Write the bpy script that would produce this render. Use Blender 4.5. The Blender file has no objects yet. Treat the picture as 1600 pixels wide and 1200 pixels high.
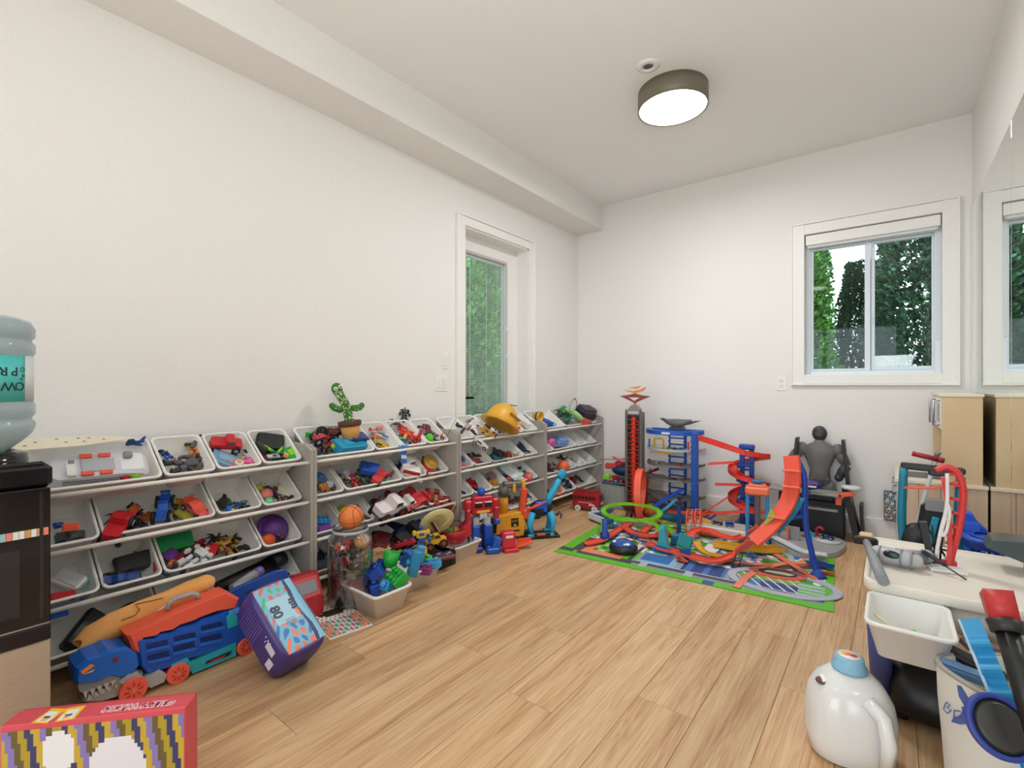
import bpy, math, random
from mathutils import Vector, Matrix, Euler
random.seed(7)
PI = math.pi
SC = bpy.context.scene
COL = SC.collection

# ---------------------------------------------------------------- camera, world, lights, exposure
YAW = math.radians(38.1)
CS, SN, FPX = math.cos(YAW), math.sin(YAW), 755.0
EYE = Vector((0, 0, 1.10))
cam_d = bpy.data.cameras.new('camera'); cam = bpy.data.objects.new('camera', cam_d); COL.objects.link(cam)
cam.location = EYE; cam.rotation_euler = (PI/2, 0, YAW)
cam_d.sensor_width = 36; cam_d.lens = 36*FPX/1600; cam_d.shift_y = 2/1600; cam_d.clip_start = .02
SC.camera = cam
SC.view_settings.view_transform = 'Standard'; SC.view_settings.look = 'None'
SC.view_settings.exposure = 0.0; SC.view_settings.gamma = 1; SC.view_settings.use_curve_mapping = False
W = bpy.data.worlds.new('sky'); SC.world = W; W.use_nodes = True
wb = W.node_tree.nodes['Background']; wb.inputs[0].default_value = (.80, .91, 1, 1); wb.inputs[1].default_value = 5.0
def area_light(name, loc, rot, sx, sy, power, col=(1, 1, 1), shape='RECTANGLE'):
    d = bpy.data.lights.new(name, 'AREA'); d.shape = shape; d.size = sx; d.size_y = sy; d.energy = power; d.color = col
    o = bpy.data.objects.new(name, d); COL.objects.link(o); o.location = loc; o.rotation_euler = rot
    return o
area_light('rear_fill_light', (-1.1, -3.12, 1.15), (PI/2+.30, 0, 0), 2.5, 2.1, 10, (.92, .97, 1))  # added area lamp outside the made-up rear opening; soft fill from behind
area_light('ceiling_fill_light', (.0, -.05, 1.45), (PI-.42, 0, .12), .5, .5, 30, (.90, .965, 1))  # added lamp, unseen; aimed upward to brighten the ceiling

# ---------------------------------------------------------------- materials (all procedural)
def lin(h):
    h = h.lstrip('#'); c = [int(h[i:i+2], 16)/255 for i in (0, 2, 4)]
    return tuple(x/12.92 if x <= .04045 else ((x+.055)/1.055)**2.4 for x in c)
HEX = dict(white='#eceae6', cream='#e9e2c8', black='#141416', dark='#2a2a2e', grey='#8d8f92', lgrey='#bcbec0', dgrey='#55565a',
  red='#c8202a', dred='#8c1a22', orange='#f0642e', lorange='#f08a3c', tan='#d9a05c', brown='#5c3826', maroon='#6c1c26',
  yellow='#f2c230', gold='#c89a3a', lime='#8ed82a', green='#22a83a', dgreen='#2e5a2c', teal='#2aa6b0', cyan='#2fa8d8',
  blue='#1f5fc8', dblue='#173f8c', navy='#1a2448', sky='#6cb4dc', purple='#6a3c90', lilac='#8c7ad0', pink='#e8609c', salmon='#f08a80',
  skin='#e8a878', silver='#b8babc', steel='#c8bca8', board='#aaa49b', coral='#f4604a', mint='#7ee0a0', paper='#f2efe8')
MATS = {}
def mat(key):
    """key: 'red', 'red:m' metal, 'red:g' gloss, 'red:c' cloth, 'red:t' translucent tinted plastic"""
    if key in MATS: return MATS[key]
    n, _, k = key.partition(':')
    m = bpy.data.materials.new(key.replace(':', '_').replace('#', 'c')); m.use_nodes = True
    nt = m.node_tree; b = nt.nodes['Principled BSDF']
    c = lin(HEX.get(n, n))
    b.inputs['Base Color'].default_value = (*c, 1)
    tc = nt.nodes.new('ShaderNodeTexCoord'); ns = nt.nodes.new('ShaderNodeTexNoise'); ns.inputs['Scale'].default_value = 60
    nt.links.new(tc.outputs['Object'], ns.inputs['Vector'])
    mr = nt.nodes.new('ShaderNodeMapRange'); nt.links.new(ns.outputs['Fac'], mr.inputs['Value'])
    lo, hi = {'m': (.25, .4), 'g': (.08, .16), 'c': (.8, .95), 't': (.1, .2), '': (.34, .5)}.get(k, (.34, .5))
    mr.inputs['To Min'].default_value = lo; mr.inputs['To Max'].default_value = hi
    nt.links.new(mr.outputs['Result'], b.inputs['Roughness'])
    if k == 'm': b.inputs['Metallic'].default_value = .9
    if k == 't':
        b.inputs['Alpha'].default_value = .45
    if k == 'c':
        bp = nt.nodes.new('ShaderNodeBump'); bp.inputs['Strength'].default_value = .25; ns.inputs['Scale'].default_value = 220
        nt.links.new(ns.outputs['Fac'], bp.inputs['Height']); nt.links.new(bp.outputs['Normal'], b.inputs['Normal'])
    MATS[key] = m
    return m
def custom(key, fn):
    m = bpy.data.materials.new(key); m.use_nodes = True; nt = m.node_tree; fn(nt, nt.nodes['Principled BSDF']); MATS[key] = m
    return m
def noise_col(nt, b, c1, c2, scale, stretch=(1, 1, 1), detail=4, rough=None, bump=0):
    N, L = nt.nodes.new, nt.links.new
    tc = N('ShaderNodeTexCoord'); mp = N('ShaderNodeMapping'); mp.inputs['Scale'].default_value = stretch
    ns = N('ShaderNodeTexNoise'); ns.inputs['Scale'].default_value = scale; ns.inputs['Detail'].default_value = detail
    cr = N('ShaderNodeValToRGB'); cr.color_ramp.elements[0].color = (*lin(c1), 1); cr.color_ramp.elements[1].color = (*lin(c2), 1)
    cr.color_ramp.elements[0].position = .3; cr.color_ramp.elements[1].position = .7
    L(tc.outputs['Object'], mp.inputs['Vector']); L(mp.outputs['Vector'], ns.inputs['Vector']); L(ns.outputs['Fac'], cr.inputs['Fac'])
    L(cr.outputs['Color'], b.inputs['Base Color'])
    if rough is not None: b.inputs['Roughness'].default_value = rough
    if bump:
        bp = N('ShaderNodeBump'); bp.inputs['Strength'].default_value = bump; bp.inputs['Distance'].default_value = .002
        L(ns.outputs['Fac'], bp.inputs['Height']); L(bp.outputs['Normal'], b.inputs['Normal'])
custom('wall_paint', lambda nt, b: noise_col(nt, b, '#ece9e5', '#efece8', 90, rough=.6))
custom('ceiling_paint', lambda nt, b: noise_col(nt, b, '#f5f4f2', '#f6f5f3', 90, rough=.8))
custom('trim_paint', lambda nt, b: noise_col(nt, b, '#f0eeea', '#f2f0ec', 40, rough=.4))
custom('bin_plastic', lambda nt, b: noise_col(nt, b, '#edebe6', '#f0eee9', 30, rough=.38))
custom('board', lambda nt, b: noise_col(nt, b, '#a5a097', '#aca69d', 30, (1, 1, .1), rough=.5))
custom('birch', lambda nt, b: noise_col(nt, b, '#d3b48a', '#dcc19a', 5, (1, 1, .25), 6, rough=.5))
custom('ash', lambda nt, b: noise_col(nt, b, '#cdb096', '#d8bfa6', 6, (6, 6, .4), 5, rough=.5))
custom('felt', lambda nt, b: noise_col(nt, b, '#e6a052', '#eeb068', 8, rough=.9, bump=.3))
custom('steel_brushed', lambda nt, b: (noise_col(nt, b, '#c2b498', '#ccbfa4', 20, (1, 1, 12), rough=.36), setattr(b.inputs['Metallic'], 'default_value', .35)))
custom('bark', lambda nt, b: noise_col(nt, b, '#3a2c20', '#57443a', 12, (1, 1, .2), rough=.9))
custom('ground', lambda nt, b: noise_col(nt, b, '#4c4a3c', '#6b6a52', 3, rough=.95))
custom('slate', lambda nt, b: noise_col(nt, b, '#3e4c50', '#465458', 10, rough=.25))  # dark teal for the board standing in for a reflected table
def _emit(nt, b):
    b.inputs['Base Color'].default_value = (.9, .9, .88, 1); b.inputs['Emission Color'].default_value = (1, .97, .92, 1); b.inputs['Emission Strength'].default_value = 9
custom('lamp_glow', _emit)
def _mirror(nt, b):
    b.inputs['Base Color'].default_value = (.86, .90, .86, 1); b.inputs['Metallic'].default_value = 1
    ns = nt.nodes.new('ShaderNodeTexNoise'); mr = nt.nodes.new('ShaderNodeMapRange'); mr.inputs['To Min'].default_value = .0; mr.inputs['To Max'].default_value = .012
    nt.links.new(ns.outputs['Fac'], mr.inputs['Value']); nt.links.new(mr.outputs['Result'], b.inputs['Roughness'])
custom('mirror', _mirror)
def _glass(nt, b):
    # thin clear sheet: transparent with a faint reflection (same for every ray)
    N, L = nt.nodes.new, nt.links.new
    t = N('ShaderNodeBsdfTransparent'); t.inputs[0].default_value = (.93, .97, .96, 1)
    g = N('ShaderNodeBsdfGlossy'); g.inputs['Roughness'].default_value = .02
    f = N('ShaderNodeFresnel'); f.inputs[0].default_value = 1.25; mx = N('ShaderNodeMixShader')
    L(f.outputs[0], mx.inputs[0]); L(t.outputs[0], mx.inputs[1]); L(g.outputs[0], mx.inputs[2])
    L(mx.outputs[0], nt.nodes['Material Output'].inputs[0])
custom('glass', _glass)
def _jar(nt, b):
    N, L = nt.nodes.new, nt.links.new
    t = N('ShaderNodeBsdfTransparent'); t.inputs[0].default_value = (.93, .93, .93, 1)
    g = N('ShaderNodeBsdfGlossy'); g.inputs['Roughness'].default_value = .08
    f = N('ShaderNodeLayerWeight'); f.inputs[0].default_value = .35; mx = N('ShaderNodeMixShader')
    L(f.outputs['Facing'], mx.inputs[0]); L(t.outputs[0], mx.inputs[1]); L(g.outputs[0], mx.inputs[2])
    L(mx.outputs[0], nt.nodes['Material Output'].inputs[0])
custom('clear_plastic', _jar)
def _water(nt, b):
    b.inputs['Base Color'].default_value = (*lin('#bccdd2'), 1); b.inputs['Roughness'].default_value = .08
    b.inputs['Transmission Weight'].default_value = .45; b.inputs['IOR'].default_value = 1.2
    ns = nt.nodes.new('ShaderNodeTexNoise'); ns.inputs['Scale'].default_value = 5
    bp = nt.nodes.new('ShaderNodeBump'); bp.inputs['Strength'].default_value = .1
    nt.links.new(ns.outputs['Fac'], bp.inputs['Height']); nt.links.new(bp.outputs['Normal'], b.inputs['Normal'])
custom('water_bottle', _water)
def _leaf(nt, b, c1, c2):
    N, L = nt.nodes.new, nt.links.new
    g = N('ShaderNodeNewGeometry'); cr = N('ShaderNodeValToRGB')
    cr.color_ramp.elements[0].color = (*lin(c1), 1); cr.color_ramp.elements[1].color = (*lin(c2), 1)
    L(g.outputs['Random Per Island'], cr.inputs['Fac']); L(cr.outputs['Color'], b.inputs['Base Color']); b.inputs['Roughness'].default_value = .6
    b.inputs['Subsurface Weight'].default_value = 0
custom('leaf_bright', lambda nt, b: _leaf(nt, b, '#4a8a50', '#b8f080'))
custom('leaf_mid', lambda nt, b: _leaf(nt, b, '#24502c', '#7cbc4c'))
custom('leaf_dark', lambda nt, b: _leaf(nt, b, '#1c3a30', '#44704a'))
def _planks(nt, b):
    N, L = nt.nodes.new, nt.links.new
    oi = N('ShaderNodeObjectInfo'); tc = N('ShaderNodeTexCoord'); mp = N('ShaderNodeMapping'); ad = N('ShaderNodeVectorMath'); ad.operation = 'ADD'
    ml = N('ShaderNodeVectorMath'); ml.operation = 'SCALE'; ml.inputs['Scale'].default_value = 37
    L(oi.outputs['Random'], ml.inputs[0]); L(tc.outputs['Object'], ad.inputs[0]); L(ml.outputs[0], ad.inputs[1]); L(ad.outputs[0], mp.inputs['Vector'])
    mp.inputs['Scale'].default_value = (8, .50, 8)
    n1 = N('ShaderNodeTexNoise'); n1.inputs['Scale'].default_value = 1.3; n1.inputs['Detail'].default_value = 3; n1.inputs['Distortion'].default_value = .9
    L(mp.outputs[0], n1.inputs['Vector'])
    wv = N('ShaderNodeMath'); wv.operation = 'MULTIPLY'; wv.inputs[1].default_value = 90; L(n1.outputs['Fac'], wv.inputs[0])
    sn = N('ShaderNodeMath'); sn.operation = 'SINE'; L(wv.outputs[0], sn.inputs[0])
    mp2 = N('ShaderNodeMapping'); mp2.inputs['Scale'].default_value = (60, 2.2, 60); L(ad.outputs[0], mp2.inputs['Vector'])
    n2 = N('ShaderNodeTexNoise'); n2.inputs['Scale'].default_value = 2; n2.inputs['Detail'].default_value = 6; L(mp2.outputs[0], n2.inputs['Vector'])
    mr = N('ShaderNodeMapRange'); mr.inputs['From Min'].default_value = -1; mr.inputs['To Max'].default_value = .075; L(sn.outputs[0], mr.inputs['Value'])
    a1 = N('ShaderNodeMath'); a1.operation = 'MULTIPLY_ADD'; a1.inputs[1].default_value = .55; L(n2.outputs['Fac'], a1.inputs[0]); L(mr.outputs[0], a1.inputs[2])
    a2 = N('ShaderNodeMath'); a2.operation = 'MULTIPLY_ADD'; a2.inputs[1].default_value = .62; L(n1.outputs['Fac'], a2.inputs[0]); L(a1.outputs[0], a2.inputs[2])
    cr = N('ShaderNodeValToRGB'); e = cr.color_ramp.elements
    e[0].position = .40; e[0].color = (*lin('#ab7a4b'), 1); e[1].position = .80; e[1].color = (*lin('#dfba8c'), 1)
    m = e.new(.60); m.color = (*lin('#cba070'), 1)
    L(a2.outputs[0], cr.inputs['Fac'])
    hs = N('ShaderNodeHueSaturation'); v = N('ShaderNodeMapRange'); v.inputs['To Min'].default_value = .88; v.inputs['To Max'].default_value = 1.10
    L(oi.outputs['Random'], v.inputs['Value']); L(v.outputs[0], hs.inputs['Value']); L(cr.outputs['Color'], hs.inputs['Color'])
    hs.inputs['Saturation'].default_value = .95
    L(hs.outputs[0], b.inputs['Base Color']); b.inputs['Roughness'].default_value = .42
    bp = N('ShaderNodeBump'); bp.inputs['Strength'].default_value = .08; bp.inputs['Distance'].default_value = .002
    L(n2.outputs['Fac'], bp.inputs['Height']); L(bp.outputs['Normal'], b.inputs['Normal'])
custom('oak', _planks)
def _printm(nt, b):
    a = nt.nodes.new('ShaderNodeVertexColor'); a.layer_name = 'ink'
    nt.links.new(a.outputs['Color'], b.inputs['Base Color']); b.inputs['Roughness'].default_value = .45
custom('print', _printm)

# ---------------------------------------------------------------- geometry builder
class G:
    def __init__(s): s.v = []; s.f = []; s.mi = []; s.sm = []; s.mats = []; s.cur = 0; s.x = Matrix.Identity(4)
    def m(s, key):
        if key not in s.mats: s.mats.append(key)
        s.cur = s.mats.index(key); return s
    def at(s, loc=(0, 0, 0), rot=(0, 0, 0)):
        s.x = Matrix.Translation(loc) @ Euler(rot).to_matrix().to_4x4(); return s
    def add(s, vs, fs, smooth=False):
        o = len(s.v); s.v += [s.x @ Vector(p) for p in vs]
        s.f += [tuple(i+o for i in f) for f in fs]; s.mi += [s.cur]*len(fs); s.sm += [smooth]*len(fs); return s
    def box(s, c, d, bev=.0, rot=None):
        hx, hy, hz = d[0]/2, d[1]/2, d[2]/2; R = Euler(rot).to_matrix() if rot else None
        k = min(bev, hx*.45, hy*.45, hz*.45)
        vs = []; fs = []
        def T(p):
            p = Vector(p)
            if R: p = R @ p
            return p + Vector(c)
        if k <= 0:
            vs = [T((x, y, z)) for z in (-hz, hz) for y in (-hy, hy) for x in (-hx, hx)]
            fs = [(0, 2, 3, 1), (4, 5, 7, 6), (0, 1, 5, 4), (2, 6, 7, 3), (0, 4, 6, 2), (1, 3, 7, 5)]
            return s.add(vs, fs)
        idx = {}
        for sx in (-1, 1):
            for sy in (-1, 1):
                for sz in (-1, 1):
                    for ax in range(3):
                        q = [sx*(hx-k), sy*(hy-k), sz*(hz-k)]; q[ax] = (sx*hx, sy*hy, sz*hz)[ax]
                        idx[(sx, sy, sz, ax)] = len(vs); vs.append(T(q))
        def quad(a, b_, c_, d_): fs.append((a, b_, c_, d_))
        for ax in range(3):
            o1, o2 = [(1, 2), (2, 0), (0, 1)][ax]
            for sg in (-1, 1):
                r = []
                for (p, q) in ((-1, -1), (1, -1), (1, 1), (-1, 1)):
                    k3 = [0, 0, 0]; k3[ax] = sg; k3[o1] = p; k3[o2] = q; r.append(idx[(*k3, ax)])
                fs.append(tuple(r if sg > 0 else r[::-1]))
        for ax in range(3):                       # edges parallel to ax
            o1, o2 = [(1, 2), (2, 0), (0, 1)][ax]
            for p in (-1, 1):
                for q in (-1, 1):
                    r = []
                    for (e, w) in ((-1, o1), (1, o1), (1, o2), (-1, o2)):
                        k3 = [0, 0, 0]; k3[ax] = e; k3[o1] = p; k3[o2] = q; r.append(idx[(*k3, w)])
                    fs.append(tuple(r if p*q < 0 else r[::-1]))
        for sx in (-1, 1):
            for sy in (-1, 1):
                for sz in (-1, 1):
                    r = [idx[(sx, sy, sz, a)] for a in range(3)]
                    fs.append(tuple(r if sx*sy*sz > 0 else r[::-1]))
        return s.add(vs, fs)
    def loft(s, rings, closed=True, caps=True, smooth=True):
        n = len(rings[0]); vs = [p for r in rings for p in r]; fs = []
        for i in range(len(rings)-1):
            for j in range(n if closed else n-1):
                k = (j+1) % n
                fs.append((i*n+j, i*n+k, (i+1)*n+k, (i+1)*n+j))
        s.add(vs, fs, smooth)
        if caps and closed:
            o = len(s.v)-len(vs)
            s.f += [tuple(o+i for i in range(n))[::-1], tuple(o+(len(rings)-1)*n+i for i in range(n))]; s.mi += [s.cur]*2; s.sm += [False]*2
        return s
    def cyl(s, p0, p1, r0, r1=None, n=12, caps=True):
        p0, p1 = Vector(p0), Vector(p1); r1 = r0 if r1 is None else r1
        z = (p1-p0).normalized(); u = z.orthogonal().normalized(); w = z.cross(u)
        return s.loft([[p+r*(math.cos(2*PI*i/n)*u+math.sin(2*PI*i/n)*w) for i in range(n)] for p, r in ((p0, r0), (p1, r1))], caps=caps)
    def sph(s, c, r, seg=12, ring=8, lo=0., hi=1.):
        rx, ry, rz = (r, r, r) if not hasattr(r, '__len__') else r
        R = []
        for i in range(ring+1):
            th = PI*(lo+(hi-lo)*i/ring); R.append([Vector((c[0]+rx*max(math.sin(th), .001)*math.cos(2*PI*j/seg), c[1]+ry*max(math.sin(th), .001)*math.sin(2*PI*j/seg), c[2]-rz*math.cos(th))) for j in range(seg)])
        return s.loft(R)
    def tube(s, pts, r, n=8, closed=False):
        P = [Vector(p) for p in pts]; rings = []; up = None
        for i, p in enumerate(P):
            a = P[i-1] if (i or closed) else p; b = P[(i+1) % len(P)] if (i < len(P)-1 or closed) else p
            t = (b-a).normalized() if (b-a).length else Vector((0, 0, 1))
            if up is None: up = t.orthogonal().normalized()
            up = (up - t*up.dot(t)).normalized(); w = t.cross(up); rr = r[i] if hasattr(r, '__len__') else r
            rings.append([p+rr*(math.cos(2*PI*k/n)*up+math.sin(2*PI*k/n)*w) for k in range(n)])
        if closed: rings.append(rings[0])
        return s.loft(rings, caps=not closed)
    def lathe(s, prof, c=(0, 0, 0), n=24, caps=True):
        return s.loft([[Vector((c[0]+r*math.cos(2*PI*j/n), c[1]+r*math.sin(2*PI*j/n), c[2]+z)) for j in range(n)] for r, z in prof], caps=caps)
    def prism(s, poly, d0, d1, ax='y', shrink=1.0, smooth=False):
        """poly in the plane across ax; extruded from d0 to d1 (optionally tapered)"""
        def mk(a, b_, d):
            return {'y': (a, d, b_), 'x': (d, a, b_), 'z': (a, b_, d)}[ax]
        ca = sum(p[0] for p in poly)/len(poly); cb = sum(p[1] for p in poly)/len(poly)
        mid = (d0+d1)/2; e = .12*abs(d1-d0) if shrink < 1 else 0
        rings = []
        lv = [(d0, shrink), (d0+e, 1), (d1-e, 1), (d1, shrink)] if e else [(d0, 1), (d1, 1)]
        for d, k in lv: rings.append([Vector(mk(ca+(p[0]-ca)*k, cb+(p[1]-cb)*k, d)) for p in poly])
        return s.loft(rings, smooth=smooth)
    def strip(s, pts, w, th=.002, lip=0., side=None, tilt=None):
        """flat ribbon along pts (track); side vectors horizontal unless given; lip = raised edges"""
        P = [Vector(p) for p in pts]; rings = []
        for i, p in enumerate(P):
            a = P[max(i-1, 0)]; b = P[min(i+1, len(P)-1)]; t = (b-a).normalized()
            sd = Vector(side) if side else t.cross(Vector((0, 0, 1)))
            if sd.length < .05: sd = last
            sd = (sd - t*sd.dot(t)).normalized(); last = sd; up = sd.cross(t).normalized()
            if tilt: sd, up = sd*math.cos(tilt[i])+up*math.sin(tilt[i]), up*math.cos(tilt[i])-sd*math.sin(tilt[i])
            h = w/2
            if lip: prof = [(-h, 0), (h, 0), (h, lip), (h-th, lip), (h-th, th), (-h+th, th), (-h+th, lip), (-h, lip)]
            else: prof = [(-h, 0), (h, 0), (h, th), (-h, th)]
            rings.append([p+sd*a_+up*b_ for a_, b_ in prof])
        return s.loft(rings, smooth=False)
    def bounds(s): return s.v
def emit(g, name, parent=None, label=None, kind=None, cat=None, group=None):
    me = bpy.data.meshes.new(name); me.from_pydata([tuple(p) for p in g.v], [], g.f)
    for k in g.mats: me.materials.append(mat(k) if k not in MATS else MATS[k])
    me.polygons.foreach_set('material_index', g.mi); me.polygons.foreach_set('use_smooth', g.sm); me.update()
    o = bpy.data.objects.new(name, me); COL.objects.link(o)
    if parent: o.parent = parent
    if label: o['label'] = label
    if kind: o['kind'] = kind
    if cat: o['category'] = cat
    if group: o['group'] = group
    return o
def thing(name, label, cat, group=None, loc=(0, 0, 0), rot=(0, 0, 0)):
    o = bpy.data.objects.new(name, None); COL.objects.link(o); o.empty_display_size = .05
    o['label'] = label; o['category'] = cat; o.location = loc; o.rotation_euler = rot
    if group: o['group'] = group
    return o
def copy_tree(o, parent=None):
    c = o.copy(); COL.objects.link(c); c.parent = parent
    for ch in list(o.children): copy_tree(ch, c)
    return c
def ray(px, py):
    a = (px-800)/FPX; return Vector((-SN+a*CS, CS+a*SN, (602-py)/FPX))
def hit(px, py, p0, n):
    d = ray(px, py); n = Vector(n); return EYE + d*((Vector(p0)-EYE).dot(n)/d.dot(n))
def atz(px, py, z=0): return hit(px, py, (0, 0, z), (0, 0, 1))
def atx(px, py, x): return hit(px, py, (x, 0, 0), (1, 0, 0))
def aty(px, py, y): return hit(px, py, (0, y, 0), (0, 1, 0))
def text_geo(g, txt, size, loc, rot, depth=.001, align='CENTER', bold=0.):
    cu = bpy.data.curves.new('lettering', 'FONT'); cu.body = txt; cu.size = size; cu.align_x = align; cu.align_y = 'CENTER'; cu.extrude = depth/2; cu.offset = bold
    cu.resolution_u = 3
    o = bpy.data.objects.new('lettering', cu); me = o.to_mesh()
    R = Matrix.Translation(loc) @ (rot if isinstance(rot, Matrix) else Euler(rot).to_matrix().to_4x4())
    g.add([R @ v.co for v in me.vertices], [tuple(p.vertices) for p in me.polygons])
    o.to_mesh_clear(); bpy.data.objects.remove(o); bpy.data.curves.remove(cu)
    return g
def print_panel(name, parent, w, h, nx, ny, fn, M=None, label=None, bulge=None):
    """flat printed sheet: grid of w x h centred at 0 in xy; fn(u,v)->hex colour; u right, v up"""
    M = M or Matrix.Identity(4); vs = []; fs = []; cols = []
    for j in range(ny+1):
        for i in range(nx+1):
            x, y = w*(i/nx-.5), h*(j/ny-.5); vs.append(M @ Vector((x, y, bulge(i/nx, j/ny) if bulge else 0)))
    cache = {}
    for j in range(ny):
        for i in range(nx):
            fs.append((j*(nx+1)+i, j*(nx+1)+i+1, (j+1)*(nx+1)+i+1, (j+1)*(nx+1)+i))
            k = fn((i+.5)/nx, (j+.5)/ny)
            if k not in cache: cache[k] = (*lin(HEX.get(k, k)), 1)
            cols += cache[k]*4
    me = bpy.data.meshes.new(name); me.from_pydata([tuple(v) for v in vs], [], fs); me.materials.append(MATS['print'])
    ca = me.color_attributes.new('ink', 'FLOAT_COLOR', 'CORNER'); ca.data.foreach_set('color', cols); me.update()
    o = bpy.data.objects.new(name, me); COL.objects.link(o); o.parent = parent
    if label: o['label'] = label
    return o
# ---------------------------------------------------------------- the room
XL, XR, YF, YB, ZC = -2.574, .424, 4.40, -3.05, 2.905
def struct(name, g, parent=None, label=None):
    return emit(g, name, parent, label, 'structure' if parent is None else None)
def slab(name, lo, hi, m):
    g = G().m(m); g.box([(a+b)/2 for a, b in zip(lo, hi)], [b-a for a, b in zip(lo, hi)]); return struct(name, g)
# floor: sub-floor with separate planks running along the room
g = G().m('brown'); g.box(((XL+XR)/2, (YB+YF)/2, -.03), (XR-XL+.3, YF-YB+.3, .04)); floor = struct('floor', g)
PW, PL = .192, 1.22
x = XL-.05; k = 0; meshes = {}
while x < XR:
    w = min(PW, XR-x); y = YB - (0.0, .47, .86, .21, .66, 1.05, .35)[k % 7]
    while y < YF:
        y0, y1 = max(y, YB), min(y+PL, YF)
        if y1-y0 > .02:
            key = (round(w, 3), round(y1-y0, 3))
            if key not in meshes:
                gg = G().m('oak'); gg.box((0, 0, -.005), (w-.0012, y1-y0-.0012, .0099), .0008)
                o = emit(gg, 'plank', floor); meshes[key] = o.data
            else:
                o = bpy.data.objects.new('plank', meshes[key]); COL.objects.link(o); o.parent = floor
            o.location = (x+w/2, (y0+y1)/2, 0)
        y += PL
    x += PW; k += 1
slab('ceiling', (XL-.15, YB-.15, ZC), (XR+.15, YF+.15, ZC+.1), 'ceiling_paint')
# left wall with the door opening
DY0, DY1, DZ = 2.687, 3.525, 2.325
g = G().m('wall_paint')
for lo, hi in (((XL-.18, YB, 0), (XL, DY0, ZC)), ((XL-.18, DY1, 0), (XL, YF, ZC)), ((XL-.18, DY0, DZ), (XL, DY1, ZC))):
    g.box([(a+b)/2 for a, b in zip(lo, hi)], [b-a for a, b in zip(lo, hi)])
struct('wall_left', g)
WX0, WX1, WZ0, WZ1 = -.533, .275, 1.18, 2.276
g = G().m('wall_paint')
for lo, hi in (((XL-.18, YF, 0), (WX0, YF+.18, ZC)), ((WX1, YF, 0), (XR+.15, YF+.18, ZC)), ((WX0, YF, 0), (WX1, YF+.18, WZ0)), ((WX0, YF, WZ1), (WX1, YF+.18, ZC))):
    g.box([(a+b)/2 for a, b in zip(lo, hi)], [b-a for a, b in zip(lo, hi)])
struct('wall_far', g)
slab('wall_right', (XR, YB, 0), (XR+.15, YF, ZC), 'wall_paint')
g = G().m('wall_paint')          # unseen wall behind the camera; wide opening added to let fill light in
for lo, hi in (((XL, YB-.15, 0), (-2.35, YB, ZC)), ((.15, YB-.15, 0), (XR, YB, ZC)), ((-2.35, YB-.15, 2.35), (.15, YB, ZC))):
    g.box([(a+b)/2 for a, b in zip(lo, hi)], [b-a for a, b in zip(lo, hi)])
struct('wall_back', g)
slab('trim_1', (XL, YB, 2.662), (-2.285, YF, ZC), 'wall_paint')['label'] = 'boxed bulkhead running along the top of the left wall'
def baseb(name, lo, hi):
    g = G().m('trim_paint'); g.box([(a+b)/2 for a, b in zip(lo, hi)], [b-a for a, b in zip(lo, hi)], .004); struct(name, g)
baseb('baseboard_far', (XL, YF-.016, 0), (XR, YF, .135))
baseb('baseboard_left', (XL, YB, 0), (XL+.016, 2.597, .135)); baseb('baseboard_left', (XL, 3.6, 0), (XL+.016, YF-.016, .135))
baseb('baseboard_right', (XR-.016, YB, 0), (XR, YF-.016, .09))
# door casing
g = G().m('trim_paint')
for lo, hi in (((XL, 2.597, 0), (XL+.018, DY0, DZ+.078)), ((XL, DY1, 0), (XL+.018, 3.600, DZ+.078)), ((XL, DY0, DZ), (XL+.018, DY1, DZ+.066)),
               ((XL-.001, 2.595, -.001), (XL+.026, 2.609, DZ+.079)), ((XL-.001, 3.588, -.001), (XL+.026, 3.602, DZ+.079)), ((XL-.002, 2.594, DZ+.067), (XL+.028, 3.603, DZ+.081))):
    g.box([(a+b)/2 for a, b in zip(lo, hi)], [b-a for a, b in zip(lo, hi)], .002)
for lo, hi in (((XL-.14, DY0, 0), (XL, DY0+.012, DZ)), ((XL-.14, DY1-.012, 0), (XL, DY1, DZ)), ((XL-.14, DY0, DZ-.012), (XL, DY1, DZ))):
    g.box([(a+b)/2 for a, b in zip(lo, hi)], [b-a for a, b in zip(lo, hi)])
struct('trim_2', g)['label'] = 'white moulded casing and deep jamb round the glazed door'
# door leaf
XD = -2.70; GY0, GY1, GZ0, GZ1 = 2.835, 3.345, .35, 2.172
g = G().m('trim_paint')
for lo, hi in (((XD-.045, DY0+.012, .01), (XD, GY0, DZ-.012)), ((XD-.045, GY1, .01), (XD, DY1-.012, DZ-.012)), ((XD-.045, GY0, .01), (XD, GY1, GZ0)), ((XD-.045, GY0, GZ1), (XD, GY1, DZ-.012))):
    g.box([(a+b)/2 for a, b in zip(lo, hi)], [b-a for a, b in zip(lo, hi)])
door = struct('door_1', g)
g = G().m('#c9bdbd')
fw = .022
for lo, hi in (((XD-.002, GY0-fw, GZ0-fw), (XD+.010, GY0, GZ1+fw)), ((XD-.002, GY1, GZ0-fw), (XD+.010, GY1+fw, GZ1+fw)), ((XD-.002, GY0, GZ0-fw), (XD+.010, GY1, GZ0)), ((XD-.002, GY0, GZ1), (XD+.010, GY1, GZ1+fw))):
    g.box([(a+b)/2 for a, b in zip(lo, hi)], [b-a for a, b in zip(lo, hi)], .002)
emit(g, 'glazing_bead', door)
g = G().m('glass'); g.box((XD-.008, (GY0+GY1)/2, (GZ0+GZ1)/2), (.003, GY1-GY0, GZ1-GZ0)); emit(g, 'pane', door)
g = G().m('glass'); g.box((XD-.040, (GY0+GY1)/2, (GZ0+GZ1)/2), (.003, GY1-GY0, GZ1-GZ0)); emit(g, 'pane', door)
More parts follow.
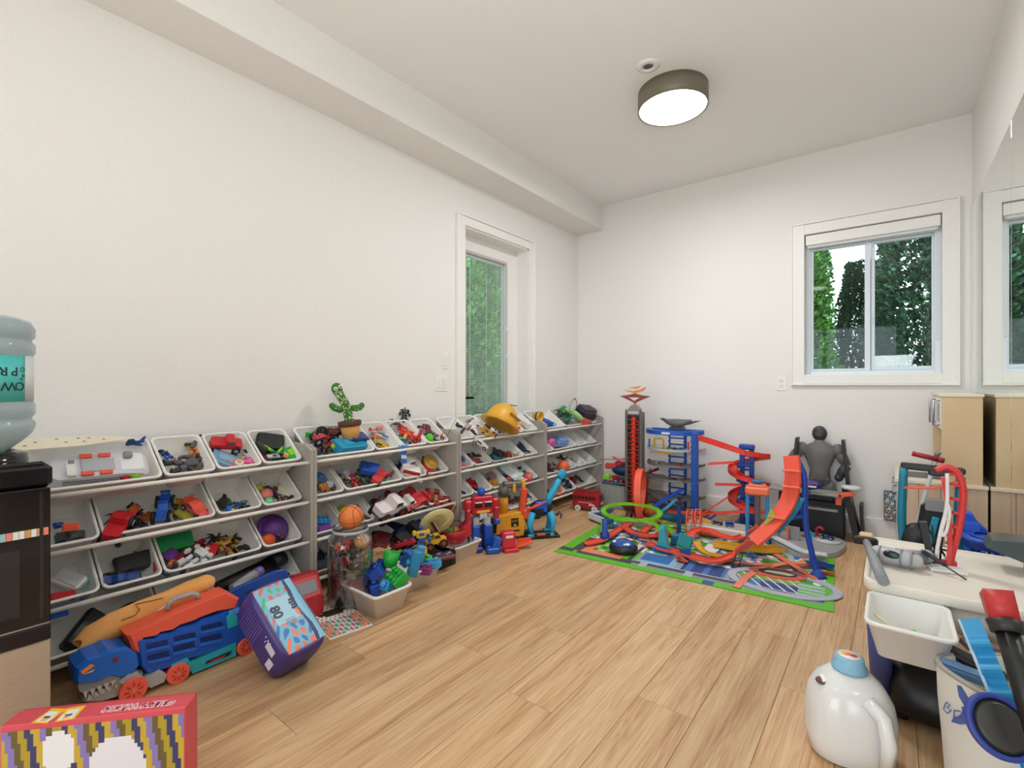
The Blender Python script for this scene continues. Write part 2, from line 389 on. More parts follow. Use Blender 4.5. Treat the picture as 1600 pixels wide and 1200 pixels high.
g = G().m('#f4f8f8'); g.box((0, 0, 0), (.0125, GY1-GY0-.03, .0015), 0, (0, math.radians(12), 0)); sl0 = emit(g, 'blind_slat', door)
z = GZ1-.03; nsl = 0
while z > .75:
    o = sl0 if nsl == 0 else bpy.data.objects.new('blind_slat', sl0.data)
    if nsl: COL.objects.link(o); o.parent = door
    o.location = (XD-.024, (GY0+GY1)/2, z); z -= .0132; nsl += 1
for yy in (GY0+.07, (GY0+GY1)/2+.02, GY1-.09): emit(G().m('#dde8e8').box((XD-.0165, yy, (GZ1+.75)/2), (.001, .006, GZ1-.78)), 'blind_tape', door)
g = G().m('white'); g.box((XD-.024, (GY0+GY1)/2, GZ1-.012), (.016, GY1-GY0-.02, .02)); emit(g, 'blind_rail', door)
g = G().m('white')
for yy, zz in ((GY1+.010, 1.60), (GY1+.010, 1.36)): g.box((XD+.018, yy, zz), (.018, .022, .045), .003)
emit(g, 'blind_slider', door)
g = G().m('black:m'); hy = DY0+.085
g.box((XD+.004, hy, .99), (.008, .05, .20), .003); g.cyl((XD, hy, 1.0), (XD+.05, hy, 1.0), .009); g.box((XD+.05, hy+.045, 1.0), (.012, .12, .018), .004)
emit(g, 'door_handle', door, 'black metal lever handle')
# window in the far wall
g = G().m('trim_paint')
T0, T1, U0, U1 = -.625, .365, 1.10, 2.366
for lo, hi in (((T0+.002, YF-.018, U0+.002), (WX0, YF, U1-.002)), ((WX1, YF-.018, U0+.002), (T1-.002, YF, U1-.002)), ((WX0, YF-.018, WZ1), (WX1, YF, U1-.013)), ((WX0, YF-.018, U0+.013), (WX1, YF, WZ0)),
               ((T0, YF-.027, U0), (T0+.012, YF, U1)), ((T1-.012, YF-.027, U0), (T1, YF, U1)), ((T0-.001, YF-.028, U1-.012), (T1+.001, YF, U1+.001)), ((T0-.001, YF-.028, U0-.001), (T1+.001, YF, U0+.012))):
    g.box([(a+b)/2 for a, b in zip(lo, hi)], [b-a for a, b in zip(lo, hi)], .002)
struct('trim_3', g)['label'] = 'white picture-frame moulding round the far window'
YW = 4.50; win_parts = []
win = struct('window_1', (lambda g: g)(G().m('#e9eef2')))
def wbox(g, x0, x1, z0, z1, y0, y1): g.box(((x0+x1)/2, (y0+y1)/2, (z0+z1)/2), (x1-x0, y1-y0, z1-z0), .003)
g = G().m('#e4ecf2')
wbox(g, WX0, WX0+.035, WZ0, WZ1, YW-.03, YW+.06); wbox(g, WX1-.035, WX1, WZ0, WZ1, YW-.03, YW+.06); wbox(g, WX0+.034, WX1-.034, WZ0, WZ0+.03, YW-.029, YW+.059); wbox(g, WX0+.034, WX1-.034, WZ1-.10, WZ1, YW-.029, YW+.059)
emit(g, 'window_frame', win)
g = G().m('#dfe8ef')
wbox(g, -.498, -.484, 1.21, 2.175, YW-.02, YW+.02); wbox(g, -.155, -.120, 1.21, 2.175, YW-.02, YW+.02); wbox(g, -.485, -.154, 1.211, 1.228, YW-.019, YW+.019); wbox(g, -.485, -.154, 2.16, 2.174, YW-.019, YW+.019)
emit(g, 'sliding_sash', win)
g = G().m('#dfe8ef')
wbox(g, -.119, -.094, 1.21, 2.175, YW, YW+.04); wbox(g, .227, .242, 1.21, 2.175, YW, YW+.04); wbox(g, -.095, .228, 1.211, 1.238, YW+.001, YW+.039); wbox(g, -.095, .228, 2.155, 2.174, YW+.001, YW+.039)
emit(g, 'fixed_sash', win)
for x0, x1, yy in ((-.484, -.155, YW), (-.094, .227, YW+.02)):
    g = G().m('glass'); g.box(((x0+x1)/2, yy, 1.70), (x1-x0, .004, .95)); emit(g, 'pane', win)
g = G().m('white'); g.box((-.125, YW-.028, 1.60), (.012, .014, .04), .003); emit(g, 'sash_lock', win)
g = G().m('trim_paint'); g.box(((WX0+WX1)/2, YF+.075, WZ0-.004), (WX1-WX0, .18, .012)); emit(g, 'window_sill', win)
bl = thing('roller_blind', 'rolled-up white blind in headbox at top of far window', 'blind')
g = G().m('trim_paint'); g.box(((WX0+WX1)/2, YF+.028, 2.232), (WX1-WX0-.012, .05, .078), .004); emit(g, 'headbox', bl)
g = G().m('#e8ecee'); g.box(((WX0+WX1)/2, YF+.036, 2.186), (WX1-WX0-.03, .022, .022), .006); emit(g, 'bottom_bar', bl)
g = G().m('silver')
for sx in (-.006, .006):
    zz = 2.2
    while zz > 1.42: g.sph((WX1-.02+sx, YF+.02, zz), .0022, 5, 4); zz -= .0085
g.tube([(WX1-.026, YF+.02, 1.42), (WX1-.02, YF+.02, 1.41), (WX1-.014, YF+.02, 1.42)], .0022, 5)
emit(g, 'bead_chain', bl)
# ceiling lamp, ceiling detector, switches, socket
def ceiling_lamp(x, y, label):
    t = thing('ceiling_light', label, 'ceiling lamp', None, (x, y, ZC))
    g = G().m('#77705f'); g.lathe([(.150, 0), (.205, 0), (.206, -.11), (.198, -.112), (.197, -.104)], n=64, caps=False); emit(g, 'housing', t)
    g = G().m('lamp_glow'); g.lathe([(.001, -.106), (.197, -.106), (.197, -.100), (.001, -.1)], n=64, caps=False); emit(g, 'diffuser', t)
    g = G().m('white'); g.lathe([(.001, -.001), (.19, -.001), (.19, -.02), (.001, -.02)], n=32, caps=False); emit(g, 'ceiling_plate', t)
    l = area_light('lamp_light', (x, y, ZC-.125), (0, 0, 0), .38, .38, 22.5 if y > 0 else 3, (.97, .97, .99), 'DISK'); l.parent = None
    return t
ceiling_lamp(-1.054, 2.94, 'round flush ceiling lamp with bronze drum and lit white face')
ceiling_lamp(-1.054, -.9, 'added bronze ceiling lamp behind the camera, out of view, for fill light')  # second fixture added out of view for fill light
t = thing('ceiling_sprinkler', 'small round white recessed sprinkler cover on ceiling near lamp', 'sprinkler', None, (-1.078, 2.62, ZC))
g = G().m('white'); g.lathe([(.062, 0), (.064, -.004), (.05, -.010), (.030, -.012), (.028, -.004)], n=32, caps=False); emit(g, 'cover_ring', t)
g = G().m('dgrey'); g.lathe([(.028, -.004), (.026, -.0005), (.001, -.0005)], n=24, caps=False); emit(g, 'recess', t)
def plate(name, label, cat, c, n, w, h, build):
    t = thing(name, label, cat, None, c)
    if n == 'x': t.rotation_euler = (PI/2, 0, PI/2)
    else: t.rotation_euler = (PI/2, 0, 0)
    g = G().m('trim_paint'); g.box((0, 0, .003), (w, h, .006), .002); emit(g, 'cover_plate', t); build(t); return t
def rocker(t):
    for sx in (-.022, .022):
        g = G().m('white'); g.box((sx, 0, .0085), (.033, .066, .005), .0015); emit(g, 'rocker_switch', t)
p = atx(690, 599, XL); plate('light_switch', 'square double rocker light switch on wall left of glazed door', 'light switch', (XL, p.y, p.z), 'x', .115, .115, rocker)
def rocker1(t):
    g = G().m('white'); g.box((0, 0, .0085), (.033, .066, .005), .0015); emit(g, 'rocker_switch', t)
p = atx(695, 564, XL); plate('light_switch', 'narrow single switch plate above the square double switch', 'light switch', (XL, p.y, p.z), 'x', .05, .115, rocker1)
def socket(t):
    for sy in (-.02, .02):
        g = G().m('white').box((0, sy, .0075), (.032, .028, .004), .003).m('dark')
        for sx in (-.006, .006): g.box((sx, sy, .0096), (.0025, .008, .0006))
        emit(g, 'socket_face', t)
p = aty(1221, 599, YF); plate('wall_socket', 'white electrical socket on far wall left of the window', 'socket', (p.x, YF, p.z), 'y', .072, .115, socket)
# mirror panels on the right wall
for y0, y1, nm in ((3.043, 4.392, 'tall frameless mirror panel on right wall nearest the far corner'), (1.70, 3.037, 'frameless mirror panel on right wall beside play table'), (.36, 1.694, 'frameless mirror panel on right wall next to camera')):
    g = G().m('mirror'); g.box((XR-.003, (y0+y1)/2, 1.19), (.005, y1-y0, 2.16), .001)
    emit(g, 'wall_mirror', None, nm, None, 'mirror', 'mirror panels on the right wall')
# unseen frame added in the fill-light opening behind camera
g = G().m('trim_paint')
for lo, hi in (((-2.35, YB-.1, 0), (-2.28, YB-.02, 2.35)), ((.08, YB-.1, 0), (.15, YB-.02, 2.35)), ((-1.135, YB-.1, 0), (-1.065, YB-.02, 2.35)), ((-2.28, YB-.1, 2.28), (.08, YB-.02, 2.35)), ((-2.28, YB-.1, 0), (.08, YB-.02, .07))):
    g.box([(a+b)/2 for a, b in zip(lo, hi)], [b-a for a, b in zip(lo, hi)])
struct('added_door_frame', g)
# outside: ground and a cedar hedge
g = G().m('ground'); g.box((0, 0, -.16), (40, 40, .2)); struct('garden_ground', g)
def cedar(seed, H, R, n, leafm, q=1.):
    rnd = random.Random(seed); g = G().m(leafm)
    vs, fs = [], []
    for i in range(n):
        h = rnd.random()**.9*H; th = rnd.random()*2*PI
        lob = 1+.16*math.sin(5*th+h*2.3)+.12*math.sin(9*th-h*4)
        r = R*(1-.55*(h/H)**2)*lob*(1-.35*rnd.random()**2); c = Vector((r*math.cos(th), r*math.sin(th), h+.15))
        out = Vector((math.cos(th), math.sin(th), .75)).normalized(); tw = Vector((-math.sin(th), math.cos(th), 0))
        for k in range(3):
            ln = rnd.uniform(.05, .11)*q; d = (out+Vector((rnd.uniform(-.7, .7), rnd.uniform(-.7, .7), rnd.uniform(-.6, .6)))).normalized(); s_ = d.cross(Vector((rnd.random()-.5, rnd.random()-.5, rnd.random()-.5))).normalized()*ln*.22
            o = len(vs); vs += [c-s_*.6, c+d*ln*.5-s_*1.2, c+d*ln, c+d*ln*.5+s_*1.2]; fs.append((o, o+1, o+2, o+3))
    g.add(vs, fs); return g
def tree(proto, x, y, label, rz=0, s=1):
    t = thing('cedar_tree', label, 'tree', 'cedar hedge outside the windows', (x, y, -.06), (0, 0, rz)); t.scale = (s, s, s)
    for nm, d in proto:
        o = bpy.data.objects.new(nm, d); COL.objects.link(o); o.parent = t
    return t
def proto(seed, H, R, n, lm, q=1.):
    g = cedar(seed, H, R, n, lm, q); a = emit(g, 'foliage')
    g = G().m('bark'); g.cyl((0, 0, 0), (0, 0, H*.9), .07, .02, 8)
    b = emit(g, 'trunk'); r = [('foliage', a.data), ('trunk', b.data)]
    bpy.data.objects.remove(a); bpy.data.objects.remove(b); return r
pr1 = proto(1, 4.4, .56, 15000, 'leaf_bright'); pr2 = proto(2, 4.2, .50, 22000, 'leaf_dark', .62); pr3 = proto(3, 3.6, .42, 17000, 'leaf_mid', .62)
HG = ['nearest bright green cedar outside the glazed door', 'bright green cedar filling the door glass, left part', 'bright green cedar filling the door glass, right part', 'furthest cedar of the front hedge row outside the door']
for i, yy in enumerate((3.05, 4.15, 5.25, 6.35)): tree(pr1, -4.1, yy, HG[i], i*1.3)
for i, yy in enumerate((4.7, 5.8, 6.9)): tree(pr1, -5.4, yy, ['left', 'middle', 'right'][i] + ' cedar of the rear hedge row behind the glazed door', i*2.3)
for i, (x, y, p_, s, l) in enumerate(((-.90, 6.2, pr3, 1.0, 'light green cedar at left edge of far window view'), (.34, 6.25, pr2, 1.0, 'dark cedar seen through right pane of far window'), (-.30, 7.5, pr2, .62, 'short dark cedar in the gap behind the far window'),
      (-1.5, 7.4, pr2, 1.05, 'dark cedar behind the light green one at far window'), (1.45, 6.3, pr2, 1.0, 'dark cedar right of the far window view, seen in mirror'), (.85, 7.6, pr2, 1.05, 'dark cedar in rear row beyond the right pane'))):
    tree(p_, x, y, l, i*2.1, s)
# ---------------------------------------------------------------- storage units and bins
TH = math.atan2(.149, .215); XFR = -2.29
RZ = [.721, .522, .324, .125]
UY = [.26, 1.29, 2.325, 3.355]; UW = 1.03
UN = ['nearest the water cooler', 'with the cactus on top', 'in front of the glazed door', 'in the far corner']
US = ['shelf beside water cooler', 'shelf under cactus', 'shelf before glass door', 'shelf in far corner']
RN = ['top row', 'second row', 'third row', 'bottom row']
ORD = ['first', 'second', 'third', 'fourth', 'fifth']
SLOTS = [[[2, 1, 1, 1], [1, 2, 1, 1], [1, 1, 2, 1], [2, 1, 2]],
         [[2, 1, 1, 1], [1, 2, 1, 1], [1, 1, 2, 1], [1, 2, 2]],
         [[1, 1, 2, 1], [1, 1, 2, 1], [1, 1, 1, 1, 1], [1, 2, 2]],
         [[2, 2, 1], [1, 2, 1, 1], [2, 1, 1, 1], [2, 1, 2]]]
BD, BL, SW = .098, .252, .198
nv = Vector((math.sin(TH), 0, math.cos(TH))); vv = Vector((math.cos(TH), 0, -math.sin(TH)))
RBIN = Matrix(((0, -math.cos(TH), math.sin(TH)), (1, 0, 0), (0, math.sin(TH), math.cos(TH)))).to_4x4()
def rrect(w, l, r, z, n=3):
    o = []
    for cx, cy, a0 in ((w/2-r, l/2-r, 0), (-w/2+r, l/2-r, PI/2), (-w/2+r, -l/2+r, PI), (w/2-r, -l/2+r, 1.5*PI)):
        for k in range(n+1):
            a = a0+PI/2*k/n; o.append(Vector((cx+r*math.cos(a), cy+r*math.sin(a), z)))
    return o
def bin_geo(w, l=BL, d=BD, taper=.022, m='bin_plastic'):
    """open tub, rim at z=0, floor at z=-d"""
    g = G().m(m)
    wo = w-.014; lo = l-.014
    g.loft([rrect(wo-2*taper, lo-2*taper, .018, -d), rrect(wo, lo, .022, -.010), rrect(w, l, .026, -.010), rrect(w+.001, l+.001, .026, -.002), rrect(w-.003, l-.003, .025, 0),
            rrect(wo-.004, lo-.004, .02, 0), rrect(wo-.006, lo-.006, .02, -.006), rrect(wo-2*taper-.005, lo-2*taper-.005, .016, -d+.003)])
    return g
def bin_part_geo(w):
    g = G().m('bin_plastic').box((0, 0, 0), (.05, .004, .02), .001); return g
BINM = {}
for w in (1, 2):
    o = emit(bin_geo(SW*w-.006), 'storage_bin'); BINM[w] = o.data; bpy.data.objects.remove(o)
def bin_origin(u, r, slot0, n):
    """world centre of the bin rim"""
    y = UY[u] + .02 + SW*(slot0+n/2); return Vector(((-2.325-2.535)/2, y, RZ[r]+.007+.149/2))
for u in range(4):
    t = thing('toy_storage_unit', 'grey wooden toy bin shelf ' + UN[u], 'shelf unit', 'four toy bin shelves along the left wall', (XL+.02, UY[u], 0))
    for sy in (.008, UW-.010):
        g = G().m('board'); g.prism([(0, 0), (.285, 0), (.285, .775), (.235, .80), (0, .80)], sy-.008, sy+.008)
        emit(g, 'side_panel', t)
    for r in range(4):
        for xx, zz in ((.285-.014, RZ[r]-.006), (.016, RZ[r]-.002)):
            g = G().m('bin_plastic'); g.cyl((xx, .016, zz), (xx, UW-.018, zz), .0085, n=10); emit(g, 'rail', t)
    g = G().m('board'); g.box((.006, UW/2, .06), (.010, UW-.034, .09)); emit(g, 'back_brace', t)
    for r in range(4):
        s = 0
        for i, n in enumerate(SLOTS[u][r]):
            o = bpy.data.objects.new('storage_bin', BINM[n]); COL.objects.link(o); o['category'] = 'bin'; o['group'] = 'white bins on the toy shelves'
            o['label'] = '%s white bin, %s from left in %s of %s' % ('wide' if n == 2 else 'narrow', ORD[i], RN[r], US[u])
            o.matrix_world = Matrix.Translation(bin_origin(u, r, s, n)) @ RBIN
            s += n
# ---------------------------------------------------------------- placing helpers
def allverts(t):
    vs = []
    if t.type == 'MESH': vs += [v.co for v in t.data.vertices]
    for c in t.children:
        vs += [c.matrix_basis @ v for v in allverts(c)]
    return vs
def put(t, px, py, n, p0, R, h=0., slide=None):
    """rest thing t (built in local coords, basis rotation R) on the plane (p0, n) raised h, its middle on the ray of (px, py)"""
    R3 = R.to_3x3(); vs = [R3 @ v for v in allverts(t)]
    n = Vector(n).normalized(); lo = min(v.dot(n) for v in vs); hi = max(v.dot(n) for v in vs)
    bb = [min(v[i] for v in vs) for i in range(3)], [max(v[i] for v in vs) for i in range(3)]
    mid = Vector([(a+b)/2 for a, b in zip(*bb)])
    c = hit(px, py, Vector(p0)+n*(h+(hi-lo)/2), n)
    loc = c - mid; loc += n*((Vector(p0).dot(n)+h) - (lo+loc.dot(n)))
    t.matrix_world = Matrix.Translation(loc) @ R3.to_4x4()
    return t
def rot(rx=0, ry=0, rz=0): return Euler((math.radians(rx), math.radians(ry), math.radians(rz))).to_matrix().to_4x4()
def Rz(a): return Matrix.Rotation(math.radians(a), 4, 'Z')
def inbin(t, u, r, px, py, ang=0, lie=(0, 0, 0), h=.0):
    """on the tilted floor of the bins of unit u, row r"""
    cz = bin_origin(u, r, 0, 1); p0 = cz - nv*(BD-.004)
    return put(t, px, py, nv, p0, RBIN @ Rz(ang) @ rot(*lie), h)
def onfloor(t, px, py, ang=0, lie=(0, 0, 0), h=0.): return put(t, px, py, (0, 0, 1), (0, 0, 0), Rz(ang) @ rot(*lie), h)
# ---------------------------------------------------------------- toys; x = length, y = width, z = up
def wheel(t, x, y, z, r, w, tyre='black', hub='silver'):
    g = G().m(tyre).cyl((x, y-w/2, z), (x, y+w/2, z), r, n=14); o = emit(g, 'wheel', t)
    sg = 1 if y > 0 else -1
    if hub: h = G().m(hub).cyl((x, y+sg*w/2, z), (x, y+sg*(w/2+r*.08), z), r*.55, r*.45, n=8); emit(h, 'hub', o)
CARP = {'sport': ([(-.5, .10), (.48, .08), (.5, .16), (.30, .23), (.12, .26), (-.02, .38), (-.22, .39), (-.38, .29), (-.5, .28)], [(.08, .265), (-.03, .362), (-.21, .37), (-.34, .29)], .42, .11),
        'truck': ([(-.5, .16), (.48, .16), (.5, .34), (.30, .38), (.20, .58), (-.04, .60), (-.08, .40), (-.5, .40)], [(.25, .40), (.18, .55), (-.01, .56), (-.03, .41)], .42, .14),
        'van': ([(-.5, .14), (.48, .14), (.5, .32), (.42, .60), (.36, .64), (-.48, .64), (-.5, .60)], [(.43, .38), (.37, .57), (-.44, .57), (-.44, .38)], .44, .11),
        'race': ([(-.5, .12), (.5, .07), (.5, .12), (.15, .20), (.0, .30), (-.15, .31), (-.30, .22), (-.5, .24)], [(.06, .235), (-.02, .285), (-.13, .285), (-.2, .24)], .26, .13)}
def car(L, col, col2='dark', style='sport', hub='silver', monster=False, lab='', name='toy_car', cat='toy car', stripe=None, tyre='black'):
    t = thing(name, lab, cat); body, win, wd, wr = CARP[style]; w = L*wd; up = L*.10 if monster else 0
    g = G().m(col).prism([(a*L, b*L+up) for a, b in body], -w/2, w/2, shrink=.9)
    if stripe: g.m(stripe).box((0, 0, L*.27+up), (L*.7, w*.2, L*.06))
    emit(g, 'body', t)
    g = G().m(col2+':g').prism([(a*L, b*L+up) for a, b in win], -w/2-.0012, w/2+.0012); emit(g, 'window_band', t)
    r = L*wr*(1.45 if monster else 1); k = w/2*(1.0 if style != 'race' else 1.5)
    for x in (-.32, .32):
        for s in (-1, 1): wheel(t, x*L, s*k, r, r, w*.26, tyre, hub)
    if style in ('sport', 'race'):
        g = G().m(col).box((-.46*L, 0, .36*L+up), (.09*L, w*.95, .015*L)).box((-.46*L, w*.3, .31*L+up), (.03*L, .02*L, .1*L)).box((-.46*L, -w*.3, .31*L+up), (.03*L, .02*L, .1*L)); emit(g, 'spoiler', t)
    g = G().m('silver:g')
    zt = [b for a, b in body if a > .45][-1]
    for s in (-1, 1): g.box((.485*L, s*w*.3, zt*L*.8+up), (.03*L, w*.18, .05*L), .003)
    emit(g, 'headlight', t)
    for x_, z_ in ((.5, .13), (-.5, .17)): emit(G().m('dgrey').box((x_*L, 0, L*z_+up), (.03*L, w*.8, .05*L), .002), 'bumper', t)
    if monster:
        g = G().m('dgrey')
        for x in (-.32, .32): g.box((x*L, 0, r*1.05), (.06*L, w*1.1, .05*L))
        emit(g, 'axle', t)
    return t
def figure(H, c1, c2, c3=None, lab='', pose=0, name='toy_figure', cat='toy figure', bulk=1., head=None):
    """toy figure; lies on its back when lie=(-90,0,0); one smooth body with head, limbs as parts"""
    t = thing(name, lab, cat); c3 = c3 or c2; rnd = random.Random(pose); a = lambda k=1.: rnd.uniform(-.5, .5)*k; b = bulk*H
    g = G().m(c1); g.loft([[Vector((math.cos(q)*rx*b, math.sin(q)*ry*b, z*H)) for q in [2*PI*i/10 for i in range(10)]] for rx, ry, z in
        ((.06, .045, .46), (.085, .06, .5), (.075, .055, .58), (.10, .065, .66), (.135, .075, .74), (.13, .07, .80), (.05, .04, .845), (.035, .035, .87))])
    emit(g, 'torso', t)
    g = G().m(c2); g.sph((0, 0, .93*H), (.06*b, .065*b, .075*H), 10, 7).box((0, -.058*b, .92*H), (.05*b, .03*b, .018*H)); o = emit(g, 'head', t)
    g = G().m(c3); g.box((0, 0, .47*H), (.15*b, .10*b, .07*H), .01*H); emit(g, 'belt', t)
    for s in (-1, 1):
        sh = Vector((s*.14*b, 0, .78*H)); el = sh+Vector((s*(.06+abs(a(.12)))*H, a(.12)*H, -.14*H)); ha = el+Vector((s*a(.2)*H, -abs(a(.22))*H, -.13*H+abs(a(.16))*H))
        g = G().m(c1).sph(sh, .055*b, 8, 6).tube([sh, (sh+el)/2, el], [.042*b, .046*b, .034*b]).m(c2).tube([el, (el+ha)/2, ha], [.035*b, .042*b, .028*b]).sph(ha, .036*b, 7, 5); emit(g, 'arm', t)
        hp = Vector((s*.055*b, 0, .47*H)); kn = hp+Vector((s*(.02+abs(a(.12)))*H, a(.14)*H, -.21*H)); ft = kn+Vector((s*a(.10)*H, a(.1)*H, -.23*H))
        g = G().m(c1).tube([hp, (hp+kn)/2, kn], [.055*b, .062*b, .042*b]).m(c3).tube([kn, (kn+ft)/2, ft], [.045*b, .05*b, .036*b]).box((ft.x, ft.y-.03*b, ft.z), (.075*b, .13*b, .045*H), .01*H); emit(g, 'leg', t)
    return t
def robot(H, c1, c2, c3='dgrey', lab='', pose=0, name='toy_robot', cat='toy robot'):
    t = thing(name, lab, cat); rnd = random.Random(pose); a = lambda k: rnd.uniform(-k, k)
    g = G().m(c1).box((0, 0, .68*H), (.30*H, .17*H, .22*H), .03*H).m(c2).box((0, -.08*H, .70*H), (.16*H, .05*H, .10*H), .01*H).m(c3).box((0, 0, .52*H), (.18*H, .13*H, .10*H), .02*H); emit(g, 'torso', t)
    g = G().m(c2).box((0, 0, .88*H), (.12*H, .12*H, .13*H), .025*H).m(c3).box((0, -.06*H, .89*H), (.08*H, .02*H, .03*H)); emit(g, 'head', t)
    for s in (-1, 1):
        g = G().m(c1).box((s*.21*H, 0, .74*H), (.12*H, .15*H, .14*H), .025*H, (0, a(.4), 0)).m(c3).box((s*.23*H, a(.03)*H, .62*H), (.07*H, .08*H, .14*H), .01*H, (a(.3), s*-.1, 0)).m(c2).box((s*.25*H, -.04*H, .50*H), (.10*H, .12*H, .16*H), .02*H, (a(.5), 0, 0)); emit(g, 'arm', t)
        g = G().m(c2).box((s*.08*H, 0, .40*H), (.10*H, .12*H, .20*H), .02*H, (a(.25), s*.12, 0)).m(c1).box((s*.11*H, 0, .18*H), (.13*H, .15*H, .24*H), .025*H, (a(.2), s*.05, 0)).m(c3).box((s*.12*H, -.03*H, .03*H), (.13*H, .22*H, .06*H), .01*H); emit(g, 'leg', t)
    return t
def brick(L, Wd, Hh, col, nx, ny, lab='', col2=None, slope=False, round_=True):
    t = thing('building_block', lab, 'toy block')
    g = G().m(col)
    if slope: g.prism([(-L/2, 0), (L/2, 0), (L/2, Hh*.35), (L*.05, Hh), (-L/2, Hh)], -Wd/2, Wd/2, shrink=.96)
    else: g.box((0, 0, Hh/2), (L, Wd, Hh), .004)
    emit(g, 'block', t); g = G().m(col2 or col); r = min(L/nx, Wd/ny)*.33
    for i in range(nx):
        for j in range(ny):
            x = L*((i+.5)/nx-.5); y = Wd*((j+.5)/ny-.5)
            if slope and x > L*.05: continue
            g.lathe([(r, 0), (r, r*.8), (r*.75, r*1.15), (r*.2, r*1.25)], (x, y, Hh), 10)
    emit(g, 'stud', t); return t
def ball(r, col, lab='', bands=None, name='ball', cat='ball'):
    t = thing(name, lab, cat); g = G().m(col).sph((0, 0, r), r, 24, 16); emit(g, 'shell', t)
    if bands:
        g = G().m(bands)
        for R in (rot(0, 0, 0), rot(90, 0, 0)):
            g.tube([(R @ Vector((math.cos(q)*r*1.002, math.sin(q)*r*1.002, 0)))+Vector((0, 0, r)) for q in [2*PI*i/28 for i in range(28)]], r*.022, 5, True)
        for s in (-1, 1):
            pts = []
            for q in [2*PI*i/28 for i in range(28)]:
                c = s*r*(.5+.2*math.cos(2*q)); k = math.sqrt(r*r-c*c)*1.002; pts.append((c, math.cos(q)*k, math.sin(q)*k+r))
            g.tube(pts, r*.022, 5, True)
        emit(g, 'seam', t)
    return t
def boxtoy(L, Wd, Hh, col, lab='', cat='toy', name='toy_box', lidcol=None, detail=None, bev=.006):
    t = thing(name, lab, cat); g = G().m(col).box((0, 0, Hh/2), (L, Wd, Hh), bev); emit(g, 'body', t)
    g = G().m(lidcol or col).box((0, 0, Hh+.002), (L*.86, Wd*.8, .004), .0015); emit(g, 'panel', t)
    if detail:
        g = G().m(detail); rnd = random.Random(int(L*1e4))
        for k in range(5): g.box((L*rnd.uniform(-.35, .35), Wd*rnd.uniform(-.3, .3), Hh+.006), (L*.12, Wd*.14, .005), .001)
        emit(g, 'button', t)
    return t
def gun(L, c1, c2, c3='dark', lab='', name='toy_blaster', cat='toy blaster'):
    t = thing(name, lab, cat)
    g = G().m(c1).prism([(-.5*L, .28*L), (-.5*L, .40*L), (.1*L, .44*L), (.22*L, .40*L), (.22*L, .30*L), (-.1*L, .26*L)], -.05*L, .05*L, shrink=.9); emit(g, 'body', t)
    g = G().m(c2).cyl((.2*L, 0, .36*L), (.5*L, 0, .36*L), .035*L, n=10).box((.44*L, 0, .36*L), (.1*L, .09*L, .09*L), .01*L); emit(g, 'barrel', t)
    g = G().m(c3).prism([(-.35*L, .28*L), (-.2*L, .28*L), (-.27*L, .0), (-.42*L, .02*L)], -.035*L, .035*L, shrink=.9).box((.05*L, 0, .22*L), (.07*L, .06*L, .16*L), .01*L); emit(g, 'grip', t)
    return t
def plane(L, c1, c2, lab='', name='toy_aircraft', cat='toy aircraft'):
    t = thing(name, lab, cat)
    g = G().m(c1).loft([[Vector((x*L, math.cos(q)*r*L, .12*L+math.sin(q)*r*L*.9)) for q in [2*PI*i/10 for i in range(10)]] for x, r in ((.5, .012), (.40, .05), (.2, .08), (-.15, .085), (-.4, .05), (-.5, .03))]); emit(g, 'fuselage', t)
    for s in (-1, 1): emit(G().m(c2).prism([(.12*L, s*.06*L), (-.22*L, s*.45*L), (-.34*L, s*.45*L), (-.25*L, s*.06*L)], .10*L, .125*L, 'z'), 'wing', t)
    emit(G().m(c2).prism([(-.5*L, .15*L), (-.3*L, .16*L), (-.48*L, .33*L), (-.55*L, .33*L)], -.012*L, .012*L), 'tail_fin', t)
    emit(G().m('dark:g').sph((.22*L, 0, .19*L), (.10*L, .045*L, .04*L), 10, 6), 'canopy', t); return t
def dino(L, c1, c2, lab='', name='toy_dinosaur', cat='toy dinosaur'):
    t = thing(name, lab, cat)
    g = G().m(c1).tube([(-.5*L, 0, .34*L), (-.3*L, 0, .30*L), (-.1*L, 0, .30*L), (.08*L, 0, .36*L), (.22*L, 0, .50*L), (.30*L, 0, .55*L)], [.012*L, .05*L, .10*L, .11*L, .06*L, .05*L], 10)
    for x in (-.08, .08):
        for s in (-1, 1): g.tube([(x*L, s*.06*L, .30*L), (x*L+.02*L, s*.09*L, .14*L), (x*L, s*.09*L, 0)], [.05*L, .035*L, .03*L], 8)
    emit(g, 'body', t); emit(G().m(c2).prism([(.24*L, .50*L), (.5*L, .50*L), (.5*L, .56*L), (.34*L, .64*L), (.24*L, .60*L)], -.05*L, .05*L, shrink=.8), 'head', t)
    g = G().m(c2)
    for k in range(6): g.prism([((-.35+.09*k)*L, (.34+.02*k)*L), ((-.27+.09*k)*L, (.34+.025*k)*L), ((-.33+.09*k)*L, (.43+.03*k)*L)], -.008*L, .008*L)
    emit(g, 'back_plate', t); return t
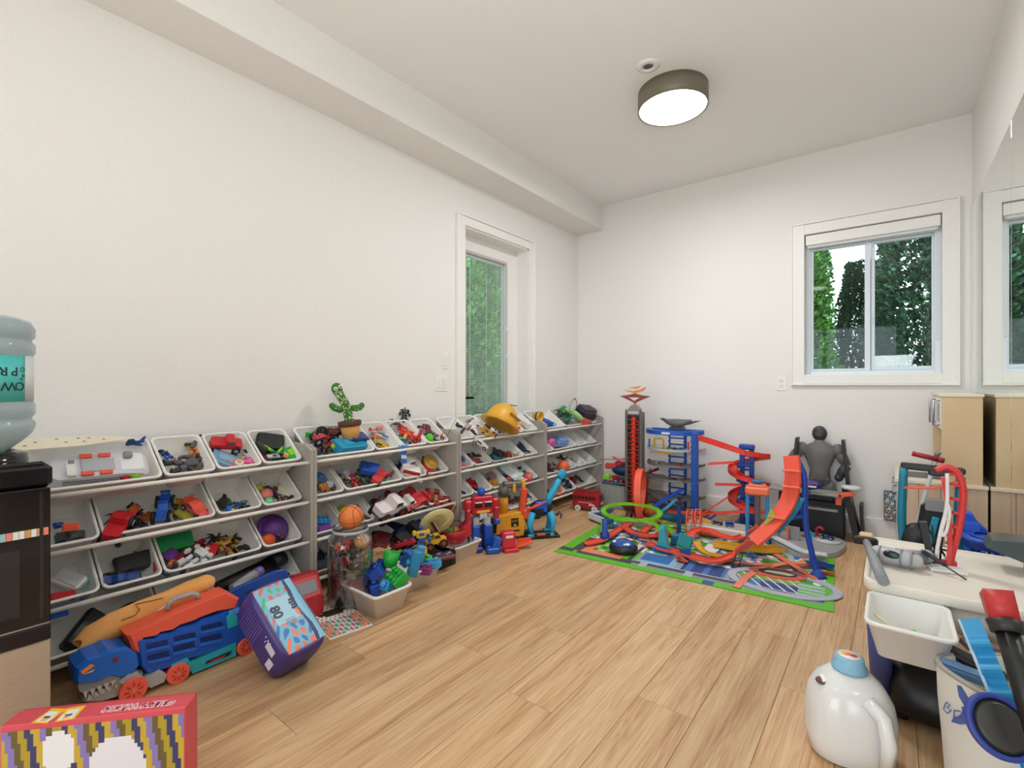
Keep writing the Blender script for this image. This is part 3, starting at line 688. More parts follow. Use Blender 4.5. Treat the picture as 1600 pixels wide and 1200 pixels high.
def bike(L, c1, c2, lab='', name='toy_motorcycle', cat='toy motorcycle', wcol='black'):
    t = thing(name, lab, cat)
    for x in (-.32, .32):
        g = G().m(wcol); g.tube([(x*L+math.cos(q)*.15*L, 0, .18*L+math.sin(q)*.15*L) for q in [2*PI*i/16 for i in range(16)]], .035*L, 6, True); o = emit(g, 'wheel', t)
        emit(G().m(c2).cyl((x*L, -.02*L, .18*L), (x*L, .02*L, .18*L), .10*L, n=10), 'hub', o)
    emit(G().m(c1).prism([(-.42*L, .38*L), (-.1*L, .22*L), (.1*L, .2*L), (.28*L, .42*L), (.12*L, .52*L), (-.1*L, .40*L)], -.06*L, .06*L, shrink=.8), 'body', t)
    emit(G().m(c2).tube([(.32*L, 0, .18*L), (.22*L, 0, .55*L)], .02*L).tube([(.22*L, -.12*L, .56*L), (.22*L, .12*L, .56*L)], .015*L), 'fork', t); return t
def disc(r, th, col, col2, lab='', name='toy_disc', cat='toy'):
    t = thing(name, lab, cat); emit(G().m(col).lathe([(.001, 0), (r*.9, 0), (r, th*.3), (r, th*.7), (r*.9, th), (r*.6, th)], n=24), 'rim', t)
    emit(G().m(col2).lathe([(r*.6, th*.9), (r*.55, th*1.25), (.001, th*1.35)], n=20), 'centre', t); return t
def hat(r, h, col, lab='', name='toy_helmet', cat='toy helmet', brim=1.25, logo=None):
    t = thing(name, lab, cat); emit(G().m(col).sph((0, 0, 0), (r, r*.85, h), 20, 8, .5, 1.0), 'dome', t)
    emit(G().m(col).lathe([(r*.8, 0), (r*brim, -.004), (r*brim, .004), (r*.8, .01)], n=24), 'brim', t)
    if logo: emit(G().m(logo).box((0, -r*.8, h*.45), (r*.9, .006, h*.12), .001, (.6, 0, 0)).box((0, 0, h*1.0), (.014, r*1.2, .006), .002), 'badge', t)
    return t
def cup(r, h, col, lab='', name='toy_cup', cat='toy', col2=None):
    t = thing(name, lab, cat); emit(G().m(col).lathe([(.001, 0), (r*.75, 0), (r, h), (r*.93, h), (r*.7, .004), (.001, .004)], n=20, caps=False), 'shell', t)
    if col2: emit(G().m(col2).lathe([(r*.86, h*.4), (r*.95, h*.7), (r*.97, h*.7), (r*.88, h*.4)], n=20, caps=False), 'band', t)
    return t
def rod(L, r, c1, c2, lab='', name='toy_stick', cat='toy'):
    t = thing(name, lab, cat); emit(G().m(c1).cyl((-L/2, 0, r), (L*.3, 0, r), r, n=10), 'shaft', t)
    emit(G().m(c2).cyl((L*.3, 0, r), (L/2, 0, r), r*1.15, r*1.0, n=10), 'tip', t); return t
def claw(L, c1, c2, lab='', seed=0, name='toy_creature', cat='toy creature'):
    """spiky many-limbed toy"""
    t = thing(name, lab, cat); rnd = random.Random(seed); emit(G().m(c1).sph((0, 0, .18*L), (.2*L, .15*L, .12*L), 10, 7), 'body', t)
    for k in range(7):
        q = 2*PI*k/7+rnd.uniform(-.3, .3); e = Vector((math.cos(q)*.28*L, math.sin(q)*.28*L, rnd.uniform(.2, .36)*L)); f = Vector((math.cos(q)*.48*L, math.sin(q)*.48*L, rnd.uniform(0, .2)*L))
        emit(G().m(c2 if k % 2 else c1).tube([(math.cos(q)*.12*L, math.sin(q)*.12*L, .18*L), e, f], [.05*L, .045*L, .012*L], 7), 'limb', t)
    return t
def wedge(L, Wd, Hh, c1, c2, lab='', name='toy_ramp', cat='toy'):
    t = thing(name, lab, cat); emit(G().m(c1).prism([(-L/2, 0), (L/2, 0), (L/2, Hh*.25), (-L/2, Hh)], -Wd/2, Wd/2, shrink=.93), 'body', t)
    emit(G().m(c2).box((0, 0, Hh*.66), (L*.6, Wd*.5, .006), .001, (0, math.atan2(Hh*.75, L), 0)), 'panel', t); return t
def sheet(poly, th, col, lab='', name='toy_panel', cat='toy', dots=None):
    t = thing(name, lab, cat); emit(G().m(col).prism(poly, 0, th, 'z', .97), 'panel', t)
    if dots:
        g = G().m('grey')
        for x, y in dots: g.cyl((x, y, th), (x, y, th+.0015), .005, n=10)
        emit(g, 'hole_rim', t)
    return t
# ---------------------------------------------------------------- toys in the bins
def kx(px):
    """metres along the shelf per photo pixel"""
    def y(p):
        d = ray(p, 602); return d.y*(-2.40/d.x)
    return y(px+.5)-y(px-.5)
def B(u, r, px, py, gen, sz, *a, ang=0, lie=(0, 0, 0), h=.01, **k):
    lab = k.pop('lab'); t = gen(sz*kx(px), *a, lab=lab + ' in ' + RN[r] + ' of ' + US[u], **k)
    return inbin(t, u, r, px, py, ang, lie, h)
FL = (-90, 0, 0)
def brk(L, *a, **k): return brick(L, L*.5, L*.35, *a, **k)
def bx(L, wr, hr, *a, **k): return boxtoy(L, L*wr, L*hr, *a, **k)
def dsc(L, tr, *a, **k): return disc(L/2, L*tr, *a, **k)
def bl(L, *a, **k): return ball(L/2, *a, **k)
def rd(L, rr, *a, **k): return rod(L, L*rr, *a, **k)
def wdg(L, wr, hr, *a, **k): return wedge(L, L*wr, L*hr, *a, **k)
def cp(L, hr, *a, **k): return cup(L/2, L*hr, *a, **k)
# --- unit beside the cooler, top row
inbin(sheet([(-.22, -.05), (-.15, -.08), (.02, -.075), (.2, -.03), (.13, .0), (.05, .03), (-.1, .04), (-.2, .01)], .004, 'cream', 'cream perforated wing panel bridging cooler and top left bin', 'toy_wing_panel', 'toy',
      [(-.1, -.01), (-.04, .01), (-.02, -.03), (.02, .005), (.05, .0), (-.13, -.04), (.03, -.035), (.09, -.025)]), 0, 0, 108, 690, 0, (-20, 0, 0), .15)
def shuttle(L, lab=''):
    t = thing('toy_shuttle', lab, 'toy spacecraft'); w = L*.34
    emit(G().m('#dcdce2').prism([(-.5*L, 0), (.36*L, 0), (.5*L, .10*L), (.44*L, .17*L), (.2*L, .20*L), (-.5*L, .16*L)], -w/2, w/2, shrink=.9), 'hull', t)
    emit(G().m('#b9bac2').box((-.05*L, 0, .19*L), (.34*L, w*.6, .02*L), .004), 'cargo_bay', t)
    emit(G().m('#f0f0f4').box((.30*L, 0, .16*L), (.28*L, w*.85, .10*L), .02), 'nose_cabin', t)
    emit(G().m('grey').box((.26*L, w*.28, .23*L), (.10*L, .10*L, .09*L), .01), 'engine_pod', t)
    emit(G().m('white').box((-.32*L, -.01, .19*L), (.10*L, w*.7, .05*L), .004).m('grey').box((-.32*L, w*.15, .218*L), (.06*L, .05*L, .006)), 'control_panel', t)
    for x in (-.17, .02):
        for s in (-1, 1): emit(G().m('coral').box((x*L, s*w*.40, .205*L), (.13*L, .06*L, .035*L), .008), 'landing_pad', t)
    g = G().m('dark')
    for k in range(3): g.box((.0, -w/2-.0005, (.03+.035*k)*L), (.8*L, .002, .006*L))
    emit(g, 'stripe', t); return t
B(0, 0, 160, 728, shuttle, 150, ang=-3, lie=(14, 0, 0), h=.055, lab='grey-white toy shuttle with four orange pads')
B(0, 0, 208, 690, plane, 52, 'dblue', 'dblue', ang=150, lie=(60, 30, 0), h=.05, lab='blue pointed toy jet fin')
B(0, 0, 211, 742, bl, 18, 'lime', h=.06, lab='small lime ball under shuttle')
B(0, 0, 196, 745, bl, 18, 'red', h=.055, lab='small red ball under shuttle')
B(0, 0, 288, 724, figure, 66, 'dgrey', '#5b5048', 'dark', bulk=1.5, pose=3, ang=-70, lie=FL, h=.03, lab='dark grey armoured toy figure lying sideways')
B(0, 0, 254, 708, figure, 44, 'navy', 'dgrey', 'blue', bulk=1.3, pose=5, ang=20, lie=FL, h=.02, lab='small blue and grey toy figure')
B(0, 0, 307, 704, figure, 50, 'lorange', 'lime', 'brown', bulk=1.4, pose=9, ang=-20, lie=FL, h=.03, lab='lime and orange toy figure')
B(0, 0, 313, 728, brk, 20, 'maroon', 3, 2, h=.03, ang=20, lab='maroon building block')
B(0, 0, 303, 690, gun, 42, 'dgrey', 'dark', ang=55, lie=(80, 0, 0), h=.06, lab='dark grey toy blaster pointing up')
B(0, 0, 354, 692, car, 48, 'red', 'dgrey', 'truck', ang=-12, lie=(8, 0, 0), h=.055, lab='red toy off-road truck')
B(0, 0, 353, 716, wdg, 44, .7, .45, '#7ba0c0', '#90b4d0', ang=-25, h=.035, lab='pale blue folded toy case')
B(0, 0, 378, 722, figure, 44, 'pink', '#f0c8a8', 'salmon', bulk=1.2, pose=2, ang=-95, lie=FL, h=.05, lab='pink toy doll lying down')
B(0, 0, 374, 722, dsc, 13, .3, 'cream', 'tan', h=.085, lab='small cream ring disc')
B(0, 0, 396, 714, rd, 20, .2, 'dark', 'dark', ang=70, h=.04, lab='short black tube')
B(0, 0, 388, 706, bx, 18, .6, .3, 'white', lidcol='dark', ang=10, h=.04, lab='white and dark keypad toy')
B(0, 0, 422, 692, bx, 42, .8, .3, 'black', ang=-20, lie=(20, 0, 0), h=.02, bev=.03, lab='black padded pouch')
B(0, 0, 408, 700, bx, 26, .35, .5, 'dark', ang=-70, h=.03, lab='dark toy walkie talkie')
B(0, 0, 420, 701, rd, 18, .12, 'lime', 'green', ang=-60, h=.06, lab='lime plastic stick leaning left')
B(0, 0, 438, 703, rd, 18, .12, 'lime', 'green', ang=40, h=.06, lab='lime plastic stick leaning right')
B(0, 0, 427, 713, bx, 22, .45, .15, 'dark', lidcol='silver', detail='dark', ang=-4, h=.06, lab='dark toy calculator')
B(0, 0, 446, 711, bx, 11, .7, .4, 'tan', ang=-50, h=.05, lab='small tan block')
B(0, 0, 458, 705, wdg, 26, .9, .5, 'green', 'lime', ang=-170, h=.05, lab='bright green plastic scoop')
# second row
B(0, 1, 110, 838, car, 46, 'dgrey', 'grey', 'truck', ang=-4, h=.02, lab='grey toy tow truck', monster=True)
B(0, 1, 110, 823, bx, 26, .7, .25, 'coral', ang=-5, h=.10, lab='orange plastic lid on grey truck')
B(0, 1, 92, 820, wdg, 18, .7, .4, 'dblue', 'blue', ang=10, h=.09, lab='small blue ramp on grey truck')
B(0, 1, 184, 822, car, 70, 'red', 'dgrey', 'truck', ang=58, lie=(0, 0, 0), h=.03, lab='red toy tow truck with grey rear', monster=True)
B(0, 1, 203, 805, car, 56, 'orange', 'dark', 'race', ang=50, lie=(30, 0, 0), h=.03, lab='orange toy racing car')
B(0, 1, 215, 822, claw, 50, 'black', 'dark', seed=3, h=.03, lab='black jagged toy creature')
B(0, 1, 255, 793, car, 64, 'blue', 'black', 'race', ang=-112, lie=(14, 0, 0), h=.04, lab='large blue toy buggy with black wheels', monster=True)
B(0, 1, 306, 792, car, 48, 'coral', 'dgrey', 'sport', ang=-68, h=.045, lab='coral red toy sports car')
B(0, 1, 290, 806, bx, 40, .35, .15, '#c8c04a', ang=-60, h=.02, lab='olive yellow toy track piece')
B(0, 1, 173, 832, bl, 16, 'red', h=.05, lab='small red ball')
B(0, 1, 345, 789, plane, 44, 'black', 'dark', ang=-50, h=.02, lie=(20, 0, 0), lab='black winged toy creature')
B(0, 1, 358, 795, bl, 12, 'blue', h=.06, lab='small blue ball')
B(0, 1, 362, 798, dsc, 10, .7, 'yellow', 'yellow', h=.06, lab='small yellow wheel')
B(0, 1, 374, 786, bike, 30, 'dblue', 'lgrey', ang=12, lie=(60, 0, 0), h=.03, lab='dark blue toy motorbike')
B(0, 1, 386, 792, gun, 22, 'dark', 'dgrey', ang=20, lie=(80, 0, 0), h=.03, lab='dark toy blaster')
B(0, 1, 405, 763, bl, 13, '#c8c040', h=.03, lab='mustard yellow ball')
B(0, 1, 416, 773, bl, 20, 'salmon', h=.03, lab='salmon pink ball')
B(0, 1, 420, 783, cp, 14, .7, 'mint', h=.05, lab='mint green cup', lie=(180, 0, 0))
B(0, 1, 412, 757, figure, 14, 'white', 'dred', 'brown', bulk=1.4, pose=4, ang=0, lie=FL, h=.06, lab='tiny white and red toy figure')
B(0, 1, 433, 772, claw, 20, 'dblue', 'navy', seed=5, h=.02, lab='dark blue toy creature')
B(0, 1, 447, 767, bx, 32, .8, .06, '#c8bca4', lidcol='cream', ang=-40, h=.03, lab='beige toy grille card')
B(0, 1, 438, 781, figure, 22, 'brown', 'skin', 'white', bulk=1.3, pose=7, ang=-80, lie=FL, h=.05, lab='brown and white toy figure')
B(0, 1, 456, 776, gun, 22, 'dark', 'dark', ang=20, lie=(80, 0, 0), h=.05, lab='black toy pistol')
# third row
B(0, 2, 108, 905, bx, 56, .55, .3, 'white', lidcol='lgrey', ang=-50, lie=(10, 0, 0), h=.06, bev=.02, lab='white toy console hanging over rim')
B(0, 2, 98, 932, bx, 40, .5, .25, 'red', ang=-10, h=.06, lab='red plastic base under white console')
def ring(L, rr, c, lab=''):
    t = thing('toy_ring', lab, 'toy'); emit(G().m(c).tube([(math.cos(q)*L/2, math.sin(q)*L/2, L*rr) for q in [2*PI*i/20 for i in range(20)]], L*rr, 6, True), 'ring', t)
    emit(G().m('dgrey').box((0, L/2, L*rr), (L*.2, L*.12, L*.14), .003), 'clasp', t); return t
B(0, 2, 126, 912, ring, 26, .06, 'teal', h=.07, lab='teal plastic bracelet ring')
B(0, 2, 130, 932, bx, 14, .6, .4, '#3f66d8', ang=10, h=.05, lab='small bright blue block over rim')
B(0, 2, 92, 958, bx, 30, .6, .2, 'blue', ang=0, h=.0, lab='blue plastic plate under rim')
B(0, 2, 211, 878, bx, 66, .55, .2, 'dark', ang=4, lie=(16, 0, 0), h=.03, bev=.012, lab='dark toy tablet console')
B(0, 2, 244, 878, rd, 40, .12, 'red', 'red', ang=78, h=.06, lab='red bent handle bar')
B(0, 2, 191, 903, car, 58, 'dblue', 'black', 'race', ang=-6, lie=(25, 0, 0), h=.04, lab='dark blue and black toy racing car', monster=True)
B(0, 2, 270, 847, bx, 66, .5, .2, 'green', lidcol='#1a8a50', ang=0, lie=(18, 0, 0), h=.04, lab='green flat toy case')
B(0, 2, 302, 872, robot, 70, 'white', '#e8e8ea', 'dgrey', pose=4, ang=-62, lie=FL, h=.05, lab='white toy robot lying diagonally')
B(0, 2, 297, 858, bx, 64, .12, .1, 'dred', ang=28, h=.05, lab='long dark red toy blade')
B(0, 2, 332, 860, bx, 26, .5, .3, 'red', ang=55, h=.05, lab='red toy wing block')
B(0, 2, 358, 856, robot, 56, 'gold', '#8a6a3a', 'black', pose=8, ang=15, lie=FL, h=.04, lab='gold and black toy robot')
B(0, 2, 340, 842, claw, 44, 'black', 'dark', seed=8, h=.03, lab='black toy spider creature')
B(0, 2, 378, 858, car, 26, 'black', 'white', 'sport', ang=10, h=.04, lab='black toy car with white windows')
B(0, 2, 266, 866, bx, 24, .9, .3, 'purple', ang=30, h=.05, lab='purple toy block')
B(0, 2, 272, 878, wdg, 22, .5, .3, 'lorange', 'orange', ang=50, h=.05, lab='orange toy wedge')
B(0, 2, 252, 872, bx, 24, 1.0, .3, 'black', detail='white', ang=0, h=.04, lab='black toy controller with white buttons')
B(0, 2, 246, 890, wdg, 18, .5, .3, 'lorange', 'tan', ang=75, h=.05, lab='pale orange wedge beside dark tablet')
B(0, 2, 262, 893, ring, 16, .08, 'dblue', h=.05, lab='small dark blue ring')
t = hat(.062, .06, 'purple', 'purple plastic dome in third row of shelf beside water cooler', 'toy_dome', 'toy'); inbin(t, 0, 2, 428, 826, 0, (25, 0, 0), .02)
t = hat(.036, .045, 'orange', 'small orange toy helmet in third row of shelf beside water cooler', 'toy_helmet', 'toy helmet', 1.05); inbin(t, 0, 2, 419, 842, 0, (10, 0, 0), .04)
B(0, 2, 431, 832, rd, 26, .03, 'lgrey', 'dgrey', ang=-70, h=.07, lab='thin grey rod')
B(0, 2, 437, 845, claw, 24, 'black', 'orange', seed=2, h=.03, lab='black and orange toy creature')
# bottom row
B(0, 3, 130, 985, bx, 90, .4, .25, 'black', lidcol='dark', ang=50, lie=(30, 0, 0), h=.05, bev=.015, lab='black toy guitar case')
B(0, 3, 210, 960, dsc, 60, .2, 'dark', 'black', h=.02, lab='dark toy wheel')
t = rod(.33, .035, 'black', 'dark', 'long black padded toy sleeve in bottom row of shelf beside water cooler'); inbin(t, 0, 3, 396, 894, 12, (0, 0, 0), .06)
B(0, 3, 352, 917, dsc, 34, .2, '#9a8468', 'lilac', h=.05, lab='spiked brown disc with lilac centre')
t = rod(.16, .022, 'lgrey', 'lilac', 'grey tube with lilac end in bottom row of shelf beside water cooler'); inbin(t, 0, 3, 386, 905, 20, (0, 0, 0), .10)
B(0, 3, 372, 908, bx, 9, .8, .8, 'red', h=.10, lab='small red cap block')
B(0, 3, 322, 935, bx, 14, .8, .6, 'blue', ang=20, h=.06, lab='blue toy block beside felt bag')
B(0, 3, 455, 905, figure, 34, 'white', 'black', 'black', bulk=1.5, pose=6, ang=-70, lie=FL, h=.05, lab='white and black toy figure')
# --- unit under the cactus, top row
B(1, 0, 489, 666, brk, 15, 'yellow', 2, 2, ang=10, h=.035, lab='yellow building block')
B(1, 0, 484, 677, wdg, 15, .7, .5, 'green', 'lime', ang=20, h=.04, lab='green toy wedge')
B(1, 0, 496, 672, brk, 12, '#c8d820', 2, 2, ang=-20, h=.05, lab='lime yellow building block')
B(1, 0, 491, 680, bx, 9, 1, .8, 'navy', ang=30, h=.05, lab='small navy cube')
B(1, 0, 501, 678, bx, 13, .6, .5, '#f0b8a8', ang=10, h=.05, lab='pale pink toy block')
B(1, 0, 505, 684, car, 34, '#b8404a', 'black', 'race', ang=4, h=.05, monster=True, lab='dusty red toy racer with big wheels')
B(1, 0, 503, 674, dsc, 15, .5, 'black', 'dark', lie=(60, 0, 0), h=.05, lab='black toy wheel')
B(1, 0, 529, 676, car, 36, '#6a2c28', 'black', 'race', ang=8, h=.05, monster=True, lab='brown toy buggy with black wheels')
B(1, 0, 506, 701, claw, 24, 'black', 'red', seed=11, h=.04, lab='black and red spiky toy')
B(1, 0, 518, 692, brk, 13, 'red', 2, 2, ang=8, h=.05, lab='red building block')
B(1, 0, 521, 697, bl, 8, '#b8c820', h=.06, lab='tiny yellow-green ball')
B(1, 0, 561, 683, car, 32, 'dblue', 'dgrey', 'sport', ang=8, h=.07, lab='dark blue toy sports car')
B(1, 0, 556, 693, wdg, 66, .32, .22, '#2098c0', '#2aa8d0', ang=10, h=.05, lab='long cyan toy ramp')
B(1, 0, 590, 672, plane, 28, 'silver', 'coral', ang=-20, h=.04, lab='silver toy plane with coral wings')
B(1, 0, 594, 668, bx, 11, .5, .3, 'salmon', ang=20, h=.06, lab='salmon toy block')
B(1, 0, 611, 680, rd, 36, .05, 'silver', 'sky', ang=-38, h=.05, lab='long grey toy sword with sky blue tip')
B(1, 0, 606, 685, rd, 34, .06, '#d8d4c8', 'white', ang=-38, h=.04, lab='long cream toy sword')
B(1, 0, 614, 686, rd, 28, .05, 'blue', 'sky', ang=-38, h=.05, lab='blue toy sword')
B(1, 0, 618, 661, claw, 20, '#4a4844', '#5a5650', seed=4, h=.06, lab='dark grey toy tortoise')
B(1, 0, 633, 650, robot, 26, 'black', 'dark', 'black', pose=3, ang=-20, lie=(-60, 0, 0), h=.06, lab='black toy ninja figure')
B(1, 0, 630, 673, robot, 24, 'red', 'red', 'orange', pose=5, ang=-30, lie=FL, h=.05, lab='red and orange toy robot')
B(1, 0, 643, 682, figure, 26, '#d83828', 'orange', 'dred', bulk=1.5, pose=14, ang=15, lie=FL, h=.05, lab='orange-red toy figure lying on its back')
B(1, 0, 655, 682, dino, 24, '#b82828', 'red', ang=50, h=.04, lab='red toy dinosaur')
B(1, 0, 633, 682, brk, 9, 'yellow', 2, 2, ang=40, h=.06, lab='small yellow block')
B(1, 0, 671, 671, robot, 24, '#782838', '#a03848', 'dgrey', pose=9, ang=-25, lie=FL, h=.04, lab='maroon toy robot')
B(1, 0, 671, 684, bl, 10, '#58c830', h=.04, lab='bright green ball')
B(1, 0, 679, 680, claw, 20, '#6a6058', 'grey', seed=21, h=.03, lab='grey-brown toy creature')
B(1, 0, 686, 687, gun, 16, 'dark', 'black', ang=0, lie=(80, 0, 0), h=.03, lab='black toy blaster')
B(1, 0, 661, 667, gun, 18, 'dark', 'dgrey', ang=-20, lie=(80, 0, 0), h=.04, lab='dark toy gun')
# second row
B(1, 1, 503, 757, figure, 27, '#e89838', '#e8a050', 'lorange', bulk=1.9, pose=12, ang=5, lie=FL, h=.04, lab='round orange toy figure')
t = hat(.026, .03, '#3868a0', 'small blue toy cap in second row of shelf under cactus', 'toy_hat', 'toy hat', 1.3); inbin(t, 1, 1, 501, 744, 0, (10, 0, 0), .07)
B(1, 1, 522, 741, wdg, 20, .7, .6, 'red', 'dred', ang=60, h=.03, lab='red toy wedge')
B(1, 1, 526, 751, bx, 16, .6, .5, '#8a7a70', ang=10, h=.04, lab='grey-brown toy block')
B(1, 1, 526, 761, bx, 17, .6, .5, '#6a5a54', ang=8, h=.03, lab='dark brown-grey toy block')
B(1, 1, 514, 757, bx, 9, 1.2, .6, 'lgrey', ang=0, h=.05, lab='light grey block')
B(1, 1, 541, 742, car, 24, 'silver', 'grey', 'sport', ang=-60, h=.05, lab='silver toy car')
B(1, 1, 551, 750, figure, 28, '#a02838', 'gold', 'dred', bulk=1.4, pose=15, ang=5, lie=FL, h=.05, lab='dark red toy figure with gold face')
B(1, 1, 556, 757, rd, 20, .1, 'lorange', 'blue', ang=80, h=.05, lab='orange stick with blue end')
B(1, 1, 569, 747, robot, 32, '#4a5a48', '#667050', 'dark', pose=17, ang=0, lie=FL, h=.05, lab='dark green-grey toy robot')
B(1, 1, 578, 732, bx, 26, .7, .4, '#2858b8', ang=-28, h=.08, lab='blue toy cargo box', detail='dblue')
B(1, 1, 593, 744, car, 28, '#d84848', '#b83030', 'truck', ang=30, h=.06, lab='salmon red toy truck')
B(1, 1, 591, 753, brk, 20, 'green', 4, 2, ang=10, h=.05, lab='green toy block strip')
B(1, 1, 584, 754, brk, 12, 'yellow', 2, 2, ang=-20, h=.05, lab='yellow toy block')
B(1, 1, 608, 742, bike, 22, '#a82030', 'dark', ang=20, h=.04, lab='red toy motorbike')
B(1, 1, 557, 761, wdg, 12, .7, .4, 'blue', 'blue', ang=0, h=.04, lab='small blue wedge')
B(1, 1, 642, 721, car, 29, 'white', 'black', 'sport', ang=10, h=.06, lab='white toy police car with black windows')
B(1, 1, 641, 738, car, 25, '#f0e8e4', '#b82a2a', 'van', ang=-32, h=.04, lab='white toy bus with red windows')
B(1, 1, 661, 729, plane, 40, '#b82c2c', 'red', ang=58, h=.05, lab='red toy rocket plane')
B(1, 1, 673, 723, dsc, 20, .2, '#c89848', 'gold', h=.05, lie=(20, 0, 0), lab='gold toy dish')
B(1, 1, 677, 733, figure, 24, '#88888c', 'dgrey', 'grey', bulk=1.3, pose=18, ang=-40, lie=FL, h=.04, lab='grey toy soldier figure')
B(1, 1, 690, 735, claw, 16, '#708090', 'sky', seed=31, h=.02, lab='blue-grey toy creature')
B(1, 1, 649, 745, wdg, 18, .4, .3, 'white', 'dred', ang=-40, h=.05, lab='white and red toy wedge')
# third row
B(1, 2, 502, 813, brk, 25, '#3890d0', 4, 2, ang=-18, h=.05, lab='blue block with round studs')
B(1, 2, 506, 828, bx, 22, .5, .5, '#8848a8', ang=0, h=.03, lab='purple toy block')
B(1, 2, 518, 812, rd, 22, .14, '#e0c870', 'tan', ang=-75, h=.03, lab='pale yellow plastic banana')
t = hat(.036, .045, '#98c828', 'lime green toy cap in third row of shelf under cactus', 'toy_hat', 'toy hat', 1.1); inbin(t, 1, 2, 539, 796, 0, (15, 0, 0), .05)
for i, (a_, b_, c_) in enumerate(((553, 794, -30), (559, 799, -55), (566, 804, -70), (572, 808, -60))):
    B(1, 2, a_, b_, rd, 20, .09, 'brown', 'tan', ang=c_, h=.04+.01*i, lab=('leftmost', 'second', 'third', 'rightmost')[i]+' brown and tan toy stick')
B(1, 2, 564, 815, brk, 12, 'lime', 2, 2, ang=20, h=.04, lab='lime toy block')
B(1, 2, 545, 805, brk, 14, 'yellow', 2, 2, ang=20, h=.04, lab='yellow toy block')
B(1, 2, 588, 786, dino, 22, '#8a2030', 'maroon', ang=40, h=.06, lab='maroon toy dragon')
B(1, 2, 609, 792, car, 44, '#f0e6e6', 'black', 'truck', ang=8, hub='#a02a34', monster=True, h=.06, lab='white toy monster truck with red hubs')
B(1, 2, 633, 787, car, 30, 'white', 'black', 'truck', ang=8, hub='#a02a34', monster=True, h=.05, lab='second white toy truck joined behind the first')
B(1, 2, 648, 783, car, 38, '#d83440', 'dred', 'sport', ang=-172, h=.06, lab='bright red toy sports car with white hubs', hub='white')
B(1, 2, 619, 774, car, 30, '#8a1c24', 'dark', 'race', ang=-15, h=.09, lab='dark red toy racing car')
B(1, 2, 637, 771, bx, 22, .5, .4, '#a83038', ang=20, h=.08, lab='dull red toy block')
B(1, 2, 594, 803, claw, 16, 'black', 'dark', seed=41, h=.04, lab='black toy creature')
B(1, 2, 686, 780, robot, 44, '#a03830', '#b04038', '#c8a068', pose=23, ang=52, lie=FL, h=.055, lab='large dark red toy robot hanging out')
# bottom row
B(1, 3, 500, 868, claw, 34, '#3a2c24', 'black', seed=51, h=.02, lab='black-brown toy heap creature')
B(1, 3, 505, 885, bx, 30, .7, .3, 'black', lidcol='dark', ang=0, h=.02, lab='black toy case')
B(1, 3, 589, 838, dsc, 18, .3, 'black', 'dred', h=.07, lab='black toy wheel with red centre')
B(1, 3, 603, 846, bx, 32, .8, .35, '#8c2428', lidcol='maroon', ang=-35, h=.05, lab='dark red fabric pouch', bev=.02)
B(1, 3, 620, 848, rd, 26, .08, '#e8dcb8', 'grey', ang=20, h=.05, lab='cream toy rod')
B(1, 3, 636, 826, plane, 50, '#2c4a88', 'navy', ang=12, h=.08, lab='navy toy jet')
B(1, 3, 640, 836, car, 44, 'black', 'dark', 'truck', ang=15, h=.05, monster=True, lab='black toy monster truck')
# --- unit before the glazed door, top row
def rcant(L, lab=''):
    t = car(L, '#f0542c', 'dark', 'race', lab=lab); t.name = 'toy_remote_car'
    emit(G().m('dgrey').cyl((-.1*L, 0, .25*L), (-.1*L, 0, 2.0*L), .012*L, n=6), 'antenna', t); return t
B(2, 0, 705, 669, rcant, 16, ang=-50, h=.06, lab='orange remote control car with tall aerial')
bpy.context.view_layer.update()
B(2, 0, 709, 657, bx, 12, .5, .3, '#f0a090', ang=-10, h=.04, lab='pale coral toy block')
B(2, 0, 733, 657, dino, 12, '#68806a', 'grey', ang=0, h=.05, lab='grey-green toy dinosaur')
B(2, 0, 730, 668, bike, 24, '#e8e4ec', '#c06058', ang=-160, h=.09, lab='white toy motorbike with pale wheels', wcol='dark')
B(2, 0, 743, 667, plane, 20, '#e8e8ee', 'white', ang=10, h=.07, lab='white toy plane')
B(2, 0, 720, 664, wdg, 12, .4, .3, 'navy', 'white', ang=-20, h=.08, lab='navy and white toy wing')
B(2, 0, 763, 677, robot, 20, '#d89840', '#e0a850', 'brown', pose=31, ang=30, lie=FL, h=.09, lab='gold lion-like toy robot hanging over rim')
t = hat(.14, .17, '#e0a830', 'large yellow toy hard hat in top row of shelf before glass door', 'toy_hard_hat', 'toy helmet', 1.12, '#b88820'); inbin(t, 2, 0, 782, 655, 0, (-35, 25, -20), .06)
B(2, 0, 803, 670, bx, 22, .1, .08, '#e85028', ang=5, h=.08, lab='long orange-red bar')
B(2, 0, 806, 662, bx, 8, 1.2, .7, 'tan', h=.05, lab='tan cardboard box')
B(2, 0, 788, 675, claw, 12, '#a8302c', 'dred', seed=61, h=.05, lab='red toy creature')
B(2, 0, 799, 674, brk, 7, '#b83a2c', 2, 2, h=.06, lab='brick-red toy block')
B(2, 0, 751, 692, car, 16, '#c8c4c8', 'dark', 'sport', ang=-60, h=.10, lab='silver toy car hanging over front rim')
t = wedge(.20, .17, .05, 'white', 'lgrey', 'white plastic tray in top row of shelf before glass door', 'toy_tray'); inbin(t, 2, 0, 824, 656, 90, (0, 0, 0), .04)
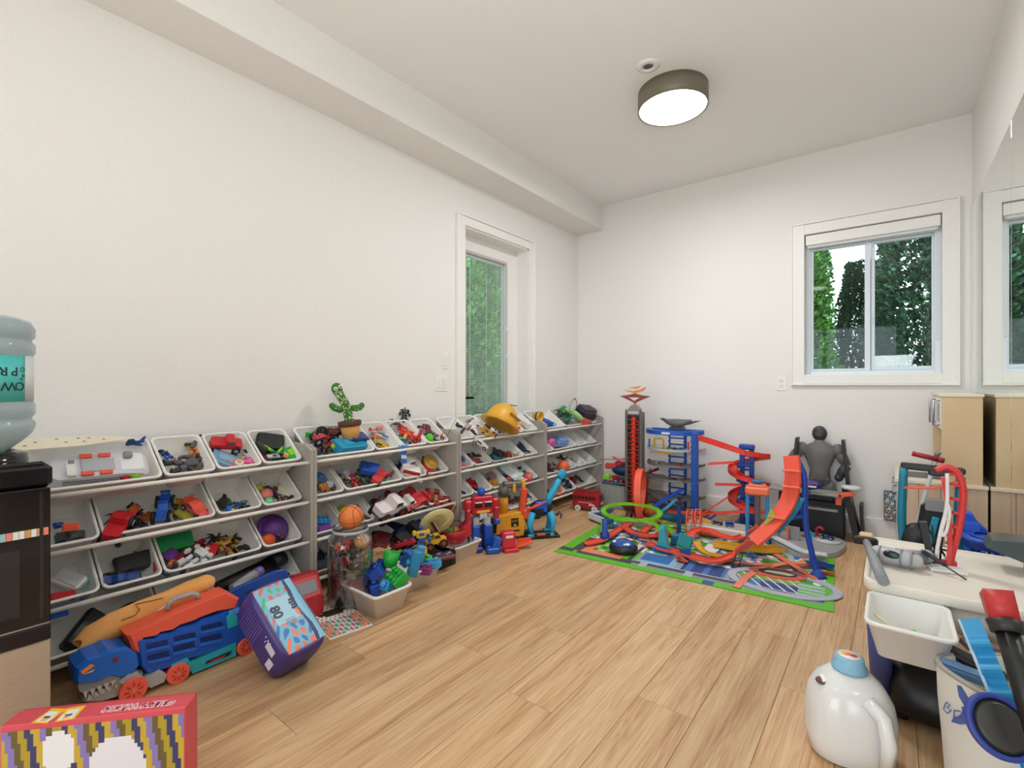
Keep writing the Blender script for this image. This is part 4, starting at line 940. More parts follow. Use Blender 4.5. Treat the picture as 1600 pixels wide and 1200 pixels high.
# second row
B(2, 1, 722, 728, bx, 9, .9, .5, 'salmon', ang=20, h=.05, lab='coral toy block')
B(2, 1, 723, 717, bx, 8, .9, .5, '#2c5c98', ang=20, h=.05, lab='blue toy block')
B(2, 1, 730, 725, gun, 9, 'dark', 'dgrey', ang=30, lie=(80, 0, 0), h=.05, lab='small dark toy gun')
B(2, 1, 747, 710, gun, 18, '#382830', 'black', ang=-10, lie=(80, 0, 0), h=.05, lab='black and plum toy blaster')
B(2, 1, 750, 722, figure, 12, '#a82838', 'dred', 'dark', bulk=1.5, pose=33, ang=40, lie=FL, h=.05, lab='dark red toy figure')
B(2, 1, 762, 723, claw, 8, 'dark', 'black', seed=63, h=.03, lab='tiny black creature')
B(2, 1, 777, 707, claw, 18, '#30303c', '#28586a', seed=64, h=.06, lab='dark spiny toy creature')
B(2, 1, 783, 718, plane, 20, '#48808c', 'teal', ang=-20, h=.05, lab='teal toy glider')
B(2, 1, 775, 716, claw, 14, '#60a0b0', 'teal', seed=65, h=.04, lab='pale teal toy creature')
B(2, 1, 797, 710, figure, 12, '#b03830', 'tan', 'brown', bulk=1.5, pose=35, ang=-50, lie=FL, h=.05, lab='red and tan toy figure')
B(2, 1, 805, 713, dino, 12, '#889048', 'tan', ang=160, h=.04, lab='olive toy dinosaur')
B(2, 1, 810, 711, brk, 7, 'tan', 2, 2, h=.05, lab='tan toy block')
B(2, 1, 816, 697, wdg, 9, .9, .5, '#28386a', 'navy', ang=-40, h=.04, lab='navy toy wedge')
B(2, 1, 827, 705, gun, 14, 'dark', 'black', ang=-30, lie=(80, 0, 0), h=.04, lab='black toy pistol')
# third row
B(2, 2, 721, 768, rd, 12, .12, '#20405c', 'navy', ang=-50, h=.03, lab='navy blue stick')
B(2, 2, 739, 757, robot, 20, '#b82c30', 'red', 'dark', pose=37, ang=-25, lie=FL, h=.05, lab='red toy robot')
B(2, 2, 752, 767, gun, 12, 'dark', 'brown', ang=-30, lie=(80, 0, 0), h=.05, lab='dark brown toy blaster')
B(2, 2, 770, 742, bx, 14, .7, .08, '#a88a90', ang=10, h=.06, lab='mauve picture card')
B(2, 2, 774, 757, robot, 16, '#e0a040', 'gold', 'tan', pose=39, ang=-20, lie=FL, h=.06, lab='golden toy robot')
B(2, 2, 783, 759, claw, 8, 'black', 'dark', seed=71, h=.04, lab='small black creature')
B(2, 2, 795, 748, brk, 7, '#c85848', 2, 2, h=.05, lab='brick-red block')
B(2, 2, 803, 748, claw, 11, '#303034', 'grey', seed=72, h=.04, lab='dark grey creature')
B(2, 2, 800, 736, bx, 20, 1.0, .05, '#e8f0f0', ang=15, h=.07, lab='pale translucent sheet', bev=.001)
B(2, 2, 825, 746, dsc, 9, .5, '#e04848', 'salmon', h=.05, lie=(40, 0, 0), lab='red toy ring disc')
B(2, 2, 819, 739, brk, 7, 'teal', 2, 2, h=.04, lab='teal toy block')
B(2, 2, 835, 742, cp, 6, 1.0, '#c8b078', h=.03, lab='beige toy cup')
B(2, 2, 812, 731, brk, 5, 'dark', 2, 1, h=.03, lab='tiny dark block')
B(2, 2, 821, 736, brk, 5, 'navy', 2, 1, h=.03, lab='tiny navy block')
B(2, 3, 722, 800, bx, 12, .6, .4, '#285078', ang=30, h=.03, lab='blue toy case')
B(2, 3, 765, 788, claw, 20, '#4a6a50', 'dark', seed=75, h=.04, lab='dark green toy creature')
B(2, 3, 825, 772, claw, 14, 'dark', 'black', seed=76, h=.04, lab='black toy creature')
# --- corner unit
B(3, 0, 841, 650, cp, 9, .8, '#e0b030', h=.06, lab='yellow and maroon cup', col2='maroon', lie=(60, 0, 0))
B(3, 0, 848, 656, rd, 14, .16, '#7a2838', 'gold', ang=-40, h=.04, lab='maroon toy bottle')
B(3, 0, 856, 660, rd, 15, .16, '#3058b0', 'sky', ang=-50, h=.04, lab='blue toy bottle')
B(3, 0, 876, 647, claw, 16, '#282c28', '#2c6a34', seed=81, h=.06, lab='black-green toy creature')
B(3, 0, 884, 644, bx, 12, 1, .4, '#2c8038', ang=20, h=.06, lab='dark green toy block', bev=.02)
B(3, 0, 886, 657, dino, 14, '#3c5848', 'teal', ang=0, h=.06, lab='dark teal toy dinosaur')
B(3, 0, 897, 648, dsc, 17, .2, '#a8d890', '#90c870', lie=(-10, 30, 0), h=.06, lab='pale green large disc')
B(3, 0, 914, 644, bx, 17, .6, .5, '#2c2638', ang=-10, h=.09, bev=.03, lab='dark purple soft bag')
B(3, 0, 924, 646, bx, 12, .6, .5, '#38304a', ang=30, h=.09, bev=.03, lab='plum soft pouch')
B(3, 0, 916, 657, wdg, 14, .6, .35, '#e05048', 'coral', ang=10, h=.08, lab='coral toy ramp')
B(3, 0, 937, 647, wdg, 8, .9, .6, '#2c58a8', 'blue', ang=150, h=.08, lab='blue toy wedge at shelf end')
B(3, 0, 896, 633, ring, 10, .04, '#a8a498', h=.20, lie=(70, 0, 0), lab='thin grey wire hoop')
B(3, 1, 860, 692, bl, 10, '#d868b0', h=.04, lab='pink ball')
B(3, 1, 876, 690, bx, 14, .6, .5, '#88a8e0', ang=-10, h=.04, bev=.025, lab='pale blue soft pouch')
B(3, 1, 868, 686, bx, 10, .6, .5, '#98b8d8', ang=-10, h=.05, bev=.025, lab='sky blue small pouch')
B(3, 1, 892, 696, claw, 8, '#507868', 'teal', seed=83, h=.03, lab='grey-green creature')
B(3, 1, 911, 694, brk, 5, '#c04040', 2, 2, h=.02, lab='small red block')
B(3, 1, 925, 691, brk, 5, '#c04848', 2, 2, h=.02, lab='small red block by shelf end')
B(3, 2, 879, 716, plane, 12, '#58242c', 'dark', ang=160, h=.08, lab='dark maroon toy spacecraft')
B(3, 2, 880, 729, bl, 10, '#f06838', h=.06, lab='orange ball')
B(3, 2, 862, 733, figure, 12, '#2c2428', 'dark', 'dred', bulk=1.5, pose=41, ang=60, lie=FL, h=.05, lab='black toy figure')
B(3, 2, 867, 726, claw, 8, 'dark', 'grey', seed=85, h=.04, lab='dark small creature')
B(3, 2, 888, 726, gun, 8, '#4a2c28', 'dark', ang=60, lie=(80, 0, 0), h=.04, lab='brown toy blaster')
B(3, 3, 868, 766, brk, 12, '#d08848', 3, 2, ang=20, h=.06, lab='orange toy block')
B(3, 3, 864, 773, claw, 10, '#889868', 'tan', seed=87, h=.05, lab='olive toy creature')
B(3, 3, 874, 770, brk, 8, '#d85848', 2, 2, ang=50, h=.06, lab='red toy block')
B(3, 3, 888, 757, claw, 16, '#283c68', 'black', seed=88, h=.04, lab='navy toy creature')
B(3, 3, 880, 748, claw, 12, '#383028', 'brown', seed=89, h=.05, lab='brown-black toy creature')

# --- smaller toys filling the lower part of every bin
FC = [('dark red', '#7a2026'), ('navy', '#1c2c50'), ('black', 'black'), ('slate grey', '#5c6068'), ('brown', '#5a4030'), ('olive', '#6a6a38'), ('burnt orange', '#c05a2c'), ('steel blue', '#40648c'), ('beige', '#c4b494'), ('plum', '#5c3050'), ('dark teal', '#1c5c60'), ('mustard', '#c09a30'), ('off-white', '#d8d4cc'), ('scarlet', '#c82c2c'), ('royal blue', '#2450b0'), ('moss green', '#3c6a34')]
FG = [('car', lambda L, c, l: car(L, c, 'dark', 'sport', lab=l)), ('figure', lambda L, c, l: figure(L, c, 'dgrey', 'dark', bulk=1.4, pose=int(L*1e4), lab=l)), ('creature', lambda L, c, l: claw(L, c, c, l, int(L*1e5) % 99)), ('block', lambda L, c, l: brick(L*.6, L*.4, L*.3, c, 2, 2, l)),
      ('robot', lambda L, c, l: robot(L, c, 'dgrey', 'dark', l, int(L*1e4) % 50)), ('blaster', lambda L, c, l: gun(L, c, 'dark', 'black', l)), ('ring disc', lambda L, c, l: disc(L*.3, L*.15, c, 'dgrey', l)), ('truck', lambda L, c, l: car(L, c, 'dark', 'truck', lab=l))]
rnd = random.Random(99)
for u in range(4):
    for r in range(4):
        s0 = 0
        for i, n in enumerate(SLOTS[u][r]):
            if (u, r, i) not in ((0, 0, 0), (0, 1, 0), (0, 2, 0), (0, 3, 0), (3, 0, 1)):
                cnt = (3 if n == 1 else 6) + (1 if u else 0) - (2 if r == 3 else 0) - (1 if u == 3 and n == 1 else 0); cols = rnd.sample(FC, 8); kinds = rnd.sample(FG, 8)
                for k in range(max(cnt, 1)):
                    cn, cc = cols[k]; kn, kf = kinds[k % 8]; L = rnd.uniform(.07, .105)*(1 if n == 2 or u else .9)
                    t = kf(L, cc, '%s %s in %s bin from left, %s of %s' % (cn, kn, ORD[i], RN[r], US[u])); o0 = bin_origin(u, r, s0, n) - nv*(BD-.004)
                    lx = (rnd.uniform(-.5, .5) if n == 1 else (k+.5)/cnt-.5)*(SW*n-.12); ly = rnd.uniform(-.035, .035)
                    R = RBIN @ Rz(rnd.uniform(0, 360)) @ rot(*(FL if kn in ('figure', 'robot') else (80, 0, 0) if kn == 'blaster' else (0, 0, 0)))
                    vs = [R.to_3x3() @ v for v in allverts(t)]; lo = min(v.dot(nv) for v in vs); mid = Vector([(min(v[j] for v in vs)+max(v[j] for v in vs))/2 for j in range(3)])
                    p = o0 + Vector((0, 1, 0))*lx - vv*ly; loc = p-mid; loc += nv*(o0.dot(nv)+.004+.020*(k % 2)-lo-loc.dot(nv))
                    t.matrix_world = Matrix.Translation(loc) @ R
            s0 += n
# ---------------------------------------------------------------- cactus toy standing on the shelf
t = thing('dancing_cactus_toy', 'green plush cactus toy with googly eyes in brown rimmed orange pot', 'toy cactus')
emit(G().m('tan:c').lathe([(.001, 0), (.055, 0), (.072, .115), (.001, .116)], n=24), 'pot', t)
emit(G().m('brown:c').lathe([(.073, .09), (.080, .095), (.080, .125), (.06, .128), (.001, .124)], n=24), 'pot_rim', t)
cg = G().m('#3f7a34:c')
body = [(0, 0, .11), (-.005, 0, .18), (-.012, 0, .24), (-.045, -.0, .31), (-.06, 0, .35)]
cg.tube([Vector(p) for p in body], [.032, .032, .031, .03, .034], 14).sph((-.063, 0, .365), (.038, .038, .042), 14, 10)
emit(cg, 'stem', t)
for pts in ([(0, 0, .225), (-.06, 0, .215), (-.095, 0, .235), (-.108, 0, .25)], [(0, 0, .22), (.055, 0, .21), (.085, 0, .215), (.098, 0, .225)]):
    g = G().m('#3f7a34:c').tube(pts, [.02, .024, .024, .02], 12).sph(pts[-1], .021, 10, 7); emit(g, 'arm', t)
g = G().m('#e8e8c0'); rnd = random.Random(5)
for k in range(240):
    q = rnd.uniform(0, 2*PI); i = rnd.random()*3.99; a, b = Vector(body[int(i)]), Vector(body[int(i)+1]); c = a.lerp(b, i % 1)
    g.box(c+Vector((math.cos(q)*.0325, math.sin(q)*.0325, 0)), (.0045, .0045, .008), 0, (0, 0, q))
for (ax, az, bx_, bz) in ((-.10, .235, -.03, .215), (.09, .213, .03, .213)):
    for k in range(26): u = rnd.random(); q = rnd.uniform(0, 2*PI); g.box((ax+(bx_-ax)*u, math.cos(q)*.0235, az+(bz-az)*u+math.sin(q)*.0235), (.005, .004, .004))
o = emit(g, 'spine_stitch', t); o['kind'] = 'stuff'
for sx in (-1, 1):
    g = G().m('white').sph((-.062+sx*.017, -.038, .372+sx*.006), (.015, .009, .014), 12, 8).m('black').sph((-.062+sx*.017-.002, -.046, .371+sx*.006), (.006, .003, .006), 8, 6); emit(g, 'eye', t)
inbin(t, 1, 0, 550, 655, 0, (0, 0, 0), .0)
t.matrix_world = Matrix.Translation(atx(549, 685, -2.43)) @ Matrix.Scale(.80, 4) @ rot(0, -6, 72)
# blue straps hanging over the rim
t = thing('hanging_strap', 'blue straps hanging over the front rim under cactus shelf top row', 'strap')
for k, (px0, px1) in enumerate(((625, 630), (634, 634))):
    pts = [atx(px0+3, 693-(k*2), -2.36), atx(px0, 700, -2.30), atx(px1-2, 712, -2.285), atx(px1, 724, -2.283)]
    emit(G().m('#2a70c0').strip(pts, .022, .003, side=(0, 1, 0)), 'strap', t)
    emit(G().m('white').box(atx(px1-1, 714, -2.279), (.002, .014, .02)), 'label_tag', t)
# ---------------------------------------------------------------- water cooler
CX0, CX1, CY0, CY1 = -2.262, -1.95, -.03, .288
t = thing('water_dispenser', 'black and steel water dispenser at left edge of view', 'water dispenser', None, ((CX0+CX1)/2, (CY0+CY1)/2, 0))
def L_(g): g.at((-(CX0+CX1)/2, -(CY0+CY1)/2, 0)); return g
def bb(g, lo, hi, bev=0): return g.box([(a+b)/2 for a, b in zip(lo, hi)], [b-a for a, b in zip(lo, hi)], bev)
g = L_(G()).m('black:g'); bb(g, (CX0, CY0, .02), (CX1-.01, CY1-.004, .80), .01); emit(g, 'cabinet', t)
g = L_(G()).m('black:g'); bb(g, (CX0, CY0-.003, .80), (CX1-.004, CY1, .868), .012); g.box(((CX0+CX1)/2+.004, (CY0+CY1)/2, .862), (CX1-CX0-.03, CY1-CY0-.03, .03), .012); emit(g, 'top_housing', t)
g = L_(G()).m('black:g'); g.lathe([(.12, .87), (.118, .895), (.09, .905), (.085, .88)], (-2.105, .135, 0), 32, caps=False); emit(g, 'bottle_collar', t)
g = L_(G()).m('black:g'); bb(g, (CX1-.012, CY0+.004, .37), (CX1-.001, CY1-.006, .80), .008); fp = emit(g, 'front_panel', t)
g = L_(G()).m('dark:g'); bb(g, (CX1-.003, CY0+.05, .44), (CX1+.001, CY1-.07, .63), .004); bb(g, (CX1-.001, CY1-.03, .42), (CX1+.002, CY1-.022, .79)); emit(g, 'tap_alcove', fp)
g = L_(G()).m('steel_brushed'); bb(g, (CX1-.012, CY0+.004, .02), (CX1-.001, CY1-.006, .352), .008); emit(g, 'lower_door', t)
g = L_(G()).m('black'); bb(g, (CX1-.012, CY0+.004, .354), (CX1+.004, CY1-.006, .40), .008).m('silver:m'); bb(g, (CX1, CY0+.006, .402), (CX1+.0035, CY1-.008, .406)); emit(g, 'drip_ledge', t)
g = L_(G()); sticks = ['white', 'teal', 'white', 'salmon', 'white', 'grey', 'white', 'tan', 'white', 'white', 'white', 'lorange', 'lorange', 'white', 'white', 'white', '#9cc8c8', 'salmon', 'white', 'white', 'tan', 'white', 'tan', 'salmon']
for k, c in enumerate(sticks):
    y0 = CY0+.01+(CY1-CY0-.02)*k/len(sticks); g.m(c); bb(g, (CX1-.001, y0, .662), (CX1+.0012, y0+(CY1-CY0-.02)/len(sticks)-.001, .684))
emit(g, 'sticker_strip', t)
g = L_(G()).m('white'); text_geo(g, 'MO', .026, Vector((CX1+.0006, CY1-.245, .745)), Matrix(((0, 0, 1, 0), (1, 0, 0, 0), (0, 1, 0, 0), (0, 0, 0, 1))), .0008, 'CENTER', .0006)
g.tube([(CX1+.0008, CY1-.222+math.cos(q)*.004, .762+math.sin(q)*.004) for q in [k*PI/4 for k in range(8)]], .001, 4, True)
g.tube([(CX1+.0008, CY1-.218+math.cos(q)*.0028, .772+math.sin(q)*.0028) for q in [k*PI/4 for k in range(8)]], .0008, 4, True); emit(g, 'logo', t)
for sx in (CX0+.03, CX1-.04):
    for sy in (CY0+.03, CY1-.03): emit(L_(G()).m('black').cyl((sx, sy, 0), (sx, sy, .02), .014), 'foot', t)
b = thing('water_bottle', 'upturned pale blue five gallon water bottle on the dispenser', 'water bottle', None, (-2.105, .135, 0))
prof = [(.06, .884), (.075, .905), (.105, .93), (.128, .955), (.135, .975), (.134, .988), (.126, .996), (.128, 1.004), (.135, 1.012), (.135, 1.04), (.130, 1.05), (.130, 1.19), (.135, 1.198), (.135, 1.222), (.127, 1.232), (.127, 1.238), (.134, 1.246), (.135, 1.27), (.125, 1.292), (.10, 1.303), (.001, 1.306)]
emit(G().m('water_bottle').lathe(prof, n=56), 'shell', b)
def arc_band(g, r, z0, z1, a0, a1, n=20):
    g.loft([[Vector((math.cos(q)*r_, math.sin(q)*r_, z)) for r_, z in ((r, z0), (r, z1), (r-.001, z1), (r-.001, z0))] for q in [math.radians(a0+(a1-a0)*k/n) for k in range(n+1)]])
g = G().m('#54c8c4'); arc_band(g, .1322, 1.053, 1.187, -70, 50); lb = emit(g, 'label', b, 'turquoise label on the bottle')
g = G().m('#dfe6e6'); arc_band(g, .1321, 1.053, 1.187, 50.5, 74); emit(g, 'label_margin', b)
g = G().m('#1a3a40')
def blet(g, ch, ang, z, s):
    q = math.radians(ang); n_ = Vector((math.cos(q), math.sin(q), 0)); tg = Vector((-math.sin(q), math.cos(q), 0))
    M = Matrix.Translation(n_*.1327+Vector((0, 0, z))) @ Matrix(((-tg.x, 0, n_.x, 0), (-tg.y, 0, n_.y, 0), (0, -1, 0, 0), (0, 0, 0, 1)))
    text_geo(g, ch, s, Vector((0, 0, 0)), M, .0008, 'CENTER', .0003)
def blet(g, ch, ang, z, s):
    q = math.radians(ang); n_ = Vector((math.cos(q), math.sin(q), 0)); tg = Vector((-math.sin(q), math.cos(q), 0))
    M = Matrix(((-tg.x, 0, n_.x, n_.x*.1327), (-tg.y, 0, n_.y, n_.y*.1327), (0, -1, 0, z), (0, 0, 0, 1)))
    o = len(g.v); cu = G(); text_geo(cu, ch, s, Vector((0, 0, 0)), (0, 0, 0), .0008, 'CENTER', .0003); g.add([M @ v for v in cu.v], cu.f)
for ch, a_, z, s in (('P', 36, 1.141, .036), ('R', 24, 1.141, .036), ('O', 42, 1.098, .036), ('W', 29, 1.098, .036), ('I', 17, 1.098, .036)): blet(g, ch, a_, z, s)
for a_, z, r in ((46, 1.146, .007), (47, 1.128, .004), (44, 1.118, .003)):
    q = math.radians(a_); c = Vector((math.cos(q)*.1328, math.sin(q)*.1328, z)); tg = Vector((-math.sin(q), math.cos(q), 0))
    g.tube([c+tg*math.cos(u)*r+Vector((0, 0, math.sin(u)*r)) for u in [k*PI/6 for k in range(12)]], .0008, 4, True)
emit(g, 'label_lettering', lb)
# ---------------------------------------------------------------- board game box standing on edge
P0, P1 = Vector((-1.735, .183, 0)), Vector((-1.462, .489, 0)); dx = (P1-P0).normalized(); wn = Vector((dx.y, -dx.x, 0)); GL = (P1-P0).length
t = thing('board_game_box', 'red board game box standing on edge in the left foreground', 'game box')
t.matrix_world = Matrix.Translation((P0+P1)/2) @ Matrix(((dx.x, -wn.x, 0, 0), (dx.y, -wn.y, 0, 0), (0, 0, 1, 0), (0, 0, 0, 1)))
emit(G().m('#d8505a').box((0, -.012, .135), (GL, .058, .27), .002), 'box_lid', t); emit(G().m('#c84650').box((0, .022, .134), (GL-.006, .014, .264)), 'box_base', t)
def cover(u, v):
    if ((u-.62)/.16)**2+((v-.5)/.35)**2 < 1: return '#e6e2e6'
    if ((u-.30)/.09)**2+((v-.75)/.2)**2 < 1: return '#e8e8e8'
    k = int((u*26+v*3)) % 5; return ['#b0982c', '#3a3a68', '#c8a838', '#8a78b8', '#6a5a30'][k]
print_panel('cover_print', t, GL-.008, .25, 60, 24, cover, Matrix.Translation((0, -.0416, .13)) @ rot(90, 0, 0))
g = G().m('#e8c8cc'); text_geo(g, 'GUESS WHO?', .027, Vector((.085, -.014, .2706)), rot(0, 0, 180), .0008, 'CENTER', .0035); emit(g, 'title_outline', t)
g = G().m('#d8505a'); text_geo(g, 'GUESS WHO?', .027, Vector((.085, -.014, .2712)), rot(0, 0, 180), .0008, 'CENTER', -.0002); emit(g, 'title_lettering', t)
for x_, a_ in ((-.115, -12), (-.068, 6)):
    g = G(); M = Euler((0, 0, math.radians(a_)))
    g.m('yellow').box((x_, -.018, .2708), (.040, .052, .0012), 0, M).m('white').box((x_, -.011, .2716), (.026, .014, .0008), 0, M).m('white').box((x_, -.030, .2716), (.03, .022, .0008), 0, M).m('skin').box((x_, -.033, .2722), (.013, .014, .0006), 0, M).m('brown').box((x_, -.026, .2726), (.015, .006, .0006), 0, M)
    emit(g, 'portrait_card_print', t)
# ---------------------------------------------------------------- dinosaur truck
TY, TXF = .65, -2.075
t = thing('dinosaur_truck', 'large blue and orange dinosaur car carrier truck with grey jaws on floor', 'toy truck', None, (TXF-.065, TY, 0), (0, 0, PI/2))
def q(px, py): p = atx(px, py, TXF); return (p.y-TY, p.z)
def side(key, pts, y0, y1, nm, shrink=.94, label=None): o = emit(G().m(key).prism([q(*p) for p in pts], y0, y1, shrink=shrink), nm, t); return o
hd = side('#1a66c4', [(117, 1066), (119, 1046), (136, 1032), (158, 1024), (170, 1017), (200, 1013), (218, 1024), (221, 1040), (212, 1053), (190, 1060), (176, 1056), (150, 1068), (119, 1072)], -.062, .062, 'head', .9)
side('#8f8c8a', [(120, 1071), (150, 1067), (176, 1056), (192, 1060), (186, 1068), (160, 1075), (140, 1084), (124, 1084)], -.055, .055, 'upper_jaw')
side('#a09c98', [(131, 1100), (136, 1090), (160, 1080), (186, 1066), (214, 1052), (226, 1052), (226, 1076), (200, 1086), (160, 1098)], -.055, .055, 'lower_jaw')
g = G().m('#b8b4b0')
for k in range(5):
    a = (134+k*11, 1084-k*4.2); g.prism([q(a[0]-4, a[1]-1), q(a[0]+4, a[1]-3), q(a[0]+1, a[1]+9)], -.060, -.052)
    a = (141+k*10, 1093-k*4.6); g.prism([q(a[0]-4, a[1]+2), q(a[0]+4, a[1]), q(a[0]-1, a[1]-8)], -.060, -.052)
emit(g, 'teeth', t)
side('#c03828', [(132, 1084), (146, 1078), (148, 1088), (134, 1094)], -.045, .045, 'tongue')
g = G().m('lorange').prism([q(126, 1050), (q(142, 1038)), q(148, 1040), q(130, 1054)], -.064, -.058).m('yellow').prism([q(132, 1054), q(148, 1046), q(144, 1050)], -.065, -.058); emit(g, 'emblem', hd)
emit(G().m('dred').prism([q(176, 1029), q(186, 1026), q(184, 1033), q(178, 1034)], -.0645, -.058), 'eye', hd)
body = side('#1a58bc', [(216, 1004), (222, 1002), (244, 1000), (252, 993), (272, 990), (284, 982), (306, 978), (318, 970), (345, 962), (360, 955), (372, 975), (370, 1010), (300, 1030), (262, 1046), (232, 1056), (222, 1044)], -.058, .058, 'body', .96)
for (a, b) in ((246, 1011), (289, 999), (332, 982), (248, 1029), (288, 1015), (330, 1001)):
    g = G().m('#0c2a66').prism([q(a-17, b-3), q(a+16, b-11), q(a+18, b-2), q(a-15, b+6)], -.0605, -.05).m('#2468cc').prism([q(a-18, b+5), q(a+18, b-3), q(a+18, b), q(a-18, b+8)], -.070, -.05)
    emit(g, 'car_bay', t)
side('teal', [(266, 1040), (292, 1028), (296, 1036), (360, 1008), (372, 1003), (372, 1024), (300, 1054), (292, 1042), (268, 1044)], -.066, .06, 'side_skirt')
g = G().m('navy').prism([q(322, 1033), q(362, 1016), q(358, 1024), q(320, 1038)], -.068, -.06).m('red').prism([q(330, 1032), q(352, 1022), q(350, 1026), q(330, 1035)], -.0685, -.06); emit(g, 'decal', t)
side('#f06048', [(200, 996), (240, 978), (276, 961), (358, 927), (378, 937), (374, 950), (345, 955), (318, 965), (306, 971), (284, 978), (272, 986), (252, 990), (244, 996), (222, 1000), (216, 1024), (210, 1020), (205, 1004)], -.05, .05, 'ramp_top')
hp = [q(271, 962), q(276, 949), q(286, 943), q(310, 936), q(318, 938), q(320, 944)]
emit(G().m('#a8a4a2').tube([(a, 0, b+.004) for a, b in hp], .010, 8), 'carry_handle', t)
side('#1a58bc', [(352, 968), (360, 956), (376, 950), (396, 990), (408, 1008), (396, 1022), (378, 1020), (368, 1004)], -.064, .064, 'rear_leg', .85)
side('teal', [(354, 966), (362, 955), (374, 962), (372, 978), (356, 984)], -.067, .067, 'hip_plate', .85)
for (a, b, rr) in ((208, 1078, .041), (278, 1055, .036), (384, 1022, .034)):
    c = q(a, b)
    for s in (-1, 1):
        z0 = max(c[1], rr); g = G().m('#f06048').cyl((c[0], s*.052, rr), (c[0], s*.074, rr), rr, n=18); o = emit(g, 'wheel', t)
        g = G().m('#b03a28')
        for k in range(8): u = k*PI/4; g.box((c[0]+math.cos(u)*rr*.5, s*.0745, rr+math.sin(u)*rr*.5), (rr*.12, .002, rr*.32), 0, (0, -u+PI/2, 0))
        g.m('#d8846c').cyl((c[0], s*.074, rr), (c[0], s*.077, rr), rr*.16, n=8); emit(g, 'wheel_slots', o)
side('#a8a4a0', [(224, 1062), (250, 1046), (262, 1054), (258, 1066), (236, 1076), (226, 1072)], -.064, .064, 'bogie')
side('#a8a4a0', [(186, 1066), (200, 1054), (216, 1050), (228, 1060), (226, 1066), (212, 1057), (200, 1062), (190, 1070)], -.066, .066, 'wheel_arch')
# ---------------------------------------------------------------- orange felt bag on the truck
t = thing('felt_treat_bag', 'crumpled orange felt bag lying along the top of the dinosaur truck', 'bag')
rings = []; N_ = 24
keys = [(120, 1012, .030, .020), (140, 998, .042, .026), (175, 980, .050, .028), (215, 962, .056, .026), (255, 945, .052, .028), (290, 927, .044, .03), (315, 915, .036, .034), (326, 909, .034, .036)]
for k, (px, py, hz, hx) in enumerate(keys):
    c = atx(px, py, -2.225); rings.append([c+Vector((math.cos(u)*hx*(1+.08*math.sin(3*u+k)), 0.012*math.sin(2*u+k), math.sin(u)*hz*(1+.07*math.cos(2*u+k*1.7)))) for u in [2*PI*i/N_ for i in range(N_)]])
inner = [[p.lerp(sum(r, Vector())/N_, .12) for p in r] for r in rings]
g = G().m('felt'); g.loft(rings[::1], caps=False); g.loft(inner[::-1], caps=False); g.loft([rings[-1], inner[-1]], caps=False); g.loft([inner[0], rings[0]], caps=False); emit(g, 'felt_shell', t)
g = G().m('brown').tube([rings[4][3]+Vector((.003, 0, .0)), rings[3][4]+Vector((.003, 0, 0)), rings[3][2]+Vector((.004, .01, 0)), rings[3][1]+Vector((.004, -.01, 0)), rings[2][2]+Vector((.003, .02, 0))], .0016, 5); emit(g, 'stitching', t)
c = atx(256, 955, -2.19); g = G().m('paper').box(c, (.003, .03, .04), 0, (.5, .25, 0)).m('dred').box(c+Vector((.002, 0, 0)), (.002, .012, .014), 0, (.5, .25, 0)); emit(g, 'care_tag', t)
# ---------------------------------------------------------------- nappy pack leaning on the truck
t = thing('nappy_pack', 'purple and light blue plastic pack of nappies leaning against truck tail', 'nappy pack')
PLn, PWn, PTn = .33, .195, .16
g = G().m('#463478'); g.loft([[Vector((x*PLn/2*k, y*PWn/2*k, z)) for x, y in [(math.copysign(abs(math.cos(u))**.35, math.cos(u)), math.copysign(abs(math.sin(u))**.35, math.sin(u))) for u in [2*PI*i/32 for i in range(32)]]] for z, k in ((-PTn/2, .84), (-PTn/2+.02, .96), (0, 1.0), (PTn/2-.02, .98), (PTn/2, .90))]); emit(g, 'wrapper', t)
def np_(u, v):
    d = math.sin(u*7+v*3)*.03
    if v > .90+d: return '#7fc0dc'
    if .74+d < v < .82+d+.03*math.sin(u*9): return '#28386c'
    if v > .80+d: return '#8cc8e0'
    if .22 < u < .60 and .12 < v < .70: return '#a8d0e4'
    k = math.sin(u*23+1+3*math.sin(v*7))*math.cos(v*15+u*9)
    if u > .6 and k > .35: return '#f08060'
    if u > .55 and k < -.45: return '#3a78c0'
    if k > .55: return '#e8705c'
    if k < -.6: return '#58b878'
    return '#7cbcd8'
print_panel('front_print', t, PLn*.86, PWn*.84, 90, 60, np_, Matrix.Translation((0, 0, PTn/2+.0006)), None, lambda u, v: .006*math.sin(PI*u)**.5*math.sin(PI*v)**.5)
g = G().m('#1c2438'); text_geo(g, '80', .052, Vector((-.025, -.045, PTn/2+.0065)), (0, 0, 0), .001, 'CENTER', .0015); emit(g, 'count_lettering', t)
g = G().m('#1c2438')
for k in range(4): g.box((-.05+k*.012, .03-.004*(k % 2), PTn/2+.0066), (.009, .018, .001))
g.m('#f07848')
for k in range(3): g.box((-.005+k*.010, .032, PTn/2+.0066), (.007, .016, .001))
g.m('#4a5a7a')
for k in range(4): g.box((.02+k*.008, -.01, PTn/2+.0066), (.002, .04, .001))
emit(g, 'small_print', t)
g = G().m('#7a68a8')
for k in range(9): g.box((-.10+.012*k, -PWn/2-.0005, .0), (.003, .002, .11))
g.m('#e0d8e8').box((.075, -PWn/2-.0008, .03), (.05, .003, .028)).box((.105, -PWn/2+.002, -.02), (.03, .003, .04))
for k in range(6): g.box((.03+.008*k, -PWn/2-.0008, .045-.015*(k % 2)), (.004, .003, .006))
emit(g, 'back_print', t)
R_ = Rz(10) @ Matrix(((.76, 0, .65, 0), (0, 1, 0, 0), (-.65, 0, .76, 0), (0, 0, 0, 1)))
put(t, 438, 978, (0, 0, 1), (0, 0, 0), R_, 0)
